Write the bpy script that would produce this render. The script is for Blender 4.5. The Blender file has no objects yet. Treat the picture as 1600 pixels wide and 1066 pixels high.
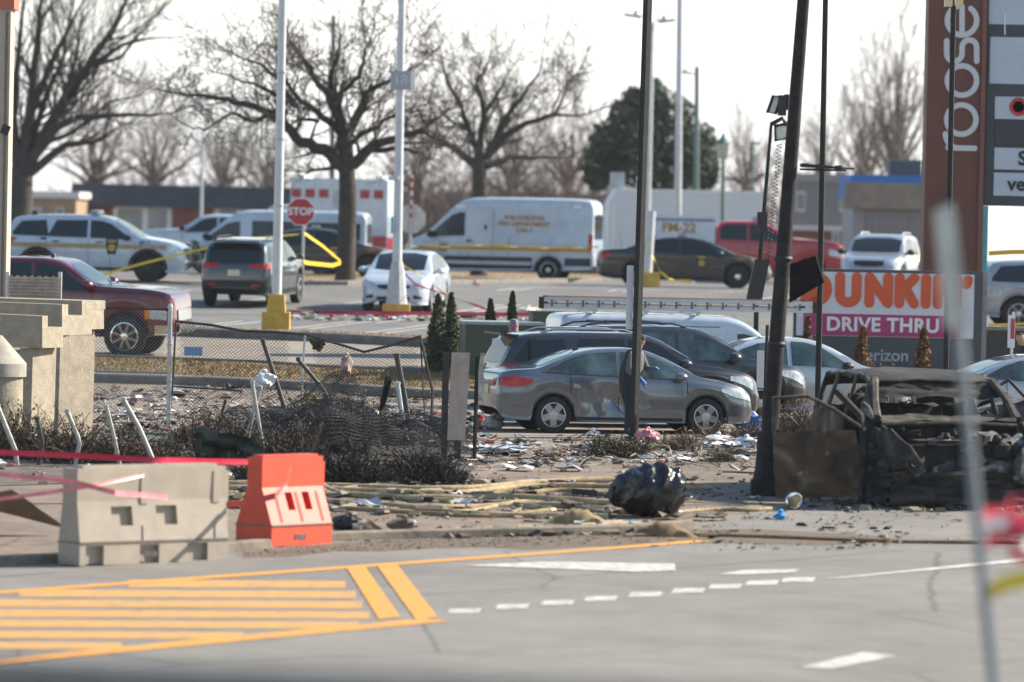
import bpy, bmesh, math, random
from mathutils import Vector, Matrix
from mathutils.bvhtree import BVHTree

# ------------------------------------------------------------------ camera, sky, sun, exposure
SC = bpy.context.scene
COL = SC.collection
R = math.radians
FPX, CAMZ, ROLL = 8889.0, 3.6, R(1.2)          # 200 mm lens on a 36 mm frame, in pixels of a 1600 px wide picture
PITCH = math.atan((533 - 343) / FPX)
FWD = Vector((0, math.cos(PITCH), -math.sin(PITCH)))
UPV = Vector((0, math.sin(PITCH), math.cos(PITCH)))
RGT = Vector((1, 0, 0))
cam = bpy.data.cameras.new('camera')
cam.lens, cam.sensor_width = 200, 36
cam.clip_start, cam.clip_end = 1, 6000
cam.dof.use_dof = True
cam.dof.focus_distance = 95
cam.dof.aperture_fstop = 1.5
camo = bpy.data.objects.new('camera', cam)
COL.objects.link(camo)
cr = RGT * math.cos(ROLL) + UPV * math.sin(ROLL)
cu = UPV * math.cos(ROLL) - RGT * math.sin(ROLL)
mw = Matrix((cr, cu, -FWD)).transposed().to_4x4()
mw.translation = (0, 0, CAMZ)
camo.matrix_world = mw
SC.camera = camo

SUN_AZ, SUN_EL = R(68), R(33)                   # azimuth from the view direction towards the right
W = bpy.data.worlds.new('World'); SC.world = W; W.use_nodes = True
nt = W.node_tree; nt.nodes.clear()
wo = nt.nodes.new('ShaderNodeOutputWorld'); bg = nt.nodes.new('ShaderNodeBackground')
sky = nt.nodes.new('ShaderNodeTexSky'); sky.sky_type = 'NISHITA'; sky.sun_disc = False
sky.sun_elevation, sky.sun_rotation = SUN_EL, SUN_AZ
sky.air_density, sky.dust_density, sky.ozone_density = 1.7, .4, 6.0
tc = nt.nodes.new('ShaderNodeTexCoord')
nz = nt.nodes.new('ShaderNodeTexNoise'); nz.inputs['Scale'].default_value = 3.0; nz.inputs['Detail'].default_value = 6
mp = nt.nodes.new('ShaderNodeMapping'); mp.inputs['Scale'].default_value = (1.0, 1.0, 4.0)
rp = nt.nodes.new('ShaderNodeValToRGB'); rp.color_ramp.elements[0].position = .33; rp.color_ramp.elements[1].position = .52
rp.color_ramp.elements[0].color = (.0, .0, .0, 1); rp.color_ramp.elements[1].color = (.08, .08, .08, 1)
mx = nt.nodes.new('ShaderNodeMix'); mx.data_type = 'RGBA'
bw = nt.nodes.new('ShaderNodeRGBToBW'); cl = nt.nodes.new('ShaderNodeMath'); cl.operation = 'MULTIPLY'; cl.inputs[1].default_value = 2.1
nt.links.new(sky.outputs['Color'], bw.inputs[0]); nt.links.new(bw.outputs[0], cl.inputs[0]); nt.links.new(cl.outputs[0], mx.inputs[7])  # thin bright cloud: the sky's own light, whitened
nt.links.new(tc.outputs['Generated'], mp.inputs['Vector']); nt.links.new(mp.outputs['Vector'], nz.inputs['Vector'])
sx = nt.nodes.new('ShaderNodeSeparateXYZ'); ab = nt.nodes.new('ShaderNodeMath'); ab.operation = 'ABSOLUTE'   # horizon haze: thicker air low down, the same all round
e1 = nt.nodes.new('ShaderNodeMath'); e1.operation = 'MULTIPLY'; e1.inputs[1].default_value = -9
e2 = nt.nodes.new('ShaderNodeMath'); e2.operation = 'EXPONENT'; mxm = nt.nodes.new('ShaderNodeMath'); mxm.operation = 'MAXIMUM'; e3 = nt.nodes.new('ShaderNodeMath'); e3.operation = 'MULTIPLY'; e3.inputs[1].default_value = .95
nt.links.new(tc.outputs['Generated'], sx.inputs[0]); nt.links.new(sx.outputs['Z'], ab.inputs[0]); nt.links.new(ab.outputs[0], e1.inputs[0]); nt.links.new(e1.outputs[0], e2.inputs[0]); nt.links.new(e2.outputs[0], e3.inputs[0])
nt.links.new(nz.outputs['Fac'], rp.inputs['Fac']); nt.links.new(rp.outputs['Color'], mxm.inputs[0]); nt.links.new(e3.outputs[0], mxm.inputs[1]); nt.links.new(mxm.outputs[0], mx.inputs['Factor'])
nt.links.new(sky.outputs['Color'], mx.inputs[6]); nt.links.new(mx.outputs[2], bg.inputs['Color'])
bg.inputs['Strength'].default_value = 0.085
nt.links.new(bg.outputs[0], wo.inputs[0])
sl = bpy.data.lights.new('sun', 'SUN'); sl.energy = 5.0; sl.angle = R(.5); sl.color = (1, .90, .76)
so = bpy.data.objects.new('sun', sl); COL.objects.link(so)
SUND = Vector((math.sin(SUN_AZ) * math.cos(SUN_EL), math.cos(SUN_AZ) * math.cos(SUN_EL), math.sin(SUN_EL)))
so.rotation_euler = SUND.to_track_quat('Z', 'Y').to_euler()
so.location = (60, 100, 80)
SC.view_settings.view_transform = 'Standard'; SC.view_settings.look = 'None'
SC.view_settings.gamma = 1; SC.view_settings.exposure = 1.08
SC.render.engine = 'CYCLES'
SC.cycles.use_denoising = True
SC.cycles.max_bounces = 5; SC.cycles.diffuse_bounces = 3; SC.cycles.glossy_bounces = 3
SC.cycles.transparent_max_bounces = 8

# ------------------------------------------------------------------ terrain and picture helpers
KN = [(-20, 1.9), (5, 1.8), (20, 1.1), (40, -.6), (55, -.92), (72, -.53), (88, -.03), (92, 0), (109.5, .02), (113, .6), (125, .9),
      (141, 1.25), (156, 1.72), (195, 1.72), (230, .2), (300, -1.5), (620, -2.2)]
def zg(y):
    if y <= KN[0][0]: return KN[0][1]
    for (a, za), (b, zb) in zip(KN, KN[1:]):
        if y <= b: return za + (zb - za) * (y - a) / (b - a)
    return KN[-1][1]
def slope(y):
    return (zg(y + .8) - zg(y - .8)) / 1.6
def uv(px, py):
    a, b = px - 800, py - 533
    return a * math.cos(ROLL) + b * math.sin(ROLL), -a * math.sin(ROLL) + b * math.cos(ROLL)
def ray(px, py):
    u, v = uv(px, py)
    d = FWD * FPX + RGT * u - UPV * v
    return d / d.y
def PT(px, py, Y):                               # the point of the place seen at a pixel, Y metres away
    return Vector((0, 0, CAMZ)) + ray(px, py) * Y
def G(px, py, dz=0):                             # where the ground is seen at a pixel
    d = ray(px, py); y = 21.0
    f = lambda t: CAMZ + d.z * t - zg(t) - dz
    while y < 1500 and f(y) > 0: y *= 1.01
    lo, hi = y / 1.01, y
    for _ in range(30):
        m = (lo + hi) / 2
        if f(m) > 0: lo = m
        else: hi = m
    return Vector((d.x * hi, hi, zg(hi) + dz))
def GD(px, Y, dz=0):                             # the ground at distance Y below a picture column
    v = 343 + FPX / Y * (CAMZ - zg(Y)) - 533
    u = (px - 800 + v * math.sin(ROLL)) / math.cos(ROLL)
    return Vector((u * Y / FPX, Y, zg(Y) + dz))
def S(Y): return FPX / Y                         # pixels for one metre

# ------------------------------------------------------------------ materials
MATS = {}
def mat(name, rgb, rough=.7, metal=0, var=.18, scale=6, bump=0, coat=0, spec=.5, rgb2=None, bscale=None, trans=0, alpha=1):
    if name in MATS: return MATS[name]
    m = bpy.data.materials.new(name); m.use_nodes = True; t = m.node_tree
    b = t.nodes['Principled BSDF']
    b.inputs['Roughness'].default_value = rough; b.inputs['Metallic'].default_value = metal
    b.inputs['Specular IOR Level'].default_value = spec
    b.inputs['Coat Weight'].default_value = coat; b.inputs['Coat Roughness'].default_value = .04
    b.inputs['Transmission Weight'].default_value = trans; b.inputs['Alpha'].default_value = alpha
    b.inputs['Base Color'].default_value = (*rgb, 1)
    if var or rgb2 or bump:
        tc = t.nodes.new('ShaderNodeTexCoord')
        n = t.nodes.new('ShaderNodeTexNoise'); n.inputs['Scale'].default_value = scale; n.inputs['Detail'].default_value = 7
        n.inputs['Roughness'].default_value = .65
        t.links.new(tc.outputs['Object'], n.inputs['Vector'])
        if var or rgb2:
            r = t.nodes.new('ShaderNodeValToRGB'); r.color_ramp.elements[0].position = .32; r.color_ramp.elements[1].position = .68
            lo = rgb2 or tuple(c * (1 - var) for c in rgb); hi = rgb if rgb2 else tuple(min(1, c * (1 + var)) for c in rgb)
            r.color_ramp.elements[0].color = (*lo, 1); r.color_ramp.elements[1].color = (*hi, 1)
            t.links.new(n.outputs['Fac'], r.inputs['Fac']); t.links.new(r.outputs['Color'], b.inputs['Base Color'])
        if bump:
            n2 = t.nodes.new('ShaderNodeTexNoise'); n2.inputs['Scale'].default_value = bscale or scale * 4; n2.inputs['Detail'].default_value = 5
            t.links.new(tc.outputs['Object'], n2.inputs['Vector'])
            bp = t.nodes.new('ShaderNodeBump'); bp.inputs['Strength'].default_value = bump; bp.inputs['Distance'].default_value = .02
            t.links.new(n2.outputs['Fac'], bp.inputs['Height']); t.links.new(bp.outputs['Normal'], b.inputs['Normal'])
    MATS[name] = m
    return m
def mat_islands(name, cols, rough=.8, spec=.3):  # each loose piece takes one of the colours
    m = bpy.data.materials.new(name); m.use_nodes = True; t = m.node_tree; b = t.nodes['Principled BSDF']
    b.inputs['Roughness'].default_value = rough; b.inputs['Specular IOR Level'].default_value = spec
    g = t.nodes.new('ShaderNodeNewGeometry'); r = t.nodes.new('ShaderNodeValToRGB'); r.color_ramp.interpolation = 'CONSTANT'
    e = r.color_ramp.elements
    e[0].color = (*cols[0], 1); e[0].position = 0; e[1].color = (*cols[1], 1); e[1].position = 1 / len(cols)
    for i, c in enumerate(cols[2:], 2):
        k = e.new(i / len(cols)); k.color = (*c, 1)
    t.links.new(g.outputs['Random Per Island'], r.inputs['Fac']); t.links.new(r.outputs['Color'], b.inputs['Base Color'])
    MATS[name] = m
    return m
def paint(name, rgb, metal=.0, rough=.35, dirt=.12): return mat('paint_' + name, rgb, rough, metal, dirt, 2.5, 0, 1.0)
BLACK = mat('black_plastic', (.012, .012, .013), .55, var=.2)
RUBBER = mat('tyre_rubber', (.018, .018, .018), .85, var=.25, scale=20)
GLASS = mat('dark_car_glass', (.012, .016, .018), .06, var=0, spec=.6)
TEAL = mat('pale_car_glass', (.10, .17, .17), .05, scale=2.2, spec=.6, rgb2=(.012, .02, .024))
STEEL = mat('galvanised_steel', (.42, .44, .46), .45, .7, .2, 12)
ALU = mat('wheel_alloy', (.5, .5, .5), .35, .7, .1)
CHROME = mat('chrome', (.7, .7, .7), .12, 1, 0)
REDLENS = mat('red_lens', (.45, .012, .012), .18, var=.3, scale=9)
CLEARLENS = mat('clear_lens', (.5, .54, .56), .12, .3, .35, 14)
AMBER = mat('amber_lens', (.7, .22, .02), .25, var=.1)
WHITE = mat('white_plastic', (.72, .73, .74), .5, var=.05)
DARKP = mat('dark_pole_paint', (.020, .021, .022), .7, .0, .35, 5, spec=.25)

# ------------------------------------------------------------------ mesh helpers
class MB:
    def __init__(s): s.v = []; s.f = []
    def add(s, vs, fs):
        k = len(s.v); s.v += [Vector(p) for p in vs]; s.f += [[i + k for i in f] for f in fs]; return s
    def box(s, c, d, rot=None, taper=1.0):
        hx, hy, hz = d[0] / 2, d[1] / 2, d[2] / 2; c = Vector(c)
        p = []
        for z in (-1, 1):
            t = taper if z > 0 else 1
            for x, y in ((-1, -1), (1, -1), (1, 1), (-1, 1)): p.append(Vector((x * hx * t, y * hy * t, z * hz)))
        if rot is not None: p = [rot @ q for q in p]
        return s.add([c + q for q in p], [(3, 2, 1, 0), (4, 5, 6, 7), (0, 1, 5, 4), (1, 2, 6, 5), (2, 3, 7, 6), (3, 0, 4, 7)])
    def prism(s, poly, f0, f1):                  # poly in 2-D, f0/f1 map (a, b) to the two end faces
        n = len(poly)
        vs = [f0(*p) for p in poly] + [f1(*p) for p in poly]
        return s.add(vs, [list(range(n))[::-1], list(range(n, 2 * n))] + [(i, (i + 1) % n, n + (i + 1) % n, n + i) for i in range(n)])
    def tube(s, pts, rad, n=6, cap=True):
        pts = [Vector(p) for p in pts]
        if isinstance(rad, (int, float)): rad = [rad] * len(pts)
        vs, fs = [], []
        up = None
        for i, p in enumerate(pts):
            t = (pts[min(i + 1, len(pts) - 1)] - pts[max(i - 1, 0)])
            if t.length < 1e-9: t = Vector((0, 0, 1))
            t.normalize()
            if up is None: up = Vector((0, 0, 1)) if abs(t.z) < .9 else Vector((1, 0, 0))
            a = t.cross(up)
            if a.length < 1e-6: a = t.cross(Vector((.3, .8, .1)))
            a.normalize(); b = a.cross(t); up = b
            for k in range(n):
                w = 2 * math.pi * k / n
                vs.append(p + (a * math.cos(w) + b * math.sin(w)) * rad[i])
        for i in range(len(pts) - 1):
            for k in range(n):
                fs.append((i * n + k, i * n + (k + 1) % n, (i + 1) * n + (k + 1) % n, (i + 1) * n + k))
        if cap: fs += [list(range(n))[::-1], list(range((len(pts) - 1) * n, len(pts) * n))]
        return s.add(vs, fs)
    def lathe(s, prof, n=16, m=None, c=(0, 0, 0)):   # profile (r, z) round the z axis, then m, then c
        vs, fs = [], []
        for r, z in prof:
            for k in range(n):
                w = 2 * math.pi * k / n; q = Vector((r * math.cos(w), r * math.sin(w), z))
                if m is not None: q = m @ q
                vs.append(q + Vector(c))
        for i in range(len(prof) - 1):
            for k in range(n): fs.append((i * n + k, i * n + (k + 1) % n, (i + 1) * n + (k + 1) % n, (i + 1) * n + k))
        if prof[0][0] > 1e-4: fs.append(list(range(n))[::-1])
        if prof[-1][0] > 1e-4: fs.append(list(range((len(prof) - 1) * n, len(prof) * n)))
        return s.add(vs, fs)
    def grid(s, P, flip=False):
        n, m = len(P), len(P[0]); vs = [q for row in P for q in row]; fs = []
        for i in range(n - 1):
            for j in range(m - 1):
                q = (i * m + j, (i + 1) * m + j, (i + 1) * m + j + 1, i * m + j + 1)
                fs.append(q[::-1] if flip else q)
        return s.add(vs, fs)
    def mesh(s, name, smooth=35):
        me = bpy.data.meshes.new(name); me.from_pydata([tuple(p) for p in s.v], [], s.f); me.validate(); me.update()
        if smooth:
            me.shade_smooth(); me.set_sharp_from_angle(angle=R(smooth))
        return me
    def build(s, name, m, parent=None, smooth=35, label=None):
        o = bpy.data.objects.new(name, s.mesh(name, smooth)); COL.objects.link(o); o.data.materials.append(m)
        if parent is not None: o.parent = parent
        if label: o['label'] = label
        return o
def tag(o, label, cat, group=None, kind=None):
    o['label'] = label; o['category'] = cat
    if group: o['group'] = group
    if kind: o['kind'] = kind
    return o
def struct(o, label=None):
    o['kind'] = 'structure'
    if label: o['label'] = label
    return o
def stuff(o, label, cat):
    return tag(o, label, cat, kind='stuff')
def thing(name, label, cat, loc=(0, 0, 0), rz=0, group=None, tilt=0):
    o = bpy.data.objects.new(name, None); COL.objects.link(o); o.empty_display_size = .3
    o.matrix_world = Matrix.Translation(loc) @ Matrix.Rotation(math.atan(tilt), 4, 'X') @ Matrix.Rotation(rz, 4, 'Z')
    return tag(o, label, cat, group)
def rnd(a, b): return random.uniform(a, b)
def interp(L, x):                                # monotone cubic through (x, z)
    if x <= L[0][0]: return L[0][1]
    if x >= L[-1][0]: return L[-1][1]
    n = len(L)
    d = [(L[i + 1][1] - L[i][1]) / (L[i + 1][0] - L[i][0]) for i in range(n - 1)]
    for i in range(n - 1):
        if x <= L[i + 1][0]:
            def tang(k):
                if k == 0: return d[0]
                if k == n - 1: return d[-1]
                if d[k - 1] * d[k] <= 0: return 0
                return 2 * d[k - 1] * d[k] / (d[k - 1] + d[k])
            h = L[i + 1][0] - L[i][0]; t = (x - L[i][0]) / h; a, b = tang(i), tang(i + 1)
            return (2*t**3 - 3*t*t + 1) * L[i][1] + (t**3 - 2*t*t + t) * h * a + (-2*t**3 + 3*t*t) * L[i+1][1] + (t**3 - t*t) * h * b
TXT = {}
def text_mb(s, size, depth=.01, bold=0, space=1.0):     # lettering as geometry in the xy plane, centred
    cu = bpy.data.curves.new('lettering', 'FONT'); cu.body = s; cu.size = size; cu.extrude = depth / 2; cu.offset = bold
    cu.align_x = 'CENTER'; cu.align_y = 'CENTER'; cu.space_character = space; cu.resolution_u = 4
    o = bpy.data.objects.new('lettering', cu); COL.objects.link(o)
    dg = bpy.context.evaluated_depsgraph_get(); dg.update()
    me = bpy.data.meshes.new_from_object(o.evaluated_get(dg))
    mb = MB(); mb.add([v.co.copy() for v in me.vertices], [list(p.vertices) for p in me.polygons])
    bpy.data.objects.remove(o); bpy.data.curves.remove(cu); bpy.data.meshes.remove(me)
    return mb
def xf(mb, M4):
    mb.v = [M4 @ p for p in mb.v]; return mb
def stroke_mb(strokes, w, depth=.02):            # round-ended strokes in the xy plane, each a hair above the last
    mb = MB(); k = 0
    for pts in strokes:
        pts = [Vector((p[0], p[1], 0)) for p in pts]; closed = (pts[0] - pts[-1]).length < 1e-6
        z = depth + k * .0015; k += 1
        L, Rr = [], []
        n = len(pts)
        for i, p in enumerate(pts):
            a = pts[i - 1] if i > 0 else (pts[-2] if closed else p); b = pts[i + 1] if i < n - 1 else (pts[1] if closed else p)
            t = (b - a).normalized(); q = Vector((-t.y, t.x, 0))
            t1 = (p - a).normalized() if (p - a).length > 1e-9 else t
            c = max(.5, abs(t1.dot(t)))
            L.append(p + q * w / 2 / c); Rr.append(p - q * w / 2 / c)
        out = L[:]
        if not closed:
            def capp(p, t):
                t = t.normalized(); q = Vector((-t.y, t.x, 0))
                return [p + (q * math.cos(g) + t * math.sin(g)) * w / 2 for g in [math.pi * j / 6 for j in range(1, 6)]]
            vs = []; fs = []
            e1 = capp(pts[-1], pts[-1] - pts[-2]); e0 = capp(pts[0], pts[0] - pts[1])
            ring = L + e1 + Rr[::-1] + e0
            m = len(ring)
            vs = [Vector((p.x, p.y, z)) for p in ring] + [Vector((p.x, p.y, 0)) for p in ring]
            fs = [(i, i + 1, 2 * n + 5 - 1 - (i + 1), 2 * n + 5 - 1 - i) for i in range(n - 1)]
            fs.append([n - 1] + list(range(n, n + 5)) + [n + 5]); fs.append([2 * n + 4] + list(range(2 * n + 5, m)) + [0])
            fs = [f[::-1] if False else f for f in fs] + [(i, (i + 1) % m, m + (i + 1) % m, m + i) for i in range(m)]
            mb.add(vs, fs)
        else:
            vs = [Vector((p.x, p.y, z)) for p in L] + [Vector((p.x, p.y, z)) for p in Rr]
            vs += [Vector((p.x, p.y, 0)) for p in L] + [Vector((p.x, p.y, 0)) for p in Rr]
            fs = []
            for i in range(n - 1):
                fs += [(i, i + 1, n + i + 1, n + i), (i, i + 1, 2 * n + i + 1, 2 * n + i), (n + i, n + i + 1, 3 * n + i + 1, 3 * n + i)]
            mb.add(vs, fs)
    return mb
def arc(cx, cy, r, a0, a1, n=14, ry=None):
    ry = ry or r
    return [(cx + r * math.cos(R(a0 + (a1 - a0) * i / n)), cy + ry * math.sin(R(a0 + (a1 - a0) * i / n))) for i in range(n + 1)]
def ground_patch(name, pts, dz, m, kind='structure', world=False):
    """a flat sheet following the terrain; pts are ground points"""
    bm = bmesh.new()
    vs = [bm.verts.new((p[0], p[1], 0)) for p in pts]; bm.faces.new(vs)
    for k, _ in KN:
        bmesh.ops.bisect_plane(bm, geom=bm.verts[:] + bm.edges[:] + bm.faces[:], plane_co=(0, k, 0), plane_no=(0, 1, 0))
    for v in bm.verts: v.co.z = zg(v.co.y) + dz
    bm.normal_update()
    for f in bm.faces:
        if f.normal.z < 0: f.normal_flip()
    bmesh.ops.triangulate(bm, faces=bm.faces[:])
    me = bpy.data.meshes.new(name); bm.to_mesh(me); bm.free()
    o = bpy.data.objects.new(name, me); COL.objects.link(o); me.materials.append(m); o['kind'] = kind
    return o
def along(pts, step=.5):                         # subdivide a ground path so that it follows the terrain
    out = []
    for a, b in zip(pts, pts[1:]):
        n = max(1, int((Vector(b) - Vector(a)).length / step))
        out += [Vector(a).lerp(Vector(b), i / n) for i in range(n)]
    out.append(Vector(pts[-1])); return out
def kerb_mb(pts, w=.16, h=.13, mb=None):
    mb = mb or MB(); P = along([Vector((p[0], p[1], 0)) for p in pts], 1.0)
    rows = []
    for i, p in enumerate(P):
        t = (P[min(i + 1, len(P) - 1)] - P[max(i - 1, 0)]).normalized(); q = Vector((-t.y, t.x, 0))
        row = []
        for a, z in ((-.5, -.05), (-.5, h - .02), (-.38, h), (.38, h), (.5, h - .02), (.5, -.05)):
            x = p + q * a * w; row.append(Vector((x.x, x.y, zg(x.y) + z)))
        rows.append(row)
    mb.grid(rows)
    return mb
# ------------------------------------------------------------------ ground, road, kerbs, painted lines
random.seed(4)
M_DIRT = mat('bare_ground', (.27, .225, .175), .95, var=0, scale=2.2, bump=.5, rgb2=(.15, .12, .09), bscale=30)
M_ROAD = mat('worn_road_asphalt', (.20, .188, .168), .9, var=.10, scale=1.6, bump=.25, bscale=60)
M_LOT = mat('lot_asphalt', (.15, .148, .142), .9, var=.2, scale=.8, bump=.2, bscale=40)
M_CONC = mat('pale_concrete', (.26, .225, .18), .9, var=.14, scale=1.5, bump=.3, bscale=40)
M_WALK = mat('sidewalk_concrete', (.20, .155, .115), .9, var=.28, scale=1.8, bump=.35, bscale=30)
M_SOOT = mat('sooty_soil', (.11, .09, .072), .95, var=.5, scale=3, bump=.6, bscale=25)
M_GRASSG = mat('dry_turf', (.22, .16, .085), .95, var=.3, scale=3, bump=.6, bscale=40)
M_KERB = mat('kerb_concrete', (.17, .155, .14), .9, var=.25, scale=4, bump=.2)
def worn(name, rgb, road=(.205, .195, .18), wear=.42, scale=7):
    m = mat(name, rgb, .85, var=.1, scale=5); t = m.node_tree; b = t.nodes['Principled BSDF']; src = b.inputs['Base Color'].links[0].from_socket
    tc = t.nodes.new('ShaderNodeTexCoord'); n = t.nodes.new('ShaderNodeTexNoise'); n.inputs['Scale'].default_value = scale; n.inputs['Detail'].default_value = 9; n.inputs['Roughness'].default_value = .75
    r = t.nodes.new('ShaderNodeValToRGB'); r.color_ramp.elements[0].position = wear - .06; r.color_ramp.elements[1].position = wear + .12
    mx = t.nodes.new('ShaderNodeMix'); mx.data_type = 'RGBA'; mx.inputs[6].default_value = (*road, 1)
    t.links.new(tc.outputs['Object'], n.inputs['Vector']); t.links.new(n.outputs['Fac'], r.inputs['Fac']); t.links.new(r.outputs['Color'], mx.inputs['Factor']); t.links.new(src, mx.inputs[7]); t.links.new(mx.outputs[2], b.inputs['Base Color'])
    return m
M_YEL = worn('yellow_road_paint', (.60, .27, .03), wear=.38)
M_WHT = worn('white_road_paint', (.52, .50, .45), wear=.42)
def rich_road(m, big=.35, dark=.55):
    t = m.node_tree; b = t.nodes['Principled BSDF']; src = b.inputs['Base Color'].links[0].from_socket; tc = t.nodes.new('ShaderNodeTexCoord')
    n = t.nodes.new('ShaderNodeTexNoise'); n.inputs['Scale'].default_value = big; n.inputs['Detail'].default_value = 10; n.inputs['Roughness'].default_value = .7; n.inputs['Distortion'].default_value = .4
    r = t.nodes.new('ShaderNodeValToRGB'); r.color_ramp.elements[0].position = .3; r.color_ramp.elements[0].color = (.72, .71, .70, 1); r.color_ramp.elements[1].position = .7; r.color_ramp.elements[1].color = (1.12, 1.1, 1.08, 1)
    g = t.nodes.new('ShaderNodeTexNoise'); g.inputs['Scale'].default_value = 90; g.inputs['Detail'].default_value = 3
    r2 = t.nodes.new('ShaderNodeValToRGB'); r2.color_ramp.elements[0].position = .35; r2.color_ramp.elements[0].color = (.75, .75, .75, 1); r2.color_ramp.elements[1].position = .65; r2.color_ramp.elements[1].color = (1.2, 1.2, 1.2, 1)
    v = t.nodes.new('ShaderNodeTexVoronoi'); v.feature = 'DISTANCE_TO_EDGE'; v.inputs['Scale'].default_value = .22; wv = t.nodes.new('ShaderNodeMix'); wv.data_type = 'RGBA'; wv.inputs['Factor'].default_value = .25
    t.links.new(tc.outputs['Object'], wv.inputs[6]); t.links.new(n.outputs['Color'], wv.inputs[7]); t.links.new(wv.outputs[2], v.inputs['Vector'])
    rc = t.nodes.new('ShaderNodeValToRGB'); rc.color_ramp.elements[0].color = (dark, dark, dark, 1); rc.color_ramp.elements[1].position = .006; rc.color_ramp.elements[1].color = (1, 1, 1, 1); t.links.new(v.outputs['Distance'], rc.inputs['Fac'])
    for k in (n, g): t.links.new(tc.outputs['Object'], k.inputs['Vector'])
    t.links.new(n.outputs['Fac'], r.inputs['Fac']); t.links.new(g.outputs['Fac'], r2.inputs['Fac']); cur = src
    for k in (r, r2, rc):
        q = t.nodes.new('ShaderNodeMix'); q.data_type = 'RGBA'; q.blend_type = 'MULTIPLY'; q.inputs['Factor'].default_value = 1; t.links.new(cur, q.inputs[6]); t.links.new(k.outputs['Color'], q.inputs[7]); cur = q.outputs[2]
    t.links.new(cur, b.inputs['Base Color'])
rich_road(M_ROAD); rich_road(M_LOT, .2, .5); rich_road(M_CONC, .3, .6); rich_road(M_WALK, .5, .5)
bm = MB()
ys = sorted(set([k for k, _ in KN] + [100, 118, 133, 148, 163, 200, 260, 420]))
xs = [-300, -120, -60, -30, -10, 10, 30, 60, 120, 300]
bm.grid([[Vector((x, y, zg(y))) for x in xs] for y in ys], flip=True)
struct(bm.build('ground', M_DIRT, smooth=0), 'bare beige ground of the whole place')
def GP(*pp): return [G(*p) for p in pp]
KERBPX = [(-300, 912), (0, 884), (110, 879), (360, 862), (525, 845), (800, 838), (1000, 833), (1075, 826)]
kl = GP(*KERBPX)
road = kl + GP((1140, 812), (1215, 792), (1330, 789), (1600, 783), (1900, 775)) + [Vector((30, 70, 0)), Vector((26, 24, 0)), Vector((-26, 24, 0)), Vector((-24, 60, 0))]
ground_patch('road', road, .004, M_ROAD)
struct(kerb_mb(kl, .17, .12).build('kerb', mat('road_kerb', (.19, .16, .125), .95, var=.35, scale=3, bump=.4)))
ground_patch('sidewalk', GP((-300, 905), (0, 878), (360, 855), (525, 840), (1000, 828), (1190, 783), (1205, 720), (1000, 724), (740, 738), (520, 752), (300, 752), (0, 762), (-300, 770)), .008, M_WALK)
ground_patch('planting_bed', GP((-300, 768), (0, 760), (300, 750), (520, 750), (740, 736), (760, 705), (700, 690), (300, 668), (0, 662), (-300, 655)), .012, M_SOOT)
ground_patch('mulch_bed', GP((745, 722), (1200, 712), (1330, 705), (1600, 690), (1600, 640), (1290, 640), (1180, 690), (1000, 694), (760, 706)), .014, mat('mulch', (.17, .125, .09), .95, var=.45, scale=5, bump=.7, bscale=30))
ground_patch('service_lane', GP((-300, 655), (0, 662), (300, 668), (700, 690), (760, 705), (1000, 694), (1180, 690), (1290, 640), (1600, 640), (1600, 590), (1100, 600), (768, 622), (660, 620), (330, 602), (140, 595), (-300, 575)), .010, mat('littered_lane', (.21, .175, .14), .92, var=.3, scale=2.5, bump=.4, bscale=30))
ground_patch('island_turf', GP((-300, 543), (140, 562), (500, 578), (770, 588), (770, 618), (660, 619), (330, 600), (140, 593), (-300, 574)), .05, M_GRASSG)
struct(kerb_mb(GP((-300, 576), (140, 596), (330, 602), (512, 611), (661, 621), (772, 623)), .18, .17).build('kerb', M_KERB))
struct(kerb_mb(GP((-300, 542), (140, 561), (500, 577), (772, 587)), .14, .10).build('kerb', M_KERB))
ground_patch('drive_lane', GP((-300, 515), (140, 524), (294, 528), (500, 536), (665, 545), (900, 553), (1100, 560), (1100, 592), (770, 587), (500, 577), (140, 561), (-300, 542)), .016, M_CONC)
struct(kerb_mb(GP((-300, 514), (140, 522), (294, 527), (500, 534), (665, 543), (900, 551)), .2, .2).build('kerb', M_KERB))
ground_patch('verge', GP((-300, 505), (140, 512), (294, 517), (500, 523), (665, 531), (900, 540), (900, 550), (665, 542), (500, 533), (294, 526), (140, 521), (-300, 513)), .09, M_GRASSG)
ground_patch('parking_lot', GP((-300, 505), (140, 512), (294, 517), (500, 523), (665, 531), (900, 540), (1300, 545), (1700, 560), (2000, 560), (2000, 452), (1300, 444), (940, 441), (540, 446), (300, 440), (0, 434), (-300, 430)), .006, M_LOT)
ground_patch('far_verge', GP((455, 445), (540, 445), (700, 443), (940, 440), (1300, 443), (1700, 450), (1700, 442), (1300, 435), (940, 431), (620, 428), (455, 428)), .06, M_GRASSG)
struct(kerb_mb(GP((455, 445.5), (540, 446), (700, 444), (940, 441), (1300, 444), (1700, 451)), .2, .13).build('kerb', M_KERB))
ground_patch('far_lot', GP((-300, 429), (300, 437), (455, 440), (620, 428), (940, 431), (1300, 435), (1700, 442), (1700, 412), (800, 405), (-300, 395)), .004, M_LOT)

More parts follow.
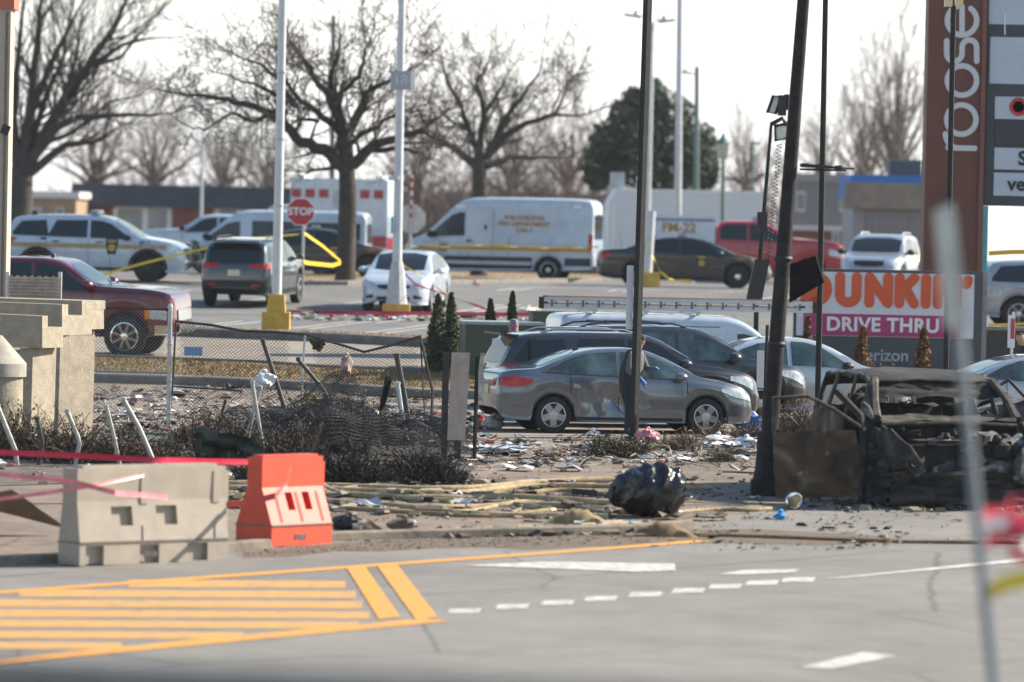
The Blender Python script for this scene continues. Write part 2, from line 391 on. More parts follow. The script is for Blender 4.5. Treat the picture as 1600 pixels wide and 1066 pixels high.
random.seed(8); P_ = []
for (x, y) in ((380, 874), (450, 868), (525, 864), (600, 861), (680, 859), (760, 858), (840, 857), (920, 856), (1000, 853), (1080, 849), (1180, 850), (1280, 853), (1380, 850)): P_.append((x, y + rnd(-3, 3)))
for (x, y) in ((1380, 838), (1280, 834), (1180, 828), (1080, 829), (1000, 836), (920, 838), (840, 840), (760, 842), (680, 844), (600, 846), (525, 849), (450, 858), (380, 864)): P_.append((x, y + rnd(-1, 1)))
ground_patch('roadside_dirt', GP(*P_), .007, mat('roadside_dirt', (.17, .125, .085), .95, scale=6, bump=.8, rgb2=(.10, .075, .05), bscale=40))
def line_strip(mb, a, b, w, dz):
    a, b = Vector((a[0], a[1], 0)), Vector((b[0], b[1], 0)); t = (b - a).normalized(); q = Vector((-t.y, t.x, 0)) * w / 2
    P = along([a, b], 1.0)
    mb.grid([[Vector(((p + q).x, (p + q).y, zg((p + q).y) + dz)), Vector(((p - q).x, (p - q).y, zg((p - q).y) + dz))] for p in P], flip=True)
def quad_px(mb, pp, dz):
    P = GP(*pp); mb.add([Vector((p.x, p.y, zg(p.y) + dz)) for p in P], [(0, 1, 2, 3)])
# yellow hatched median
k = MB(); A = G(-320, 950); B = G(1100, 846); line_strip(k, A, B, .27, .010); struct(k.build('yellow_line', M_YEL, smooth=0))
k = MB(); A = G(-320, 1058); B = G(682, 970); line_strip(k, A, B, .38, .011); struct(k.build('yellow_line', M_YEL, smooth=0))
k = MB(); quad_px(k, ((541, 888), (570, 886), (626, 966), (592, 969)), .012); struct(k.build('yellow_bar', M_YEL, smooth=0))
k = MB(); quad_px(k, ((588, 884), (620, 882), (684, 966), (650, 970)), .012); struct(k.build('yellow_bar', M_YEL, smooth=0))
WYEL = worn('worn_yellow_paint', (.48, .26, .07), wear=.36, scale=5)
# hatching: bars about level in the picture
for i, (y0, x0, x1) in enumerate(((915, 200, 540), (931, 30, 556), (947, -320, 566), (963, -320, 577), (979, -320, 560), (995, -320, 380), (1011, -320, 190))):
    k = MB(); a0, a1 = (y0 - 6, y0 + 6)
    dl = .006 * (x1 - x0)
    quad_px(k, ((x0, a1 - dl), (x1, a1 - 1), (x1, a0), (x0, a0 - dl)), .008); struct(k.build('hatch_bar', WYEL, smooth=0))
for (x, y) in ((725, 956), (800, 949), (870, 943), (938, 936.5), (1008, 930), (1075, 924), (1133, 917.5), (1190, 912), (1247, 907)):
    k = MB(); quad_px(k, ((x - 27, y + 4), (x + 23, y + 3), (x + 28, y - 4), (x - 22, y - 3)), .010); struct(k.build('lane_dash', M_WHT, smooth=0))
k = MB(); quad_px(k, ((1284, 906), (1310, 905), (1720, 868), (1700, 863)), .010); struct(k.build('white_line', M_WHT, smooth=0))
k = MB(); quad_px(k, ((1250, 1044), (1300, 1046), (1402, 1026), (1350, 1020)), .010); struct(k.build('lane_dash', M_WHT, smooth=0))
for pp in (((722, 885), (1000, 895), (1056, 893), (1054, 882), (850, 879)), ((1122, 899), (1160, 892), (1250, 891), (1240, 896), (1165, 899))):
    k = MB(); P = GP(*pp); k.add([Vector((p.x, p.y, zg(p.y) + .012)) for p in P], [list(range(len(P)))]); struct(k.build('road_arrow', M_WHT, smooth=0))
# hairpin stall lines in the lot
DS = Vector((.25, .97, 0))
for (x, y) in ((172, 466), (268, 515), (455, 514), (571, 521), (500, 481), (700, 490), (775, 455), (950, 456), (1105, 458), (1180, 470), (560, 505), (330, 478), (860, 500)):
    p = G(x, y)
    for s in (0, .42):
        k = MB(); a = p + Vector((s, 0, 0)); line_strip(k, a, a + DS * 5.4, .11, .011); struct(k.build('stall_line', M_WHT, smooth=0))
# ------------------------------------------------------------------ vehicles: one shell builder, details projected on the shell
SEDAN = dict(L=4.53, W=1.775, H=1.46, ax=(-1.30, 1.36), wr=.315, ra=.36,
    top=[(-2.265, .78), (-2.24, .93), (-2.15, 1.035), (-1.95, 1.075), (-1.62, 1.10), (-1.2, 1.26), (-.8, 1.39), (-.4, 1.45), (0, 1.46), (.3, 1.43), (.6, 1.335), (.95, 1.16), (1.28, .99), (1.7, .915), (2.0, .82), (2.18, .70), (2.265, .52)],
    belt=[(-2.265, .76), (-2.2, .90), (-1.9, .99), (-1.3, 1.0), (0, .945), (1.1, .90), (1.6, .84), (2.0, .73), (2.2, .60), (2.265, .50)],
    bot=[(-2.265, .42), (-2.15, .27), (-1.8, .22), (1.8, .20), (2.15, .22), (2.265, .30)],
    plan=[(-2.265, .68), (-2.2, .78), (-2.05, .83), (-1.6, .88), (-.8, .8875), (.9, .8875), (1.6, .865), (2.0, .79), (2.18, .66), (2.265, .48)], tum=.42,
    win=[('window', [(-1.42, 1.035, 1.06), (-1.05, 1.015, 1.25), (-.75, 1.0, 1.345), (-.20, .975, 1.39)]), ('window', [(-.12, .975, 1.39), (.15, .965, 1.375), (.45, .955, 1.30), (.98, .94, .985)])],
    ws=[(-.62, 1.03, 1.36), (-.3, 1.01, 1.41), (.3, 1.01, 1.41), (.62, 1.03, 1.36)], rw=[(-.58, 1.13, 1.33), (-.25, 1.13, 1.38), (.25, 1.13, 1.38), (.58, 1.13, 1.33)], seams=(-.16, 1.02, -1.02))
SUV = dict(L=5.05, W=2.0, H=1.78, ax=(-1.52, 1.50), wr=.38, ra=.46,
    top=[(-2.525, .80), (-2.51, 1.05), (-2.44, 1.22), (-2.30, 1.52), (-2.15, 1.69), (-1.8, 1.75), (-1.0, 1.78), (-.2, 1.78), (.25, 1.75), (.55, 1.66), (.95, 1.43), (1.32, 1.21), (1.75, 1.15), (2.15, 1.07), (2.4, .94), (2.525, .66)],
    belt=[(-2.525, .78), (-2.46, 1.05), (-2.2, 1.16), (-1.0, 1.17), (.2, 1.14), (1.3, 1.09), (1.9, 1.03), (2.3, .92), (2.45, .78), (2.525, .62)],
    bot=[(-2.525, .50), (-2.4, .36), (-1.9, .30), (1.9, .28), (2.4, .32), (2.525, .42)],
    plan=[(-2.525, .80), (-2.45, .89), (-2.2, .95), (-1.6, .99), (0, 1.0), (1.5, .985), (2.1, .92), (2.35, .82), (2.525, .60)], tum=.30,
    win=[('window', [(-2.22, 1.22, 1.30), (-1.98, 1.21, 1.60), (-1.30, 1.20, 1.64), (-1.22, 1.2, 1.25)]), ('window', [(-1.24, 1.20, 1.22), (-1.02, 1.19, 1.64), (-.16, 1.18, 1.66)]), ('window', [(-.08, 1.18, 1.66), (.25, 1.17, 1.64), (.50, 1.165, 1.56), (1.02, 1.15, 1.19)])],
    ws=[(-.76, 1.25, 1.60), (-.4, 1.23, 1.67), (.4, 1.23, 1.67), (.76, 1.25, 1.60)], rw=[(-.70, 1.18, 1.56), (-.3, 1.17, 1.62), (.3, 1.17, 1.62), (.70, 1.18, 1.56)], seams=(-.12, 1.15, -1.28))
VAN = dict(L=5.98, W=2.06, H=2.55, ax=(-1.62, 2.10), wr=.36, ra=.44,
    top=[(-2.99, .95), (-2.985, 2.2), (-2.95, 2.42), (-2.8, 2.52), (-2.2, 2.55), (-.5, 2.55), (.7, 2.53), (1.05, 2.45), (1.35, 2.26), (1.75, 1.86), (2.15, 1.46), (2.4, 1.32), (2.7, 1.20), (2.88, 1.02), (2.99, .70)],
    belt=[(-2.99, .9), (-2.97, 1.28), (-1, 1.30), (.8, 1.30), (1.6, 1.26), (2.2, 1.20), (2.6, 1.10), (2.85, .92), (2.99, .66)],
    bot=[(-2.99, .50), (-2.85, .40), (-2, .36), (2.4, .30), (2.8, .32), (2.99, .40)],
    plan=[(-2.99, .95), (-2.9, 1.0), (-2.4, 1.025), (0, 1.03), (1.6, 1.02), (2.3, .97), (2.7, .86), (2.9, .70), (2.99, .52)], tum=.11,
    win=[('window', [(.98, 1.36, 2.06), (1.15, 1.35, 2.07), (1.40, 1.34, 1.98), (1.85, 1.31, 1.58), (2.08, 1.28, 1.36)])],
    ws=[(-.82, 1.42, 2.08), (-.4, 1.38, 2.2), (.4, 1.38, 2.2), (.82, 1.42, 2.08)], rw=[(-.78, 1.32, 2.05), (-.06, 1.32, 2.08), (.06, 1.32, 2.08), (.78, 1.32, 2.05)], seams=(.86, 1.75, -.4))
PICKUP = dict(L=5.85, W=2.03, H=1.87, ax=(-1.72, 1.93), wr=.40, ra=.48,
    top=[(-2.925, .95), (-2.90, 1.25), (-2.86, 1.30), (-1.40, 1.31), (-1.28, 1.34), (-1.18, 1.62), (-1.05, 1.80), (-.7, 1.865), (-.1, 1.87), (.3, 1.83), (.52, 1.74), (.85, 1.53), (1.15, 1.37), (1.6, 1.355), (2.2, 1.33), (2.6, 1.29), (2.8, 1.23), (2.89, 1.10), (2.925, .70)],
    belt=[(-2.925, .93), (-2.9, 1.22), (-1.4, 1.26), (-.5, 1.24), (.5, 1.22), (1.2, 1.24), (2.2, 1.23), (2.65, 1.19), (2.85, 1.06), (2.925, .66)],
    bot=[(-2.925, .60), (-2.8, .52), (-2, .46), (-.5, .40), (1.3, .40), (2.4, .42), (2.8, .44), (2.925, .5)],
    plan=[(-2.925, .95), (-2.85, .99), (-2, 1.0), (0, 1.01), (1.5, 1.01), (2.3, 1.0), (2.7, .965), (2.85, .91), (2.925, .80)], tum=.30,
    win=[('window', [(-1.02, 1.30, 1.64), (-.85, 1.29, 1.74), (-.22, 1.28, 1.76)]), ('window', [(-.14, 1.28, 1.76), (.20, 1.27, 1.73), (.42, 1.265, 1.65), (.92, 1.25, 1.30)])],
    ws=[(-.78, 1.36, 1.66), (-.4, 1.34, 1.76), (.4, 1.34, 1.76), (.78, 1.36, 1.66)], rw=[(-.7, 1.40, 1.68), (-.3, 1.40, 1.74), (.3, 1.40, 1.74), (.7, 1.40, 1.68)], seams=(-.18, 1.04, -1.12))
def _fw(x): return x + .22 if -1.45 < x < 1.2 else x
PICKUP['top'] = [(_fw(x), z) for x, z in PICKUP['top']]; PICKUP['win'] = [(n, [(x + .22, a, b) for x, a, b in w]) for n, w in PICKUP['win']]; PICKUP['seams'] = tuple(x + .22 for x in PICKUP['seams'])
def spec(base, L=None, W=None, H=None, **kw):
    s = {k: v for k, v in base.items()}
    fx = (L or s['L']) / s['L']; fy = (W or s['W']) / s['W']; fz = (H or s['H']) / s['H']
    sz = lambda l: [(x * fx, z * fz) for x, z in l]
    s['top'], s['belt'], s['bot'] = sz(s['top']), sz(s['belt']), sz(s['bot'])
    s['plan'] = [(x * fx, y * fy) for x, y in s['plan']]
    s['win'] = [(n, [(x * fx, a * fz, b * fz) for x, a, b in w]) for n, w in s['win']]
    for k in ('ws', 'rw'): s[k] = [(y * fy, a * fz, b * fz) for y, a, b in s[k]]
    s['ax'] = tuple(a * fx for a in s['ax']); s['seams'] = tuple(a * fx for a in s['seams'])
    s['L'], s['W'], s['H'] = s['L'] * fx, s['W'] * fy, s['H'] * fz
    s.update(kw); return s
class Car: pass
def car(name, label, cat, sp, loc, rz, m, tilt=0, glass=GLASS, rim=ALU, group=None, cladding=None, windows=True, dent=None):
    c = Car(); c.sp = sp; c.root = thing(name, label, cat, loc, rz, group, tilt)
    L, ra, wr = sp['L'], sp['ra'], sp['wr']
    xs = [-L / 2 + L * i / 56 for i in range(57)]
    for a in (.02, .05, .09, .14): xs += [-L / 2 + a, L / 2 - a]
    for w in sp['ax']: xs += [w + ra * math.sin(R(t)) for t in (-90, -86, -78, -66, -50, -33, -16, 0, 16, 33, 50, 66, 78, 86, 90)]
    xs = sorted(set(round(x, 4) for x in xs)); xs = [x for i, x in enumerate(xs) if i == 0 or x - xs[i - 1] > .004]
    def sect(x):
        zt, zs, zb, w = interp(sp['top'], x), interp(sp['belt'], x), interp(sp['bot'], x), interp(sp['plan'], x)
        zs = min(zs, zt - .012)
        for a in sp['ax']:
            d = abs(x - a)
            if d <= ra: zb = max(zb, wr + math.sqrt(max(0, ra * ra - d * d)))
        zb = min(zb, zs - .05)
        h = zt - zs; bh = zs - zb
        p = [(w - .2, zb + .01), (w - .03, zb)]
        for t in (.06, .2, .36, .5, .62, .74, .86, .95): p.append((w * (1 - .05 * (t - .52) ** 2 * 2.2 - (.03 if t < .1 else 0)) + (.012 if .56 < t < .68 else 0), zb + bh * t))
        ins = .03; y0 = w - ins
        p.append((y0, zs))
        kk = min(1, h / .35)
        for t in (.25, .5, .72, .86): p.append((y0 - sp['tum'] * h * t - .02 * (1 - kk), zs + h * (t + (1 - kk) * (.12 * math.sin(t * math.pi)))))
        yr = y0 - sp['tum'] * h * .86
        p += [(yr - .045 - .02 * (1 - kk), zs + h * .945), (yr * .90 - .03, zs + h * .978), (yr * .68, zs + h * .992), (yr * .35, zt), (0, zt)]
        return p
    rows = []
    for x in xs:
        p = sect(x)
        full = [Vector((x, -y, z)) for y, z in p] + [Vector((x, y, z)) for y, z in p[-2::-1]]
        rows.append(full)
    if dent:
        rows = [[dent(q) for q in row] for row in rows]
    b = MB(); b.grid(rows)
    n = len(rows[0])
    for end, fl in ((0, False), (len(rows) - 1, True)):
        k = end * n; h2 = (n - 1) // 2
        for i in range(h2 - 1):
            f = [k + i, k + i + 1, k + n - 2 - i, k + n - 1 - i]
            b.f.append(f[::-1] if fl else f)
        f = [k + h2 - 1, k + h2, k + h2 + 1]; b.f.append(f[::-1] if fl else f)
    c.body = b.build('body', m, c.root, 40)
    c.bvh = BVHTree.FromPolygons([tuple(p) for p in b.v], b.f)
    u = MB()
    hw = sp['W'] / 2 - .21; zb = min(z for _, z in sp['bot']) + .02
    u.box(((sp['ax'][0] + sp['ax'][1]) / 2, 0, (zb + .75) / 2), (L * .5, hw * 2 - .1, .75 - zb)); u.box((0, 0, .6), (L * .86, hw * 1.5, .3)); u.build('underbody', BLACK, c.root)
    # wheels
    hw = sp['W'] / 2
    def wheel_meshes():
        t = MB(); rr = wr * .66
        mt = Matrix.Rotation(R(90), 3, 'X')
        t.lathe([(rr, -.10), (wr * .93, -.105), (wr * .99, -.08), (wr, -.03), (wr, .03), (wr * .99, .08), (wr * .93, .105), (rr, .10)], 28, mt)
        r = MB(); r.lathe([(rr * 1.0, .085), (rr * 1.03, .10), (rr * .94, .105), (rr * .88, .06)], 24, mt); r.f = [f for f in r.f if len(f) == 4]
        for i in range(sp.get('spokes', 5)):
            a = 2 * math.pi * i / sp.get('spokes', 5) + .3; q = Matrix.Rotation(a, 3, 'Y')
            ww = sp.get('spoke_w', .085)
            r.box(q @ Vector((rr * .5, -.085, 0)), (rr * .9, .03, ww), q)
        r.lathe([(.07, .06), (.075, .10), (.03, .108), (.001, .108)], 12, mt)
        d = MB(); d.lathe([(rr * .99, .0), (rr * .99, .035), (.001, .035)], 20, mt)
        return t.mesh('tyre'), r.mesh('rim'), d.mesh('brake')
    tm, rm, dm = wheel_meshes()
    for ax in sp['ax']:
        for sd in (-1, 1):
            w = bpy.data.objects.new('wheel', None); COL.objects.link(w); w.parent = c.root
            w.location = (ax, sd * (hw - .13), wr); w.rotation_euler = (0, 0, 0 if sd < 0 else math.pi)
            for nm, me, mm in (('tyre', tm, RUBBER), ('rim', rm, rim), ('brake', dm, BLACK)):
                o = bpy.data.objects.new(nm, me); COL.objects.link(o); o.parent = w
                if not me.materials: me.materials.append(mm)
    wl = MB()
    wl.box(((sp['ax'][0] + sp['ax'][1]) / 2, 0, wr + ra * .42), (sp['ax'][1] - sp['ax'][0] + ra * 1.5, hw * 2 - .5, ra * .95))
    wl.build('wheel_housing', BLACK, c.root)
    if windows:
        for nm, w in sp['win']:
            for sd in 'RL': c_patch(c, nm, w, sd, glass, .006)
        c_patch(c, 'windshield', sp['ws'], 'F', glass, .006, nv=8); c_patch(c, 'rear_window', sp['rw'], 'B', glass, .006, nv=6)
    for x in sp['seams']:
        zb, zs = interp(sp['bot'], x) + .10, interp(sp['belt'], x)
        if any(abs(x - a) < ra for a in sp['ax']): zb = wr + ra + .02
        for sd in 'RL': c_patch(c, 'door_gap', [(x - .007, zb, zs), (x + .007, zb, zs)], sd, BLACK, .003, nv=8)
    if cladding:
        for sd in 'RL':
            cols = []
            x = sp['ax'][0] + ra + .03; e = sp['ax'][1] - ra - .03
            zb = .02
            c_patch(c, 'sill_trim', [(x + (e - x) * i / 8, interp(sp['bot'], x + (e - x) * i / 8) + .012, interp(sp['bot'], x) + cladding) for i in range(9)], sd, BLACK, .012, nv=3)
            for a in sp['ax']:
                aw = MB(); P = []
                for t in range(-96, 97, 8):
                    row = []
                    for rr in (ra - .005, ra + .075):
                        px, pz = a + rr * math.sin(R(t)), max(wr + rr * math.cos(R(t)), interp(sp['bot'], a) + .02)
                        row.append(c_hit(c, px, pz, sd, .014))
                    P.append(row)
                aw.grid(P, flip=(sd == 'L')); aw.build('arch_trim', BLACK, c.root)
    return c
DIRS = {'R': (Vector((0, 1, 0)), lambda a, b: Vector((a, -6, b))), 'L': (Vector((0, -1, 0)), lambda a, b: Vector((a, 6, b))),
        'F': (Vector((-1, 0, 0)), lambda a, b: Vector((9, a, b))), 'B': (Vector((1, 0, 0)), lambda a, b: Vector((-9, a, b))),
        'T': (Vector((0, 0, -1)), lambda a, b: Vector((a, b, 9)))}
def c_hit(c, a, b, sd, off):
    d, o = DIRS[sd]
    p, nrm, i, dist = c.bvh.ray_cast(o(a, b), d)
    if p is None:
        p, nrm, i, dist = c.bvh.find_nearest(o(a, b) + d * (6 - c.sp['W'] / 2 if sd in 'RL' else 9 - c.sp['L'] / 2))
    if nrm.dot(d) > 0: nrm = -nrm
    return p + nrm * off
def c_patch(c, name, cols, sd, m, off=.006, nv=5, du=.07, label=None, parent=None):
    """a panel lying on the shell: columns (u, low, high) seen from one side"""
    P = []
    for (u0, a0, b0), (u1, a1, b1) in zip(cols, cols[1:]):
        n = max(1, int(abs(u1 - u0) / du))
        for i in range(n): t = i / n; P.append((u0 + (u1 - u0) * t, a0 + (a1 - a0) * t, b0 + (b1 - b0) * t))
    P.append(cols[-1])
    g = [[c_hit(c, u, a + (b - a) * j / nv, sd, off) for j in range(nv + 1)] for u, a, b in P]
    mb = MB(); mb.grid(g, flip=(sd in 'LB'))
    return mb.build(name, m, parent or c.root, 50, label)
def c_text(c, s, x, z, size, sd, m, off=.012, bold=.0):
    t = text_mb(s, size, .004, bold)
    vs = []
    for p in t.v:
        a = x + (p.x if sd in 'R' else -p.x) if sd in 'RL' else (x + p.x if sd == 'F' else x - p.x)
        h = c_hit(c, a, z + p.y, sd, off + p.z); vs.append(h)
    t.v = vs
    return t.build('lettering', m, c.root, 0)
def c_mirror(c, x, z, m, s=1.0):
    for sd in (-1, 1):
        h = c_hit(c, x, z, 'R' if sd < 0 else 'L', 0)
        y = abs(h.y)
        k = MB(); 
        prof = [(-.02, .8), (.03, 1.0), (.09, .95), (.14, .7), (.17, .3)]
        rows = []
        for dx, sc in prof:
            rows.append([Vector((x + dx, sd * (y + .13 * s) + .11 * s * sc * math.cos(t), z + .04 + .075 * s * sc * math.sin(t))) for t in [2 * math.pi * j / 12 for j in range(13)]])
        k.grid(rows); k.add(rows[0][:-1], [list(range(12))[::-1]]); k.add(rows[-1][:-1], [list(range(12))])
        k.box((x + .06, sd * (y + .03), z + .0), (.08, .12 * s, .05))
        o = k.build('mirror', m, c.root)
def keystone(c, x, z, h, sd, parent=None):
    w = h * .82
    cols = [(x - w * .50, z + h * .18, z + h * .42), (x - w * .42, z - h * .05, z + h * .46), (x - w * .34, z - h * .5, z + h * .5), (x + w * .34, z - h * .5, z + h * .5), (x + w * .42, z - h * .05, z + h * .46), (x + w * .50, z + h * .18, z + h * .42)]
    o = c_patch(c, 'emblem', cols, sd, mat('emblem_black', (.02, .018, .015), .5, var=.1), .010, nv=6, du=.03)
    g = mat('emblem_gold', (.42, .26, .06), .45, .2, .25, 20)
    c_patch(c, 'emblem_seal', [(x + h * .24 * math.cos(R(t)), z - h * .08 - h * .24 * math.sin(R(t)), z - h * .08 + h * .24 * math.sin(R(t))) for t in range(178, 0, -16)], sd, g, .014, nv=4, parent=o)
    c_patch(c, 'emblem_band', [(x - w * .34, z + h * .26, z + h * .42), (x + w * .34, z + h * .26, z + h * .42)], sd, g, .014, nv=2, parent=o)
def at(px, py):                                   # ground spot and slope for a vehicle
    p = G(px, py); return p, slope(p.y)
# ------------------------------------------------------------------ the vehicles
random.seed(7)
P_WHITE = paint('white', (.43, .49, .56)); P_DARK = paint('black', (.012, .014, .018)); P_GREY = paint('dark_grey', (.030, .042, .055), .3)
P_TAUPE = paint('silver_taupe', (.155, .172, .19), .6, .28); P_MAROON = paint('maroon', (.10, .007, .017), .15); P_RED = paint('red', (.36, .012, .02))
P_SILVER = paint('silver', (.36, .38, .40), .55); P_BLUEW = paint('pale_silver', (.46, .49, .52), .4)
GOLD = mat('gold_stripe', (.42, .23, .03), .5, var=.1); TAN = mat('tan_stripe', (.33, .25, .15), .5, var=.1)
GOLDTXT = mat('gold_lettering', (.36, .19, .03), .5, var=.1)
PLATE = mat('licence_plate', (.60, .55, .36), .5, var=.25, scale=25)
def CV(name, label, sp, px, D, deg, m, **kw):
    p = GD(px, D); return car(name, label, kw.pop('cat', 'car'), sp, p, R(deg), m, slope(D), **kw)
def plate(c, sd, z, y=0, w=.31): c_patch(c, 'licence_plate', [(y - w / 2, z - .075, z + .075), (y + w / 2, z - .075, z + .075)], sd, PLATE, .012, 2)
def handles(c, xs, z, m=BLACK):
    for x in xs:
        for sd in 'RL': c_patch(c, 'door_handle', [(x - .1, z - .018, z + .018), (x + .1, z - .018, z + .018)], sd, m, .022, 2)
def stripe(c, x0, x1, z, h, m, sd='RL', name='stripe'):
    for k in sd: c_patch(c, name, [(x0, z - h / 2, z + h / 2), (x1, z - h / 2, z + h / 2)], k, m, .008, 2, .12)
def roof_rack(c, x0, x1, y, m=BLACK):
    for sd in (-1, 1):
        k = MB(); P = []
        for i in range(9):
            t = i / 8; x = x0 + (x1 - x0) * t; h = c_hit(c, x, sd * y, 'T', 0); P.append(h + Vector((0, 0, .055 if 0 < i < 8 else .0)))
        k.tube(P, .018, 6); k.build('roof_rail', m, c.root)
def light_bar(c, x, z, w=1.1):
    k = MB(); k.box((x, 0, z + .07), (.26, w, .11), taper=.9); k.box((x, 0, z + .01), (.1, w * .7, .05))
    o = k.build('light_bar', mat('light_bar_lens', (.30, .31, .33), .15, var=.5, scale=9), c.root)

# --- parked row -----------------------------------------------------------------
def sedan_dent(q):
    if q.y < -.5:
        d = math.exp(-((q.x + .35) / .42) ** 2 - ((q.z - .55) / .2) ** 2)
        q = q + Vector((0, .10 * d * (1 + .6 * math.sin(q.x * 14 + q.z * 9)), 0))
    return q
sp = spec(SEDAN, spoke_w=.11)
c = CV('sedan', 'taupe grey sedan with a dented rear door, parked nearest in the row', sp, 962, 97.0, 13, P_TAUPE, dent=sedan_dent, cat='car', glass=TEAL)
for sd, s in (('R', 1), ('L', 1)):
    c_patch(c, 'taillight', [(-2.22, .80, .93), (-2.0, .78, .96), (-1.78, .80, .93), (-1.66, .86, .91)], sd, REDLENS, .010)
    c_patch(c, 'headlight', [(1.62, .74, .80), (1.85, .66, .79), (2.1, .60, .70), (2.18, .58, .64)], sd, CLEARLENS, .010)
for s in (-1, 1): c_patch(c, 'taillight', sorted([(s * .40, .80, .90), (s * .62, .79, .93)]), 'B', REDLENS, .010)
c_patch(c, 'bumper_vent', [(-.7, .28, .40), (.7, .28, .40)], 'B', BLACK, .008, 2); plate(c, 'B', .72)
c_patch(c, 'boot_gap', [(-.62, .985, 1.0), (.62, .985, 1.0)], 'B', BLACK, .004, 1)
handles(c, (-.88, .12), .87, P_TAUPE); c_mirror(c, .82, .95, P_TAUPE)
for sd in 'RL':
    c_patch(c, 'sill_trim', [(-.9, .235, .29), (.95, .225, .28)], sd, BLACK, .006, 2)
    c_patch(c, 'window_trim', [(-1.5, 1.03, 1.045), (-1.05, 1.0, 1.015), (-.1, .962, .977), (.98, .925, .94)], sd, BLACK, .009, 1)
k = MB(); k.tube([(-.75, 0, 1.40), (-.95, 0, 1.50)], .006, 5); k.box((-.74, 0, 1.41), (.09, .05, .03)); k.build('antenna', BLACK, c.root)

sp = spec(SUV, L=4.75, W=1.9, H=1.66)
c = CV('crossover', 'black crossover with a roof spoiler parked right behind the taupe sedan', sp, 968, 99.9, 13, P_DARK, cat='car', cladding=.14)
for sd in 'RL': c_patch(c, 'taillight', [(-2.30, .98, 1.08), (-2.1, .97, 1.10), (-1.78, 1.0, 1.07)], sd, REDLENS, .012); c_patch(c, 'headlight', [(1.75, .86, .93), (2.0, .78, .92), (2.2, .68, .80)], sd, CLEARLENS, .012)
for s in (-1, 1): c_patch(c, 'taillight', sorted([(s * .42, .98, 1.06), (s * .74, .96, 1.09)]), 'B', REDLENS, .012)
plate(c, 'B', .86); c_patch(c, 'bumper_panel', [(-.78, .38, .66), (.78, .38, .66)], 'B', P_TAUPE, .010, 3); c_mirror(c, .85, 1.10, P_DARK)
k = MB(); k.box((-2.16, 0, 1.59), (.34, 1.25, .035), Matrix.Rotation(R(5), 3, 'Y')); k.build('spoiler', P_DARK, c.root)
for s in (-1, 1): pass
roof_rack(c, -1.6, .1, .62, STEEL)
sp = spec(SUV, L=4.85, W=1.93, H=1.74)
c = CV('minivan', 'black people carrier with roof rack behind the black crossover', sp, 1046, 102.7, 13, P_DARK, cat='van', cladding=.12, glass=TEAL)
for sd in 'RL': c_patch(c, 'headlight', [(1.75, .90, .98), (2.05, .82, .97), (2.28, .70, .84)], sd, CLEARLENS, .012); c_patch(c, 'side_marker', [(1.55, .80, .83), (1.68, .80, .83)], sd, AMBER, .012, 1)
c_mirror(c, .86, 1.16, P_DARK, 1.2); roof_rack(c, -1.9, .1, .66)
for x in (-1.4, -.4):
    k = MB(); k.tube([(x, -.66, 1.79), (x, .66, 1.79)], .022, 6); k.build('roof_bar', BLACK, c.root)
sp = spec(SEDAN, L=4.5, W=1.76, H=1.53)
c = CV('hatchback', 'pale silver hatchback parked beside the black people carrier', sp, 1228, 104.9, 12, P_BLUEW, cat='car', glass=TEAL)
for sd in 'RL': c_patch(c, 'headlight', [(1.62, .78, .84), (1.85, .70, .83), (2.1, .62, .72)], sd, CLEARLENS, .010)
c_mirror(c, .84, .99, BLACK); handles(c, (-.88, .12), .90, P_BLUEW)
sp = spec(VAN, L=5.1, W=1.95, H=1.86, ra=.40, wr=.33)
c = CV('work_van', 'white work van carrying ladders on its roof rack', sp, 1066, 108.2, 11, P_WHITE, cat='van')
for x in (-1.9, -.9, .1):
    k = MB(); k.box((x, 0, 1.90), (.06, 1.7, .04))
    for s in (-1, 1): k.box((x, s * .70, 1.84), (.05, .04, .12))
    k.build('roof_bar', STEEL, c.root)
for sd in 'RL': c_patch(c, 'taillight', [(-2.5, .80, 1.15), (-2.42, .80, 1.15)], sd, REDLENS, .01); c_patch(c, 'panel_gap', [(-1.5, 1.62, 1.635), (.5, 1.62, 1.635)], sd, BLACK, .004, 1)
c_mirror(c, 1.62, 1.12, BLACK, 1.2)
def ladder(label, y, z, col, L=5.3, x0=-2.9):
    o = thing('ladder', label, 'ladder'); o.matrix_world = c.root.matrix_world @ Matrix.Translation((x0, y, z))
    for s in (0, .13):
        k = MB(); k.box((L / 2, 0, s), (L, .03, .075)); k.box((L / 2, -.018, s + .045), (L, .012, .012)); k.build('rail', col, o)
    for i in range(int(L / .3)):
        k = MB(); k.box((.2 + i * .3, -.02, .065), (.035, .03, .12)); k.build('rung', mat('ladder_rung', (.10, .10, .10), .6), o)
    for e in (0, L):
        k = MB(); k.box((e, 0, .07), (.09, .06, .22)); k.build('foot', BLACK, o)
ladder('aluminium ladder lying along the near edge of the white van roof', -.62, 1.96, mat('ladder_aluminium', (.45, .48, .52), .4, .5, .1))
ladder('orange fibreglass ladder lying behind the aluminium one on the van roof', -.25, 1.98, mat('ladder_fibreglass', (.42, .16, .08), .6), 5.0, -2.75)

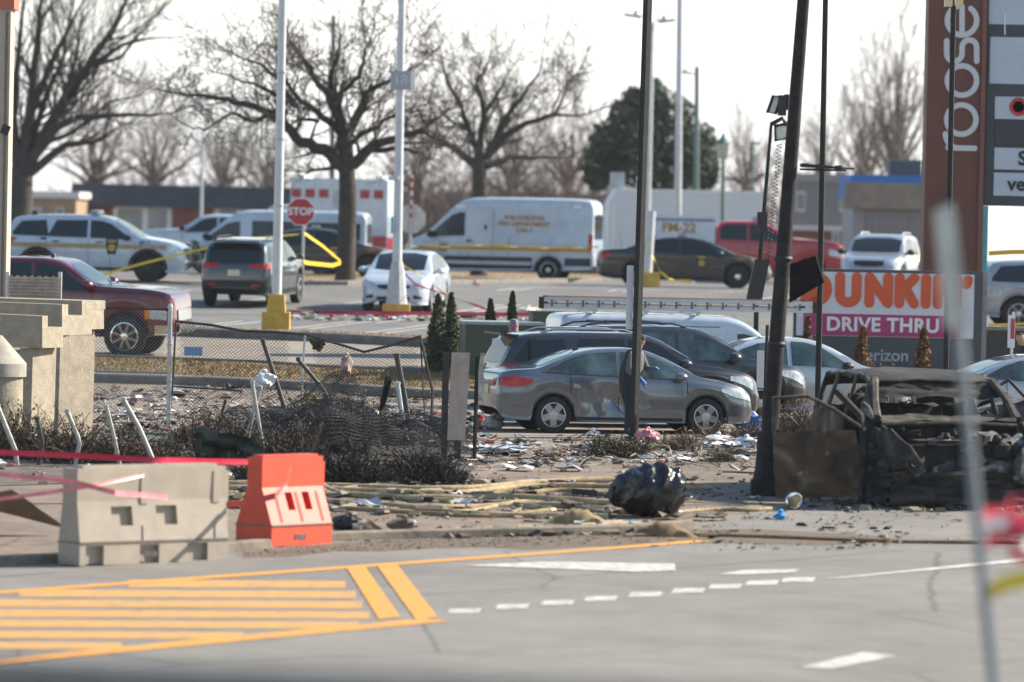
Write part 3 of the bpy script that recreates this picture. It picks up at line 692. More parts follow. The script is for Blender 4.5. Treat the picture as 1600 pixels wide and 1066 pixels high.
# --- maroon pickup ---------------------------------------------------------------
sp = spec(PICKUP, L=6.0, H=1.98, wr=.43, ra=.50, spokes=8, spoke_w=.055)
c = CV('pickup_truck', 'maroon pickup truck with chrome front bumper behind the chain link fence', sp, 62, 116.0, -9, P_MAROON, cat='truck', rim=CHROME)
for sd in 'RL':
    c_patch(c, 'headlight', [(2.50, .80, 1.02), (2.72, .79, 1.0), (2.84, .78, .95)], sd, CLEARLENS, .014); c_patch(c, 'turn_signal', [(2.40, .80, 1.02), (2.50, .80, 1.02)], sd, AMBER, .014, 4)
    c_patch(c, 'bumper_corner', [(2.60, .46, .68), (2.90, .47, .68)], sd, CHROME, .03, 3)
    c_text(c, '5', 2.52, .62, .13, sd, GOLDTXT)
c_patch(c, 'front_bumper', [(-.72, .50, .70), (0, .50, .72), (.72, .50, .70)], 'F', CHROME, .06, 3)
c_patch(c, 'grille', [(-.6, .76, .98), (.6, .76, .98)], 'F', CHROME, .02, 4)
handles(c, (-.5, .4), 1.19); c_mirror(c, 1.18, 1.42, P_MAROON, 1.4)
k = MB(); k.tube([(1.65, -.80, 1.40), (1.62, -.80, 2.0)], .006, 5); k.build('antenna', BLACK, c.root)
k = MB(); k.tube([(1.62, -.5, 1.43), (1.42, -.1, 1.54)], .012, 5); k.tube([(1.62, .1, 1.44), (1.42, .45, 1.54)], .012, 5); k.build('wiper', BLACK, c.root)
k = MB(); k.lathe([(.05, 0), (.04, .05), (.015, .08), (.001, .08)], 8, c=(.25, 0, 1.97)); k.build('roof_beacon', BLACK, c.root)

# --- parking lot -------------------------------------------------------------------
sp = spec(SUV, L=4.6, W=1.855, H=1.70)
c = CV('compact_suv', 'dark grey compact sport utility vehicle seen from behind beside the yellow pole base', sp, 396, 143.3, 80, P_GREY, cat='car', cladding=.16)
for s in (-1, 1):
    c_patch(c, 'taillight', sorted([(s * .40, 1.02, 1.10), (s * .62, 1.0, 1.12), (s * .80, .97, 1.13)]), 'B', REDLENS, .014)
    c_patch(c, 'reflector', sorted([(s * .45, .56, .60), (s * .66, .56, .60)]), 'B', REDLENS, .030, 1)
for sd in 'RL': c_patch(c, 'taillight', [(-2.26, 1.0, 1.12), (-2.05, 1.02, 1.11)], sd, REDLENS, .014)
c_patch(c, 'bumper', [(-.80, .40, .68), (-.4, .38, .70), (.4, .38, .70), (.80, .40, .68)], 'B', BLACK, .022, 4); plate(c, 'B', .88)
c_mirror(c, .85, 1.16, P_GREY); roof_rack(c, -1.6, .1, .62, BLACK); handles(c, (-1.0, .0), 1.03, P_GREY)
k = MB(); k.box((-2.08, 0, 1.66), (.3, 1.2, .03), Matrix.Rotation(R(6), 3, 'Y')); k.build('spoiler', P_GREY, c.root)
sp = spec(SEDAN, L=4.55, W=1.76, H=1.47)
c = CV('sedan', 'white sedan facing out beside the light pole numbered eighteen', sp, 634, 142.6, -97, P_WHITE, cat='car')
for s in (-1, 1):
    c_patch(c, 'headlight', sorted([(s * .46, .62, .70), (s * .62, .60, .76), (s * .76, .66, .78)]), 'F', CLEARLENS, .012)
    c_patch(c, 'fog_light_recess', sorted([(s * .50, .36, .46), (s * .70, .35, .40)]), 'F', BLACK, .010)
for sd in 'RL': c_patch(c, 'headlight', [(1.72, .72, .78), (1.95, .64, .76), (2.12, .6, .7)], sd, CLEARLENS, .012)
c_patch(c, 'grille', [(-.40, .62, .68), (-.25, .58, .69), (.25, .58, .69), (.40, .62, .68)], 'F', BLACK, .010)
c_patch(c, 'lower_grille', [(-.42, .32, .40), (.42, .32, .40)], 'F', BLACK, .010, 2); c_mirror(c, .84, .97, P_WHITE, 1.1); handles(c, (-.88, .12), .88, P_WHITE)

# --- police and fire vehicles --------------------------------------------------------
def police_suv():
    sp = spec(SUV, spokes=6)
    c = CV('police_suv', 'white police utility vehicle with tan stripe and black push bumper', sp, 152, 155.5, -4, P_WHITE, cat='police car', rim=BLACK)
    stripe(c, -2.42, 2.0, .96, .10, TAN); stripe(c, -2.42, 2.0, 1.018, .012, GOLD, name='pinstripe'); stripe(c, -2.42, 2.0, .902, .012, GOLD, name='pinstripe')
    for sd in 'RL':
        keystone(c, .52, .96, .42, sd); c_text(c, 'K9 11', 1.42 if sd == 'R' else 1.42, 1.06, .13, sd, BLACK, bold=.004)
        c_patch(c, 'taillight', [(-2.50, .95, 1.14), (-2.3, .98, 1.16), (-2.1, 1.10, 1.15)], sd, REDLENS, .014)
        c_patch(c, 'headlight', [(2.05, .86, .98), (2.25, .82, .95), (2.4, .76, .88)], sd, CLEARLENS, .014)
        c_patch(c, 'sill_trim', [(-1.02, .305, .40), (1.0, .29, .39)], sd, BLACK, .012, 2)
        c_patch(c, 'badge', [(-1.44, 1.11, 1.17), (-1.28, 1.11, 1.17)], sd, BLACK, .012, 1)
        for a in sp['ax']:
            k = MB(); P = []
            for t in range(-96, 97, 8):
                P.append([c_hit(c, a + rr * math.sin(R(t)), max(.34, sp['wr'] + rr * math.cos(R(t))), sd, .014) for rr in (sp['ra'] - .005, sp['ra'] + .08)])
            k.grid(P); k.build('arch_trim', BLACK, c.root)
    handles(c, (-1.02, .18), 1.07)
    c_mirror(c, .88, 1.17, BLACK, 1.1); light_bar(c, -.05, 1.78)
    k = MB(); k.box((-1.75, 0, 1.80), (.14, .12, .1)); k.build('roof_antenna', BLACK, c.root)
    k = MB()
    for y in (-.32, .32): k.tube([(2.50, y, .42), (2.68, y, .50), (2.70, y, 1.08), (2.60, y, 1.14)], .035, 6)
    for z in (.55, .78, 1.0): k.tube([(2.69, -.62, z), (2.70, .62, z)], .028, 6)
    for y in (-.62, .62): k.tube([(2.52, y * 1.12, .50), (2.69, y, .55), (2.70, y, 1.0), (2.52, y * 1.1, 1.05)], .03, 6)
    k.build('push_bumper', BLACK, c.root); c_patch(c, 'grille', [(-.55, .62, .92), (.55, .62, .92)], 'F', BLACK, .012)
police_suv()
def charger(px, D, deg, label):
    sp = spec(SEDAN, L=5.04, W=1.9, H=1.49, wr=.35, ra=.40, spokes=5)
    c = CV('police_sedan', label, sp, px, D, deg, P_DARK, cat='police car', rim=BLACK)
    dt = mat('subdued_stripe', (.055, .042, .03), .5, var=.1)
    stripe(c, -2.35, 2.1, .80, .16, dt); stripe(c, -2.35, 2.1, .89, .012, GOLDTXT, name='pinstripe')
    for sd in 'RL':
        keystone(c, .45, .76, .40, sd); c_patch(c, 'taillight', [(-2.46, .82, .96), (-2.3, .84, .97), (-2.2, .88, .95)], sd, REDLENS, .012); c_patch(c, 'headlight', [(2.0, .74, .82), (2.2, .68, .78), (2.36, .62, .70)], sd, CLEARLENS, .012)
        for a in sp['ax']:
            hub = MB(); s = -1 if sd == 'R' else 1
            hub.lathe([(.09, 0), (.085, .03), (.03, .045), (.001, .045)], 12, Matrix.Rotation(R(90) * (1 if sd == 'R' else -1), 3, 'X'), (a, s * (.95 - .02), .35)); hub.build('hub_cap', CHROME, c.root)
    light_bar(c, -.12, 1.47, 1.15); c_mirror(c, .9, .98, P_DARK); handles(c, (-.95, .12), .92, P_DARK)
    k = MB(); k.box((-.9, 0, 1.43), (.12, .1, .08)); k.tube([(-1.8, .3, 1.1), (-1.9, .3, 1.6)], .006, 5); k.build('roof_antenna', BLACK, c.root)
    c_text(c, 'POLICE', 1.62, .86, .10, 'R', GOLDTXT); return c
charger(498, 172, 1, 'black police sedan behind the stop sign and the dark grey vehicle')
charger(1068, 166, 2, 'black police sedan parked beyond the dark leaning poles, by the fire pickup')
sp = spec(VAN, spokes=8, spoke_w=.05)
c = CV('fire_department_van', 'tall white fire department van with gold stripe', sp, 783, 174, 170, P_WHITE, cat='van')
stripe(c, -2.94, 2.45, .98, .11, GOLD); stripe(c, -2.94, 2.3, 1.13, .012, GOLD, name='pinstripe')
for sd in 'RL':
    for i, (s, z) in enumerate((('PHILADELPHIA', 1.93), ('FIRE DEPARTMENT', 1.74), ('CAR-1', 1.55))): c_text(c, s, -.85, z, .19, sd, GOLDTXT, bold=.006)
    c_patch(c, 'sill_trim', [(-1.12, .38, .74), (1.60, .36, .74)], sd, mat('navy_band', (.02, .03, .05), .5), .01, 3); c_patch(c, 'sill_trim', [(-2.92, .50, .74), (-2.12, .50, .74)], sd, MATS['navy_band'], .01, 3)
    c_patch(c, 'rub_strip', [(-1.1, .50, .60), (1.60, .50, .60)], sd, P_WHITE, .02, 2)
    c_patch(c, 'taillight', [(-2.96, .95, 1.45), (-2.84, .92, 1.48)], sd, REDLENS, .014); c_patch(c, 'clearance_light', [(-2.6, 2.25, 2.35), (-2.35, 2.25, 2.35)], sd, WHITE, .03, 2); c_patch(c, 'clearance_light', [(1.0, 2.20, 2.30), (1.28, 2.18, 2.27)], sd, WHITE, .03, 2)
    c_patch(c, 'emblem', [(1.6 + .14 * math.cos(R(t)), 1.0 - .15 * math.sin(R(t)), 1.0 + .15 * math.sin(R(t))) for t in range(178, 0, -16)], sd, mat('fire_seal', (.25, .2, .16), .5, var=.5, scale=18), .012, 3)
    c_patch(c, 'headlight', [(2.5, .88, 1.02), (2.7, .82, 1.05), (2.85, .78, .94)], sd, CLEARLENS, .012); c_patch(c, 'door_gap', [(.10, .5, 2.2), (.115, .5, 2.2)], sd, BLACK, .003, 8)
    c_patch(c, 'door_handle', [(.72, 1.18, 1.23), (.92, 1.18, 1.23)], sd, BLACK, .03, 2); c_patch(c, 'fuel_flap', [(.3, 1.55, 1.7), (.38, 1.55, 1.7)], sd, BLACK, .008, 2)
c_mirror(c, 1.95, 1.35, BLACK, 1.5)
c_patch(c, 'windshield_band', [(-.7, 2.36, 2.42), (.7, 2.36, 2.42)], 'F', P_WHITE, .03, 2)
sp = spec(VAN, L=5.9, H=2.02)
sp['win'] = sp['win'] + [('window', [(-.95, 1.10, 1.66), (.60, 1.10, 1.68)]), ('window', [(-2.75, 1.12, 1.64), (-1.1, 1.10, 1.66)])]
c = CV('passenger_van', 'white passenger van with long side windows behind the police vehicles', sp, 428, 176.5, 176, P_WHITE, cat='van')
for sd in 'RL': c_patch(c, 'sill_trim', [(-1.12, .30, .58), (1.55, .28, .58)], sd, BLACK, .01, 3)
c_mirror(c, 1.95, 1.12, BLACK, 1.4)
sp = spec(PICKUP, L=5.6, H=1.85)
c = CV('white_pickup', 'white crew cab pickup peeking out behind the police utility vehicle', sp, 345, 186, 178, P_WHITE, cat='truck'); c_mirror(c, 1.13, 1.35, BLACK, 1.3)
sp = spec(VAN, L=5.4, H=1.70)
c = CV('delivery_van', 'white van roof showing just above the police utility vehicle roof', sp, 118, 191, 3, P_WHITE, cat='van')
sp = spec(SUV, L=4.8, H=1.72)
c = CV('suv', 'white vehicle with a red tail light at the picture edge by the tan column', sp, -112, 160, 176, P_WHITE, cat='car')
for sd in 'RL': c_patch(c, 'taillight', [(-2.38, .98, 1.15), (-2.1, 1.0, 1.12)], sd, REDLENS, .014)
# fire marshal pickup with service body
sp = spec(PICKUP, L=6.2, W=2.05, H=2.0)
c = CV('fire_pickup', 'red fire pickup truck with white service body', sp, 1165, 181, -2, P_RED, cat='truck')
k = MB(); prof = [(-3.15, 1.0), (-3.15, 2.05), (-3.08, 2.12), (-1.06, 2.12), (-1.0, 2.05), (-1.0, 1.0)]
k.prism(prof, lambda a, b: Vector((a, -1.06, b)), lambda a, b: Vector((a, 1.06, b))); o = k.build('service_body', P_WHITE, c.root)
for s in (-1, 1): k = MB(); k.box((-2.07, s * 1.075, 1.98), (2.1, .03, .07)); k.build('body_moulding', mat('blue_trim', (.10, .16, .28), .4), c.root)
t = xf(text_mb('FM-22', .42, .01, .012), Matrix.Translation((-2.15, -1.072, 1.72)) @ Matrix.Rotation(R(90), 4, 'X')); t.build('lettering', GOLDTXT, c.root, 0)
for sd in 'RL':
    c_patch(c, 'gold_flash', [(1.0, .80, .95), (1.2, .72, 1.22), (1.35, .66, .85)], sd, GOLD, .010); c_patch(c, 'headlight', [(2.62, .95, 1.14), (2.85, .9, 1.1), (2.98, .86, 1.0)], sd, CLEARLENS, .014)
light_bar(c, .3, 1.99, 1.3); c_mirror(c, 1.2, 1.46, BLACK, 1.5)
# silver suv, front view, right
sp = spec(SUV, L=4.55, W=1.8, H=1.68)
c = CV('compact_suv', 'silver compact sport utility vehicle facing out above the orange and pink sign', sp, 1376, 162, -103, P_SILVER, cat='car')
for s in (-1, 1): c_patch(c, 'headlight', sorted([(s * .45, .80, .93), (s * .62, .79, .96), (s * .80, .84, .97)]), 'F', CLEARLENS, .012)
for sd in 'RL': c_patch(c, 'headlight', [(1.75, .86, .96), (2.0, .80, .94)], sd, CLEARLENS, .012)
c_patch(c, 'grille', [(-.42, .80, .92), (-.2, .76, .93), (.2, .76, .93), (.42, .80, .92)], 'F', BLACK, .012); c_patch(c, 'bumper_vent', [(-.6, .45, .62), (.6, .45, .62)], 'F', BLACK, .01); c_mirror(c, .85, 1.14, BLACK, 1.2); roof_rack(c, -1.6, .1, .60, STEEL)
# silver vehicles at the right edge
sp = spec(SUV, L=4.7, H=1.7)
c = CV('suv', 'silver vehicle with dark windows beside the teal edge of the tall sign', sp, 1668, 139, 6, P_SILVER, cat='car'); handles(c, (-1.0, .0), 1.05, P_SILVER); c_mirror(c, .85, 1.15, BLACK)
sp = spec(SEDAN, L=4.5)
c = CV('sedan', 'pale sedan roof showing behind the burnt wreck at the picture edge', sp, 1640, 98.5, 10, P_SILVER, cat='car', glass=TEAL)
# ambulance
p = GD(522, 193); c = thing('ambulance', 'white box ambulance with red window squares behind the tree trunk', 'ambulance', p, R(172)); c.scale = (.9, .95, 1.07)
k = MB(); k.prism([(-2.2, .55), (-2.2, 2.85), (-2.12, 2.93), (1.35, 2.93), (1.5, 2.78), (1.5, .55)], lambda a, b: Vector((a, -1.2, b)), lambda a, b: Vector((a, 1.2, b))); k.build('box_body', P_WHITE, c)
k = MB(); k.prism([(1.5, .5), (1.5, 2.0), (1.75, 2.08), (2.3, 2.0), (2.85, 1.35), (3.5, 1.22), (3.6, .95), (3.6, .5)], lambda a, b: Vector((a, -1.0, b)), lambda a, b: Vector((a, 1.0, b))); k.build('cab', P_WHITE, c)
for sd in (-1, 1):
    k = MB(); k.prism([(1.8, 1.3), (1.8, 1.95), (2.25, 1.9), (2.65, 1.35)], lambda a, b: Vector((a, sd * 1.0, b)), lambda a, b: Vector((a, sd * 1.012, b))); k.build('window', GLASS, c)
    k = MB(); k.box((-.35, sd * 1.206, .88), (3.65, .012, .52)); k.build('red_band', P_RED, c)
    k = MB(); k.box((-.35, sd * 1.207, .60), (3.65, .012, .05)); k.build('gold_band', GOLD, c)
    for i in range(7):
        if i == 3: continue
        k = MB(); k.box((-1.85 + i * .52, sd * 1.206, 2.45), (.36, .012, .27)); k.build('window', mat('ambulance_red', (.35, .03, .04), .4), c)
    k = MB(); k.box((-.3, sd * 1.206, 2.3), (.36, .012, .55)); k.build('window', mat('frosted_pane', (.4, .42, .42), .3), c)
for i in range(4):
    k = MB(); k.box((-2.206, -.5, 2.3 - i * .34), (.012, .32, .2)); k.build('rear_marking', mat('orange_marking', (.55, .22, .06), .5), c)
k = MB(); k.box((-2.206, 0, .85), (.012, 2.3, .5)); k.build('red_band', P_RED, c)
for x in (-1.2, 2.6):
    for sd in (-1, 1):
        k = MB(); k.lathe([(.2, -.1), (.38, -.11), (.4, -.06), (.4, .06), (.38, .11), (.2, .1)], 20, Matrix.Rotation(R(90), 3, 'X'), (x, sd * .95, .4)); k.build('wheel', RUBBER, c)
for x, w_ in ((-1.8, 1.6), (1.2, 1.8)): k = MB(); k.box((x, 0, 2.97), (.3, w_, .11)); k.build('light_bar', WHITE, c)
# white box trailer
p = GD(1065, 214); c = thing('box_trailer', 'long white box trailer behind the fire pickup', 'trailer', p, R(4))
hz = PT(1065, 297, 214).z - p.z
k = MB(); k.prism([(-2.9, .9), (-2.9, hz - .55), (-2.6, hz), (2.85, hz), (2.85, .9)], lambda a, b: Vector((a, -1.2, b)), lambda a, b: Vector((a, 1.2, b))); k.build('box_body', mat('trailer_white', (.55, .60, .66), .5, var=.06), c)
k = MB(); k.box((0, -1.21, hz - .04), (5.6, .03, .06)); k.box((2.83, -1.21, hz / 2 + .4), (.07, .03, hz - 1)); k.box((-2.75, -1.21, hz / 2 + .2), (.09, .03, hz - 1.6)); k.build('edge_rail', WHITE, c)
k = MB(); k.box((-2.55, -.4, hz + .3), (.5, .6, .62)); k.build('roof_unit', mat('unit_grey', (.35, .38, .42), .5), c)
for x in (1.3, 2.3):
    k = MB(); k.lathe([(.2, -.12), (.48, -.12), (.5, 0), (.48, .12), (.2, .12)], 18, Matrix.Rotation(R(90), 3, 'X'), (x, -.95, .5)); k.build('wheel', RUBBER, c)
k = MB(); k.box((0, 0, .8), (5.4, 1.0, .2)); k.box((-2.2, 0, .4), (.12, .9, .8)); k.build('chassis', BLACK, c)
# ------------------------------------------------------------------ poles, signs, buildings
random.seed(11)
def pole(name, label, cat, p0, p1, r0, r1, m, n=12, group=None, extra=None):
    """a straight pole from ground point p0 to p1; thing with a shaft"""
    o = thing(name, label, cat, p0, 0, group); k = MB(); d = Vector(p1) - Vector(p0)
    k.tube([(0, 0, -.05), d * .33, d * .66, d], [r0, r0 + (r1 - r0) * .33, r0 + (r1 - r0) * .66, r1], n); k.build('shaft', m, o); return o, d
def up_to(px, Y, base, over=120):                # a point at distance Y far above the frame on the line to the pixel (px, -over)
    return PT(px, -over, Y)
WPOLE = mat('white_pole_paint', (.50, .52, .54), .5, .1, .12, 3)
YBASE = mat('yellow_base_paint', (.50, .32, .055), .7, var=.2, scale=4)
# white light poles in the lot
b = G(431, 520); D1 = b.y + .35
b = GD(431, D1); o, d = pole('light_pole', 'white light pole on a stepped yellow concrete base', 'light pole', b, PT(443, -60, D1), .115, .085, WPOLE)
h1 = PT(431, 488, D1).z - b.z; h2 = PT(431, 460, D1).z - b.z
k = MB(); k.box((0, 0, h1 / 2), (.62, .62, h1)); k.build('base_block', YBASE, o)
k = MB(); k.box((0, 0, (h1 + h2) / 2), (.42, .42, h2 - h1), taper=.86); k.build('base_collar', YBASE, o)
for q in (.34, .52, .7):
    k = MB(); k.lathe([(.12, 0), (.125, .02), (.12, .04)], 12, c=d * q); k.build('band', STEEL, o)
b = G(619, 494); D2 = b.y + .3
b = GD(619, D2); o, d = pole('light_pole', 'white light pole carrying the number eighteen plate', 'light pole', b, PT(629, -60, D2), .125, .085, WPOLE)
h1 = PT(619, 475, D2).z - b.z; h2 = PT(619, 425, D2).z - b.z
k = MB(); k.box((0, 0, h1 / 2), (.66, .66, h1)); k.build('base_block', YBASE, o)
k = MB(); k.lathe([(.27, h1), (.25, h1 + .1), (.19, h2), (.13, h2 + .25)], 10); k.build('base_skirt', mat('pole_skirt', (.40, .41, .42), .5, .1, .15), o)
pp = PT(626, 126, D2) - b
k = MB(); k.box(pp + Vector((0, -.13, 0)), (.50, .02, .46)); pl = k.build('number_plate', mat('plate_grey', (.33, .35, .37), .5, var=.08), o)
t = xf(text_mb('18', .36, .012), Matrix.Translation(pp + Vector((0, -.146, 0))) @ Matrix.Rotation(R(90), 4, 'X')); t.build('numerals', mat('plate_numeral', (.55, .57, .58), .5), pl, 0)
k = MB(); k.box(pp + Vector((.30, .0, 0)), (.1, .03, .46)); k.build('number_plate', WHITE, o)
k = MB(); k.lathe([(.16, 0), (.165, .05), (.16, .1)], 12, c=PT(617, 282, D2) - b); k.build('band', STEEL, o)
k = MB(); k.box(PT(614, 352, D2) - b + Vector((-.02, -.14, 0)), (.05, .05, .4)); k.build('teal_strip', mat('teal_plastic', (.05, .42, .42), .5), o)
# stop signs
def octa(r): return [(r * math.cos(R(22.5 + 45 * i)), r * math.sin(R(22.5 + 45 * i))) for i in range(8)]
D = 150; b = GD(472, D); ctr = PT(470, 331, D) - b; r = 21.5 / S(D) / math.cos(R(22.5))
o, d = pole('stop_sign', 'red octagonal stop sign on a grey post wrapped with yellow tape', 'sign', b, b + Vector((0, 0, ctr.z + .25)), .035, .035, STEEL, 8)
def face(poly, y0, y1, c): return MB().prism(poly, lambda a, q: c + Vector((a, y0, q)), lambda a, q: c + Vector((a, y1, q)))
face(octa(r), -.05, -.04, ctr).build('sign_border', WHITE, o); face(octa(r * .93), -.062, -.05, ctr).build('sign_face', mat('sign_red', (.42, .03, .04), .5, var=.08), o)
xf(text_mb('STOP', r * .70, .008, .008), Matrix.Translation(ctr + Vector((0, -.066, 0))) @ Matrix.Rotation(R(90), 4, 'X')).build('lettering', WHITE, o, 0)
D = 168; b = GD(640, D); ctr = PT(643, 342, D) - b
o, d = pole('stop_sign', 'back of a pale octagonal sign behind the numbered light pole', 'sign', b, b + Vector((0, 0, ctr.z + 1.3)), .04, .04, STEEL, 8)
face(octa(.45), .04, .05, ctr).build('sign_back', mat('sign_back_white', (.52, .52, .50), .5), o)
k = MB()
for i in range(5): k.box((0, -.045, ctr.z + .1 + i * .26), (.085, .02, .13))
k.build('red_marker', mat('marker_red', (.5, .05, .05), .5), o)
# distant poles
def far_pole(label, px0, px1, ytop, D, r, m, base_y=None):
    b = GD(px0, D); return pole('street_light', label, 'street light', b, PT(px1, ytop, D), r, r * .7, m, 8) + (b,)
TEALP = mat('green_pole_paint', (.13, .19, .17), .6, var=.1)
o, d, b = far_pole('thin grey light pole among the bare trees above the dark roofed building', 312, 317, 204, 215, .07, WPOLE)
k = MB(); k.box(d + Vector((0, 0, .02)), (.16, .16, .06), taper=.5); k.build('cap', WPOLE, o)
o, d, b = far_pole('dark utility pole rising behind the middle bare tree', 517, 521, 24, 240, .14, mat('utility_wood', (.09, .085, .08), .9))
k = MB(); k.box(d - Vector((0, 0, .4)), (.5, .12, .1)); k.build('crossarm', MATS['utility_wood'], o)
o, d, b = far_pole('pale light pole with two lamp arms behind the black pole', 1008, 1019, 38, 205, .13, WPOLE)
for sx, px, py in ((-1, 993, 25), (1, 1037, 33)):
    e = PT(px, py, 205) - b; k = MB(); k.tube([d, d * .5 + e * .5 + Vector((0, 0, .15)), e], .035, 6); a = k.build('lamp_arm', WPOLE, o)
    k = MB(); k.box(e + Vector((sx * .1, 0, 0)), (.62, .25, .10), Matrix.Rotation(R(-8 * sx), 3, 'Y')); k.box(e + Vector((0, 0, .12)), (.12, .12, .14)); k.build('lamp_head', mat('lamp_head_grey', (.2, .21, .2), .5), o)
o, d, b = far_pole('tall white light pole standing over the white trailer', 1058, 1063, -60, 190, .13, WPOLE)
k = MB(); k.box((0, 0, .3), (.5, .5, .6)); k.build('base_block', YBASE, o)
D = 166.5; b = GD(1010, 163.5); o, d = pole('light_pole', 'white light pole on yellow block beside the black police sedan', 'light pole', b, PT(1018, 330, 163.5), .14, .12, WPOLE)
k = MB(); k.box((0, 0, .22), (.75, .6, .44)); k.build('base_block', YBASE, o)
o, d, b = far_pole('green street light with a short arm to one side', 1087, 1089, 104, 225, .13, TEALP)
e = PT(1070, 114, 225) - b; q = PT(1089, 117, 225) - b
k = MB(); k.tube([q, e], .03, 6); k.build('lamp_arm', TEALP, o); k = MB(); k.box(e, (.5, .22, .09)); k.box(e + Vector((0, 0, .1)), (.1, .1, .14)); k.build('lamp_head', TEALP, o)
o, d, b = far_pole('old style green lamp post with a lantern head', 1129, 1130, 250, 190, .09, TEALP)
k = MB(); k.lathe([(.06, 0), (.16, .06), (.2, .12), (.24, .5), (.20, .55)], 8, c=d); k.build('lantern', mat('lantern_pane', (.42, .44, .42), .3, var=.2), o); k = MB(); k.lathe([(.26, .55), (.24, .62), (.10, .74), (.03, .9), (.001, .92)], 8, c=d); k.build('lantern_cap', TEALP, o)
o, d, b = far_pole('small street light with a flat head right of the lantern post', 1174, 1176, 224, 225, .08, TEALP)
k = MB(); k.box(d + Vector((.1, 0, 0)), (.45, .2, .09)); k.build('lamp_head', TEALP, o)
# dark poles near the wreck
DA = 93.2; b = GD(990, DA); o, d = pole('dark_pole', 'straight black steel pole in front of the taupe sedan', 'pole', b, PT(1014, -60, DA), .075, .075, DARKP, 4)
k = MB(); k.box((0, 0, .04), (.3, .3, .08)); k.build('base_plate', DARKP, o)
q = PT(984, 465, DA) - b; k = MB(); k.box(q + Vector((-.0, .09, 0)), (.11, .012, 1.05)); k.build('banner_edge', mat('banner_white', (.55, .57, .62), .6), o)
DB = G(1194, 776).y + .25; b = GD(1195, DB); top = PT(1260, -60, DB)
o, d = pole('dark_pole', 'thick black leaning pole on a square plinth beside the rusty car door', 'pole', b, top, .125, .085, mat('tarred_pole', (.022, .021, .021), .8, 0, .5, 6, spec=.2), 12)
k = MB(); k.box((0, 0, .11), (.40, .40, .22)); k.build('plinth', DARKP, o); k = MB(); k.lathe([(.18, .22), (.15, .36), (.13, .6), (.125, .9)], 10); k.build('base_skirt', DARKP, o)
q = PT(1250, 258, DB) - b; e = PT(1335, 264, DB) - b
k = MB(); k.tube([q, e], [.03, .012], 6); k.tube([q + Vector((0, 0, -.06)), q.lerp(e, .85) + Vector((0, 0, -.03))], .016, 5)
for t in (.1, .35, .7): k.box(q.lerp(e, t), (.10, .07, .06))
k.build('broken_arm', BLACK, o)
k = MB(); pts = [(1234, 413), (1274, 400), (1287, 441), (1233, 473)]; P = [PT(x, y, DB - .13) - b for x, y in pts]
k.prism([(0, 0), (1, 0), (2, 0), (3, 0)], lambda a, _: P[a], lambda a, _: P[a] + Vector((.02, .05, 0))); k.build('black_panel', mat('charred_panel', (.010, .010, .011), .95, var=.4, spec=.1), o)
for fr in (.28, .44):
    k = MB(); k.lathe([(.13, 0), (.14, .03), (.13, .06)], 12, c=d * fr); k.build('band', BLACK, o)
DCc = 101.6; b = GD(1277, 96.5); o, d = pole('dark_pole', 'slim black pole behind the leaning pole, crossing the orange and pink sign', 'pole', b, PT(1291, -60, 96.5), .052, .046, DARKP, 8)
k = MB(); k.box((0, 0, .05), (.22, .22, .1)); k.build('base_plate', DARKP, o)
b = GD(1476, 96); o, d = pole('dark_pole', 'slim black pole in front of the brown sign pillar', 'pole', b, PT(1490, 8, 96), .05, .045, DARKP, 8)
k = MB(); 
for s in (-1, 1): k.box(d + Vector((s * .09, 0, .03)), (.13, .16, .12))
k.build('lamp_head', mat('lamp_cream', (.6, .5, .3), .4), o)
# portable light mast
DM = 111; b = GD(1180, DM); o = thing('light_mast', 'portable light mast with coiled cable and floodlight frames', 'light tower', b)
p0 = PT(1182, 470, DM) - b; p1 = PT(1205, 195, DM) - b
k = MB(); k.tube([(0, 0, 0), p0, p0.lerp(p1, .5), p1], [.05, .05, .04, .03], 8); k.build('shaft', DARKP, o)
k = MB(); pts = [(1166, 470), (1190, 472), (1203, 405), (1180, 405)]; P = [PT(x, y, DM - .1) - b for x, y in pts]; k.prism([(0, 0), (1, 0), (2, 0), (3, 0)], lambda a, _: P[a], lambda a, _: P[a] + Vector((0, .3, 0))); k.build('winch_housing', BLACK, o)
k = MB(); k.box(p0.lerp(p1, .40), (.14, .12, .1)); k.box(p0.lerp(p1, .46) + Vector((-.02, 0, 0)), (.2, .14, .3)); k.build('clamp', BLACK, o)
k = MB(); a0, a1 = PT(1218, 225, DM) - b, PT(1200, 405, DM) - b; n = 260
k.tube([a0.lerp(a1, i / n) + Vector((.05 * math.cos(i * .75), .05 * math.sin(i * .75), 0)) for i in range(n + 1)], .008, 4); k.build('coiled_cable', BLACK, o)
def frame(pts, m=BLACK, glass=True):
    P = [PT(x, y, DM) - b for x, y in pts]
    k = MB(); k.tube(P + [P[0], P[1]], .035, 6); f = k.build('floodlight', m, o)
    k = MB(); k.prism([(i, 0) for i in range(len(P))], lambda a, _: P[a] + Vector((0, .02, 0)), lambda a, _: P[a] + Vector((0, .05, 0))); k.build('lens', mat('flood_lens', (.62, .63, .58), .2), f)
frame([(1199, 176), (1208, 150), (1221, 150), (1212, 178)]); frame([(1225, 150), (1232, 149), (1230, 172), (1224, 172)]); frame([(1211, 197), (1235, 192), (1232, 216), (1212, 220)])
k = MB(); k.tube([PT(1204, 195, DM) - b, PT(1222, 185, DM) - b, PT(1230, 196, DM) - b], .05, 6); k.box(PT(1222, 165, DM) - b, (.16, .15, .4)); k.build('lamp_bracket', BLACK, o)
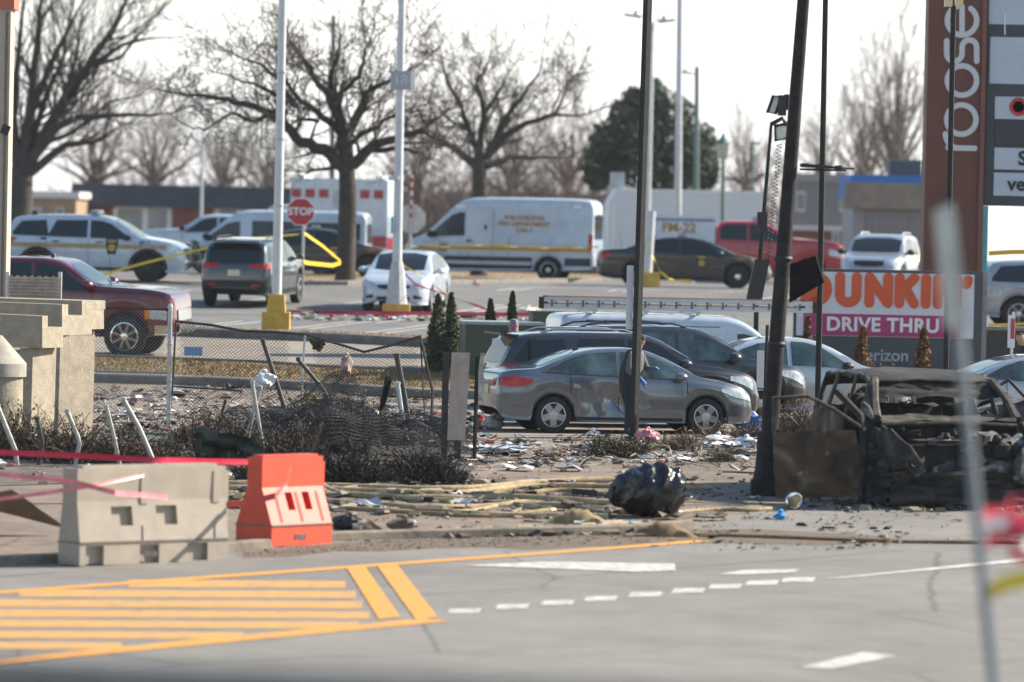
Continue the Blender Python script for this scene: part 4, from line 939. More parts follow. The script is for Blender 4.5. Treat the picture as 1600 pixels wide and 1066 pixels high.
# orange, pink and white drive through sign
DS_ = 113.5; b = GD(1388, DS_); b.z = zg(DS_)
s_ = S(DS_); o = thing('drive_thru_sign', 'orange, pink and white DUNKIN drive thru monument sign', 'sign', b, R(-.3))
c = PT(1388, 476, DS_) - b; wd, ht = 294 / s_, 108 / s_
k = MB(); k.box(c + Vector((0, .2, 0)), (wd, .36, ht)); fr = k.build('sign_frame', mat('sign_frame_dark', (.06, .065, .07), .5), o)
k = MB(); k.box(c + Vector((-.06, .01, -.01)), (wd - .22, .03, ht - .10)); k.build('sign_panel', mat('sign_white', (.60, .60, .64), .5, var=.04), o)
ORG = mat('sign_orange', (.60, .085, .02), .5, var=.1, scale=2); PNK = mat('sign_pink', (.37, .03, .13), .5, var=.15, scale=2)
k = MB(); x0, x1 = (1256 - 1388) / s_, (1500 - 1388) / s_; k.box((c.x + (x0 + x1) / 2, -.012, c.z - 33 / s_), (x1 - x0, .012, 34 / s_)); k.build('sign_band', PNK, o)
def put(mb, x, z, m, nm='lettering', y=-.008):
    return xf(mb, Matrix.Translation((c.x + x, y, c.z + z)) @ Matrix.Rotation(R(90), 4, 'X')).build(nm, m, o, 0)
H = 40 / s_; wl = 15.5 / s_
U = lambda x: (x - 1388) / s_
def ltr(strokes): return [[(px, py) for px, py in st] for st in strokes]
def letter(ch, x0, x1):
    w = x1 - x0; t, bt = H / 2, -H / 2; xm = (x0 + x1) / 2
    if ch == 'D': return [[(x0, bt), (x0, t), (xm - .04, t)] + arc(x1 - H / 2, 0, H / 2, 90, -90, 12) + [(xm - .04, bt), (x0, bt)]]
    if ch == 'U': return [[(x0, t)] + arc(xm, bt + w / 2, w / 2, 180, 360, 12) + [(x1, t)]]
    if ch == 'N': return [[(x0, bt), (x0, t)], [(x0, t), (x1, bt)], [(x1, bt), (x1, t)]]
    if ch == 'K': return [[(x0, bt), (x0, t)], [(x1, t), (x0 + .05, 0)], [(x0 + .12, .05), (x1, bt)]]
    if ch == 'I': return [[(xm, bt), (xm, t)]]
    if ch == "'": return [[(xm, t - .02), (xm - .03, t - .1)]]
for ch, a0, a1 in (('D', 1264, 1292), ('U', 1312, 1338), ('N', 1358, 1387), ('K', 1405, 1428), ('I', 1446, 1446.5), ('N', 1465, 1494), ("'", 1511, 1512)):
    put(stroke_mb(letter(ch, U(a0), U(a1)), wl, .014), 0, 22 / s_, ORG)
put(text_mb('DRIVE THRU', 30 / s_, .012, .012, 1.06), U(1380), -33 / s_, WHITE, y=-.024)
zc = PT(1388, 556, DS_).z - b.z; k = MB(); hz = 54 / s_
k.box((c.x, .2, zc), (wd - .01, .34, hz)); k.build('lower_panel', mat('panel_charcoal', (.055, .065, .08), .5, var=.1), o)
xf(text_mb('verizon', .34, .012, .006), Matrix.Translation((c.x + U(1382), .02, zc)) @ Matrix.Rotation(R(90), 4, 'X')).build('lettering', mat('letter_grey', (.36, .37, .39), .5), o, 0)
k = MB(); k.box((c.x, .2, (zc - hz / 2) / 2), (wd - .6, .3, zc - hz / 2)); k.build('plinth', mat('plinth_stone', (.22, .2, .18), .9, var=.2), o)
k = MB(); k.box((c.x + wd / 2 + .05, .2, (c.z + ht / 2) / 2), (.1, .2, c.z + ht / 2)); k.build('post', mat('post_steel', (.25, .25, .25), .5, .4), o)
# brown pylon
DP = 122; b = GD(1495, DP); o = thing('pylon_sign', 'tall brown shopping centre pylon with white vertical lettering', 'sign', b)
sp_ = S(DP); zt = PT(1500, -140, DP).z - b.z; xl, xr = PT(1446, 250, DP).x - b.x, PT(1538, 250, DP).x - b.x
BRN = mat('pylon_brown', (.115, .042, .028), .6, var=.15, scale=1.2)
k = MB(); k.box(((xl + xr) / 2, .5, zt / 2), (xr - xl, 1.0, zt)); k.build('pillar', BRN, o)
k = MB(); k.box((xr - .06, -.03, zt / 2), (.10, .05, zt)); k.build('pillar_edge', mat('pylon_edge', (.16, .06, .045), .6), o)
LT = mat('pylon_letter', (.50, .52, .55), .5, var=.04); lw = 8.5 / sp_
def pyl(strokes): 
    m = stroke_mb(strokes, lw, .03)
    return xf(m, Matrix.Translation((0, -.005, 0)) @ Matrix.Rotation(R(90), 4, 'X')).build('lettering', LT, o, 0)
def pp_(px, py): q = PT(px, py, DP) - b; return (q.x, q.z)
def ring(cx, cy, r, a0=0, a1=360, n=24):
    x, z = pp_(cx, cy); return arc(x, z, r / sp_, a0, a1, n)
pyl([ring(1502, 187, 23)]); pyl([ring(1503, 126, 23)])
pyl([[pp_(1477, 209)] + ring(1500, 209, 23, 180, 262, 8)[1:], [pp_(1523, 232), pp_(1481, 231)]])
x, z = pp_(1503, 32); pyl([arc(x, z, 23 / sp_, -100, -452 + 300 - 110, 2)[:0] or arc(x, z, 23 / sp_, 55, -250, 22), [pp_(1503, 55), pp_(1503, 10)]])
pyl([[pp_(1479, 64), pp_(1479, 84)] + ring(1491, 84, 12, 180, 360, 8)[1:] + [pp_(1503, 84), pp_(1503, 74)] + ring(1514.5, 74, 11.5, 180, 0, 8)[1:] + [pp_(1526, 96)]])
# tenant panels
NAVY = mat('tenant_frame', (.035, .045, .06), .5); TW = mat('tenant_white', (.40, .47, .55), .5, var=.05)
x0 = xr + .02; x1 = x0 + 3.2
zb0 = PT(1570, 322, DP).z - b.z
k = MB(); k.box(((x0 + x1) / 2, .5, (zb0 + zt) / 2), (x1 - x0, .8, zt - zb0)); k.build('tenant_frame', NAVY, o)
def panel(yt, yb, xa=1547, txt=None, tx=1585, m=TW):
    za, zb = PT(1570, yt, DP).z - b.z, PT(1570, yb, DP).z - b.z; xs = PT(xa, (yt + yb) / 2, DP).x - b.x
    k = MB(); k.box(((xs + x1 - .1) / 2, .08, (za + zb) / 2), (x1 - .1 - xs, .04, za - zb)); f = k.build('tenant_panel', m, o)
    return xs, (za + zb) / 2, za - zb, f
panel(-120, 38); xs, zc, hh, f = panel(58, 131)
k = MB(); k.tube([(PT(1571, -20, DP).x - b.x, .055, zc + 1.0), (PT(1571, 37, DP).x - b.x, .055, zc + .55)], .015, 5); k.build('light_tube', WHITE, f)
xs, zc, hh, f = panel(151, 186, 1555)
q = PT(1592, 167, DP) - b
mt = Matrix.Rotation(R(90), 3, 'X')
k = MB(); k.lathe([(.20, 0), (.20, .012), (.125, .012), (.12, 0)], 24, mt, (q.x, .058, q.z)); k.build('logo_ring', mat('logo_red', (.40, .03, .03), .5), f)
panel(190, 226, 1555, m=mat('tenant_dark', (.03, .03, .04), .5))
xs, zc, hh, f = panel(231, 265, 1554); xf(text_mb('S', .42, .01, .012), Matrix.Translation((PT(1598, 248, DP).x - b.x, .05, zc)) @ Matrix.Rotation(R(90), 4, 'X')).build('lettering', BLACK, f, 0)
xs, zc, hh, f = panel(270, 306, 1553); xf(text_mb('verizon', .42, .01, .012), Matrix.Translation((PT(1568, 290, DP).x - b.x + .72, .05, zc)) @ Matrix.Rotation(R(90), 4, 'X')).build('lettering', BLACK, f, 0)
k = MB(); q0, q1 = PT(1541, 322, DP) - b, PT(1542, 500, DP) - b; k.box((q0.x, .3, (q0.z + q1.z) / 2), (.12, .3, q0.z - q1.z)); k.build('teal_post', mat('teal_paint', (.12, .42, .45), .6), o)
# small signs and posts
b = GD(1575, 101); q = PT(1580, 518, 101) - b
o, d = pole('parking_sign', 'narrow red and white no parking sign on a grey post', 'sign', b, b + Vector((.05, 0, q.z + .35)), .03, .03, STEEL, 6)
k = MB(); k.box(q + Vector((0, -.04, 0)), (.13, .012, .58)); k.build('sign_face', WHITE, o); k = MB(); k.box(q + Vector((.02, -.05, .05)), (.07, .008, .36)); k.build('sign_print', mat('print_red', (.5, .06, .06), .5), o)
b = GD(1192, 94.0); q = PT(1188, 577, 94.0) - b
o, d = pole('tag_post', 'narrow white tag plate on a dark post before the black people carrier', 'sign', b, PT(1199, 508, 94.0), .03, .03, DARKP, 6)
k = MB(); k.box(q + Vector((0, -.04, 0)), (.12, .012, .62)); k.build('sign_face', mat('tag_white', (.55, .56, .55), .5, var=.15, scale=30), o)
DQ = G(705, 722).y; b = GD(704, DQ); s_ = S(DQ)
o = thing('sign_post', 'back of a grey metal sign plate on two dark posts', 'sign', b)
z0, z1 = PT(715, 688, DQ).z - b.z, PT(715, 551, DQ).z - b.z; xa, xb = PT(700, 620, DQ).x - b.x, PT(733, 620, DQ).x - b.x
k = MB(); k.prism([(xa, z0), (xb - .05, z0), (xb, z1), (xa + .04, z1)], lambda a, q: Vector((a, -.02, q)), lambda a, q: Vector((a, .0, q))); k.build('sign_back', mat('weathered_plate', (.40, .37, .34), .55, .3, .2, 5, rgb2=(.34, .25, .2)), o)
for px, w in ((695, .10), (716, .10)):
    x = PT(px, 640, DQ).x - b.x; k = MB(); k.box((x, .06, z1 / 2), (w, .07, z1)); k.build('post', mat('dark_timber', (.045, .04, .036), .8, var=.3), o)
DQ = G(741, 722).y; b = GD(741, DQ); q = PT(747, 590, DQ) - b
o, d = pole('sign_post', 'slim black post holding a burnt sign seen edge on', 'sign', b, PT(746, 557, DQ), .035, .035, DARKP, 6)
k = MB(); k.prism([(-.05, -.35), (.02, -.35), (.03, .36), (-.03, .38), (-.06, .1)], lambda a, z: q + Vector((a + .06, -.03, z)), lambda a, z: q + Vector((a + .06, .05, z))); k.build('sign_face', mat('burnt_sign', (.35, .33, .30), .7, var=.6, scale=8), o)
# blurred sign on a leaning post near the camera
DF = 30; b = GD(1556, DF); b.z = zg(DF); e0 = PT(1546, 1000, DF); e1 = PT(1478, 320, DF)
o = thing('road_sign', 'blurred grey road sign edge on, leaning post close to the camera', 'sign', e0 + (e0 - e1) * .75)
k = MB(); B0 = o.matrix_world.translation; k.tube([Vector((0, 0, 0)), e0 - B0, e1 - B0], .030, 8); k.build('post', mat('near_post_steel', (.20, .23, .25), .6, .3), o)
k = MB(); t = (e1 - e0).normalized(); q = PT(1484, 420, DF) - B0; rot = Matrix.Rotation(math.atan2(t.x, t.z), 3, 'Y'); k.box(q, (.075, .5, .62), rot); k.build('sign_plate', mat('near_sign_grey', (.42, .44, .40), .6), o)
# concrete supports and column at the left edge
CON = mat('cast_concrete', (.38, .325, .24), .9, scale=5, bump=.5, rgb2=(.25, .215, .165), bscale=25)
CONW = mat('weathered_concrete', (.33, .30, .25), .9, var=.3, scale=4, bump=.3, bscale=40)
def hammer(label, D, xe, ytop, ynotch, ybot, up, low, xs0, xs1, sd, yfoot):
    """beam whose end looks to the right, with a step in the end, on a stem"""
    o = thing('concrete_pier', label, 'concrete pier', GD((xs0 + xs1) / 2, D), 0, 'concrete piers at the left edge'); B = o.matrix_world.translation
    X = lambda px, py: PT(px, py, D) - B
    for (ya, yb, e, nm) in ((ytop, ynotch, up, 'upper_beam'), (ynotch, ybot, low, 'beam')):
        P = [X(-60, ya - 6), X(xe, ya), X(xe, yb), X(-60, yb - 2)]; dv = Vector((e, e * 1.9 + .2, 0)); k = MB()
        k.prism([(i, 0) for i in range(4)], lambda a, _: P[a] + Vector((0, .003 if nm == 'beam' else 0, 0)), lambda a, _: P[a] + dv); k.build(nm, CON, o)
    k = MB(); P2 = [X(xs0, ybot), X(xs1, ybot), X(xs1 - 4, yfoot), X(xs0 - 4, yfoot)]
    for q in P2[2:]: q.z = -.05
    dv = Vector((sd, .75, 0))
    k.prism([(i, 0) for i in range(4)], lambda a, _: P2[a] + Vector((.02, .08, -.003 if a < 2 else 0)), lambda a, _: P2[a] + dv + Vector((0, 0, -.003 if a < 2 else 0))); k.build('stem', CON, o)
hammer('lowest of the three beige concrete piers, in front', 88.5, 66, 494, 512, 544, .06, .27, 28, 49, .33, 660)
hammer('middle one of the three beige concrete piers', 90.2, 97, 476, 494, 524, .07, .40, 84, 92, .52, 666)
hammer('tallest of the three beige concrete piers, farthest back', 92.0, 128, 470, 484, 515, .32, .30, 112, 118, .25, 670)
b = GD(-13, 86.5); o = thing('bollard_column', 'round beige concrete column with a sloped cap at the picture edge', 'column', b); B = b
s_ = S(86.5); h = PT(8, 588, 86.5).z - b.z; k = MB(); k.lathe([(.46, -.05), (.45, h)], 24); k.build('shaft', CON, o)
k = MB(); k.lathe([(.50, h), (.50, h + .2), (.12, h + .62), (.001, h + .62)], 24); k.build('cap', CONW, o)
# beige cladding strip of a building at the left edge, with a floodlight
D = 96; p = PT(2, 200, D); b = GD(-4, D); o = thing('building_corner', 'tan building corner post with an orange top at the picture edge', 'building', b)
xr = PT(13, 230, D).x - b.x; zt = PT(8, 14, D).z - b.z
k = MB(); k.box((xr - 1.0, .4, zt / 2), (2.0, .8, zt)); k.build('wall', mat('tan_cladding', (.40, .34, .28), .7, var=.08), o)
for i in (-.04, -.075): 
    k = MB(); k.box((xr + i, -.012, zt / 2), (.012, .03, zt - .1)); k.build('cladding_joint', mat('joint_shadow', (.2, .17, .14), .8), o)
k = MB(); k.box((xr - 1.0, .4, zt + .3), (2.12, .95, .6)); k.build('cornice', mat('cornice_orange', (.42, .13, .07), .7, var=.1), o)
q = PT(9, 203, D) - b; k = MB(); k.box(q + Vector((.0, -.05, 0)), (.13, .14, .16), Matrix.Rotation(R(20), 3, 'Y')); k.tube([q, q + Vector((-.1, .05, -.2))], .02, 5); k.build('floodlight', BLACK, o)
# screened panel beside the maroon pickup
D = 94; b = GD(52, D); o = thing('screen_panel', 'short fence panel covered with torn beige fabric', 'fence', b)
for px in (12, 94):
    q = PT(px, 425, D) - b; k = MB(); k.tube([(q.x, 0, 0), (q.x, 0, q.z)], .035, 8); k.build('post', STEEL, o)
a0, a1 = PT(14, 431, D) - b, PT(95, 470, D) - b
k = MB(); k.grid([[Vector((a0.x + (a1.x - a0.x) * i / 20, -.04 + .015 * math.sin(i * 1.9 + j), a0.z + (a1.z - .25 - a0.z) * j / 6 + (.02 * math.sin(i * 2.3) if j == 0 else 0))) for j in range(7)] for i in range(21)]); k.build('fabric', mat('beige_fabric', (.42, .34, .28), .9, var=.2, scale=14, bump=.4), o, 30)
for s in range(8):
    z = a0.z - .05 - s * .055; k = MB(); k.tube([(a0.x, -.065, z), (a1.x, -.065, z)], .006, 4); k.build('rib', mat('fabric_rib', (.28, .22, .18), .9), o)
# transformer cabinets and bollard
GRN = mat('utility_green', (.045, .06, .042), .55, var=.12, scale=2); 
D = 112.2; b = GD(786, D); o = thing('transformer', 'dark green transformer cabinet with a pale lid behind the cars', 'utility box', b, R(6))
s_ = S(D); zt = PT(786, 508, D).z - b.z; w = 120 / s_
k = MB(); k.box((0, .7, zt / 2), (w, 1.4, zt)); k.build('cabinet', GRN, o); k = MB(); k.box((0, .7, zt + .03), (w + .08, 1.5, .06)); k.build('lid', mat('pale_lid', (.22, .30, .28), .5, var=.1), o)
for x in (0, ): k = MB(); k.box((x - .05, -.008, zt / 2), (.02, .012, zt - .1)); k.build('door_gap', BLACK, o)
for x, z in ((-.14, .62), (.06, .62), (.22, .8)): k = MB(); k.box((x - .05, -.01, zt * z / .95), (.09, .012, .2)); k.build('notice', mat('notice_white', (.55, .5, .45), .6), o)
k = MB(); k.box((.02, -.03, zt * .82), (.05, .05, .14)); k.build('handle', BLACK, o)
D = 113.2; b = GD(868, D); o = thing('transformer', 'smaller dark green utility cabinet between the transformer and the white van', 'utility box', b, R(6)); zt = PT(868, 490, D).z - b.z
k = MB(); k.box((0, .4, zt / 2), (.95, .8, zt)); k.build('cabinet', GRN, o); k = MB(); k.box((-.1, -.01, zt - .25), (.12, .012, .22)); k.build('notice', mat('notice_pink', (.5, .3, .3), .6), o); k = MB(); k.box((0, .4, zt + .02), (1.0, .86, .04)); k.build('lid', GRN, o)
D = 108.6; b = GD(800, D); zt = PT(800, 498, D).z - b.z; o = thing('bollard', 'grey bollard with two pink bands before the green cabinet', 'bollard', b)
k = MB(); k.lathe([(.09, 0), (.09, zt - .08), (.07, zt - .02), (.03, zt), (.001, zt)], 14); k.build('shaft', mat('bollard_grey', (.16, .16, .18), .6), o)
for z in (zt - .16, zt - .34): k = MB(); k.lathe([(.093, 0), (.094, .02), (.093, .04)], 14, c=(0, 0, z)); k.build('band', mat('band_pink', (.5, .05, .15), .5), o)
# far buildings
def house(name, label, cat, px0, px1, D, yroof, yeave, wallm, roofm, flat=False, wins=(), depth=8):
    xl, xr = GD(px0, D).x, GD(px1, D).x; b = GD((px0 + px1) / 2, D); o = thing(name, label, cat, b); hw = (xr - xl) / 2; xm = (px0 + px1) / 2
    ze, zr = PT(xm, yeave, D).z - b.z, PT(xm, yroof, D).z - b.z
    k = MB(); k.box((0, depth / 2, ze / 2), (2 * hw, depth, ze)); k.build('wall', wallm, o)
    k = MB()
    if flat: k.box((0, depth / 2, (ze + zr) / 2), (2 * hw + .3, depth + .3, zr - ze))
    else: k.prism([(-.35, ze - .1), (.25, zr), (depth - .25, zr), (depth + .35, ze - .1)], lambda a, q: Vector((-hw - .3, a, q)), lambda a, q: Vector((hw + .3, a, q)))
    k.build('roof', roofm, o)
    for (wx0, wx1, wy0, wy1, wm) in wins:
        a, c_ = PT(wx0, wy0, D) - b, PT(wx1, wy1, D) - b
        k = MB(); k.box(((a.x + c_.x) / 2, -.03, (a.z + c_.z) / 2), (c_.x - a.x, .06, a.z - c_.z)); f = k.build('window_frame', WHITE, o)
        k = MB(); k.box(((a.x + c_.x) / 2, -.065, (a.z + c_.z) / 2), ((c_.x - a.x) * .84, .02, (a.z - c_.z) * .84)); k.build('pane', wm, f)
    return o
BRK = mat('tan_brick', (.30, .20, .13), .9, var=.15, scale=3); RBRK = mat('red_brick', (.16, .06, .045), .9, var=.2, scale=3); SHN = mat('dark_shingle', (.045, .05, .06), .9, var=.25, scale=1.5)
PN = mat('far_pane', (.18, .21, .22), .2, var=.4, scale=1); PALE = mat('pale_siding', (.46, .47, .50), .8, var=.08)
house('brick_building', 'tan brick building with a white cornice behind the police utility vehicle', 'building', 10, 116, 255, 299, 309, BRK, mat('white_cornice', (.6, .58, .54), .7), True, [(46, 64, 324, 342, PN), (88, 99, 324, 342, PN)])
o = house('long_building', 'long low building with dark shingle roof', 'building', 118, 452, 262, 290, 322, RBRK, SHN, False, [(180, 226, 322, 370, PN), (228, 264, 322, 370, PN), (340, 372, 324, 372, PN), (374, 408, 324, 372, PN)])
for a0, a1 in ((176, 268), (334, 412)):
    B = o.matrix_world.translation; q0, q1 = PT(a0, 324, 262) - B, PT(a1, 380, 262) - B; k = MB(); k.box(((q0.x + q1.x) / 2, .0, (q0.z + q1.z) / 2), (q1.x - q0.x, .04, q0.z - q1.z)); k.build('panel', PALE, o)
house('far_building', 'hazy long building glimpsed behind the second bare tree', 'building', 600, 960, 330, 300, 312, mat('far_wall', (.16, .14, .14), .9, var=.2), mat('far_roof', (.15, .16, .20), .9), False, [(630, 642, 318, 335, PN), (690, 702, 318, 335, PN)])
house('far_building', 'grey flat roofed building behind the slim black pole', 'building', 1240, 1335, 270, 272, 284, mat('grey_wall', (.2, .2, .22), .9, var=.2), mat('grey_fascia', (.26, .27, .3), .8), True, [(1244, 1258, 300, 330, PN), (1312, 1324, 300, 330, PN)])
house('brick_building', 'low red brick building behind the silver vehicle', 'building', 1180, 1330, 235, 352, 360, RBRK, PALE, True, [(1300, 1312, 362, 384, PN)])
o = house('shed', 'grey shed with a sloping brown roof in front of a blue wall', 'shed', 1346, 1452, 196, 286, 322, mat('shed_siding', (.22, .21, .24), .8, var=.1), mat('shed_roof', (.17, .13, .10), .9, var=.3, scale=1), False, (), 6)
for i in range(13):
    xq = -1.25 + i * .21; k = MB(); k.box((xq, -.015, 1.3), (.02, .03, 2.6)); k.build('batten', mat('shed_batten', (.17, .165, .19), .8), o)
house('blue_building', 'flat roofed building with a blue fascia behind the shed', 'building', 1332, 1470, 215, 274, 311, mat('pale_wall', (.3, .31, .33), .8), mat('blue_fascia', (.02, .13, .42), .6), True)
b = GD(1420, 216); q = PT(1418, 266, 216); o = thing('roof_unit', 'dark rooftop unit standing on the blue edged roof', 'roof unit', Vector((q.x, 217.5, PT(1418, 276, 216).z))); k = MB(); k.box((0, 0, .3), (1.2, 1.2, .62)); k.build('casing', mat('unit_dark', (.07, .07, .07), .6), o); k = MB(); k.box((0, 0, .63), (1.3, 1.3, .05)); k.build('cover', mat('unit_grey2', (.2, .2, .2), .6), o)
# low brick wall right edge
b = GD(1600, 119); o = thing('brick_wall', 'dark brick planter wall right of the drive thru sign', 'wall', b); zt = PT(1580, 516, 119).z - b.z
k = MB(); k.box((1.0, .3, zt / 2), (4.2, .5, zt)); k.build('wall', mat('dark_brick', (.06, .055, .055), .85, var=.25, scale=9), o); k = MB(); k.box((1.0, .3, zt + .03), (4.3, .6, .08)); k.build('coping', mat('coping', (.22, .21, .19), .8), o)
# guard rail near the camera
o = thing('guard_rail', 'blurred steel guard rail along the bottom edge close to the camera', 'guard rail', Vector((0, 20, zg(20))))
zr = PT(800, 1062, 20).z - zg(20)
k = MB(); prof = [(0, -.3), (-.05, -.22), (0, -.15), (0, -.12), (-.05, -.06), (0, 0)]
k.grid([[Vector((x, y, zr + z - .021 * x)) for y, z in prof] for x in (-6, -3, 0, 3, 6)]); k.build('beam', mat('rail_steel', (.16, .165, .16), .6, .2, .2), o)
for x in (-4, -1.9, 1.9, 4): k = MB(); k.box((x, .1, (zr - .16) / 2), (.12, .14, zr - .16)); k.build('post', STEEL, o)
# ------------------------------------------------------------------ trees and shrubs
BARK = mat('dark_bark', (.055, .045, .038), .95, var=.35, scale=5, bump=.5); TWIG = mat('twig_bark', (.075, .062, .052), .95, var=.25, scale=3)
BTWIG = mat('brown_twigs', (.13, .095, .075), .95, var=.25, scale=2); PTWIG = mat('pale_twigs', (.17, .15, .13), .95, var=.2, scale=2)
def rdir(d, ang):                                # a direction turned by ang off d, any way round
    a = d.orthogonal().normalized(); b = d.cross(a); w = rnd(0, 2 * math.pi)
    return (d * math.cos(ang) + (a * math.cos(w) + b * math.sin(w)) * math.sin(ang)).normalized()
def grow(mb, p, d, L, r, lvl, o):
    n = 4 if lvl > 1 else 3; pts = [p.copy()]; q = p.copy(); dd = d.copy()
    for i in range(n):
        dd = (dd + Vector((rnd(-1, 1), rnd(-1, 1), rnd(-1, 1))) * o['wob'] + Vector((0, 0, o['up']))).normalized()
        q = q + dd * L / n; pts.append(q.copy())
    rr = [max(o['rmin'], r * (1 - .62 * i / n)) for i in range(n + 1)]
    mb.tube(pts, rr, 3 if lvl < 3 else 5, False)
    if lvl <= 0: return
    k = o['kids'] if lvl > 1 else o['kids'] - 1
    for j in range(k):
        t = (j + rnd(.2, .9)) / k * .85 + .15; i = min(n - 1, int(t * n)); s = pts[i].lerp(pts[i + 1], t * n - i)
        e = (pts[i + 1] - pts[i]).normalized()
        grow(mb, s, rdir(e, R(rnd(*o['ang']))), L * rnd(.45, .78) * (1.1 - .35 * t), rr[i] * rnd(.5, .68), lvl - 1, o)
    grow(mb, pts[-1], dd, L * .65, rr[-1] * .95, lvl - 1, o)
def bare_tree(name, label, base_px, D, trunk, limbs, r0, lvl, o, tm=BARK, cm=TWIG, group=None, spread=1.4, spawn=.42, klen=1.5):
    b = GD(base_px, D); root = thing(name, label, 'tree', b, 0, group)
    k = MB(); tp = [PT(x, y, D) - b for x, y in trunk]; tp = [Vector((tp[0].x, 0, -.1))] + tp
    n = len(tp); k.tube(tp, [r0 * 1.35] + [r0 * (1.08 - .3 * i / (n - 1)) for i in range(1, n)], 10); 
    cr = MB()
    for lp, lr in limbs:
        dy = rnd(-1, 1) * spread; m = len(lp) - 1; start = None
        P = []
        for i, (x, y) in enumerate(lp):
            P.append(PT(x, y, D) - b + Vector((rnd(-.05, .05), dy * i / m, 0)))
        Q = [P[0]]
        for a, c in zip(P, P[1:]):
            for t in (.34, .67, 1): Q.append(a.lerp(c, t) + (Vector((rnd(-1, 1), rnd(-1, 1), rnd(-1, 1))) * .05 if t < 1 else Vector((0, 0, 0))))
        rr = [max(.02, lr * (1 - .80 * i / (len(Q) - 1))) for i in range(len(Q))]
        k.tube(Q, rr, 7, False)
        tot = sum((c - a).length for a, c in zip(Q, Q[1:])); acc = 0; nxt = spawn * .8
        for i, (a, c) in enumerate(zip(Q, Q[1:])):
            acc += (c - a).length
            while acc > nxt:
                nxt += spawn * rnd(.6, 1.4); f = i / len(Q)
                d = rdir((c - a).normalized(), R(rnd(38, 75))); d.z += .35 + o.get('lift', 0); d.normalize()
                grow(cr, a.lerp(c, rnd(0, 1)), d, klen * rnd(.55, 1.1) * (1.05 - .5 * f), rr[i] * rnd(.30, .45), lvl, o)
        grow(cr, Q[-1], (Q[-1] - Q[-2]).normalized(), klen * .8, rr[-1], lvl, o)
    k.build('trunk', tm, root, 50); cr.build('crown', cm, root, 0)
    return root
random.seed(21)
O1 = dict(wob=.24, up=.05, rmin=.008, kids=4, ang=(30, 65))
bare_tree('bare_tree', 'spreading bare tree with a thick trunk in the middle of the lot verge', 540, 157, [(540, 425), (543, 330), (543, 290), (541, 252), (540, 223)],
    [([(536, 262), (506, 234), (470, 223), (451, 200), (433, 181), (380, 163), (343, 155), (300, 150)], .20), ([(551, 258), (577, 231), (617, 218), (664, 200), (686, 184)], .18), ([(577, 233), (635, 234), (664, 244)], .09),
     ([(540, 226), (533, 194), (514, 147), (496, 126), (485, 100)], .19), ([(543, 215), (567, 163), (572, 147), (609, 129), (640, 110)], .15), ([(533, 203), (506, 184), (472, 158), (446, 128), (425, 105)], .12),
     ([(522, 162), (533, 142), (559, 121), (567, 79), (580, 50)], .10), ([(517, 150), (520, 105), (533, 73), (530, 40)], .09), ([(451, 200), (420, 180), (396, 190), (365, 178), (322, 205), (296, 198)], .08),
     ([(446, 190), (433, 150), (396, 131), (349, 116)], .09), ([(460, 165), (433, 121), (396, 97), (352, 78)], .08), ([(496, 126), (470, 90), (452, 60)], .07), ([(609, 129), (630, 90), (634, 62)], .06), ([(540, 226), (575, 205), (610, 182), (650, 168)], .10),
     ([(500, 190), (470, 186), (455, 196), (440, 190)], .06)], .27, 3, dict(O1, kids=3), klen=1.25, spawn=.32)
bare_tree('bare_tree', 'second bare tree with dark trunk behind the tall fire department van', 748, 181, [(748, 425), (750, 310), (750, 278), (747, 245)],
    [([(742, 258), (710, 231), (686, 218), (655, 205)], .15), ([(758, 260), (797, 244), (831, 247), (865, 246)], .14), ([(755, 248), (791, 210), (823, 192), (870, 179), (910, 181)], .15), ([(762, 236), (797, 179), (823, 142), (844, 110)], .13),
     ([(747, 248), (736, 205), (723, 168), (707, 140)], .14), ([(749, 242), (755, 184), (747, 131), (765, 98)], .13), ([(723, 168), (700, 130), (690, 95)], .08), ([(755, 184), (780, 140), (800, 110)], .08), ([(736, 205), (700, 185), (672, 160)], .08), ([(866, 182), (878, 150), (890, 118)], .06), ([(860, 182), (870, 160), (872, 140)], .05)], .28, 3, dict(O1, kids=3), klen=1.3, spawn=.34)
random.seed(5)
bare_tree('bare_tree', 'big bare tree with many fanned limbs beside the tan column', 28, 190, [(28, 420), (30, 330), (32, 285), (34, 262)],
    [([(31, 265), (50, 145), (58, 40), (66, -30)], .22), ([(39, 262), (87, 184), (137, 105), (184, 32), (195, -10)], .24), ([(70, 210), (118, 126), (147, 100), (197, 71), (243, 62)], .16), ([(42, 262), (87, 200), (126, 184), (184, 181), (250, 181)], .20), ([(46, 270), (105, 226), (147, 223), (184, 202)], .17),
     ([(28, 265), (21, 184), (26, 92), (39, -20)], .2), ([(50, 160), (89, 79), (137, -5)], .14), ([(35, 262), (10, 190), (-30, 100), (-60, 20)], .2), ([(100, 160), (118, 90), (125, 20)], .1), ([(137, 105), (190, 90), (230, 40)], .1), ([(60, 230), (115, 205), (170, 160), (215, 150)], .1), ([(38, 262), (66, 160), (95, 90), (110, 0)], .14)], .50, 2, dict(O1, wob=.14, ang=(18, 45), up=.10), klen=2.3, spawn=.5)
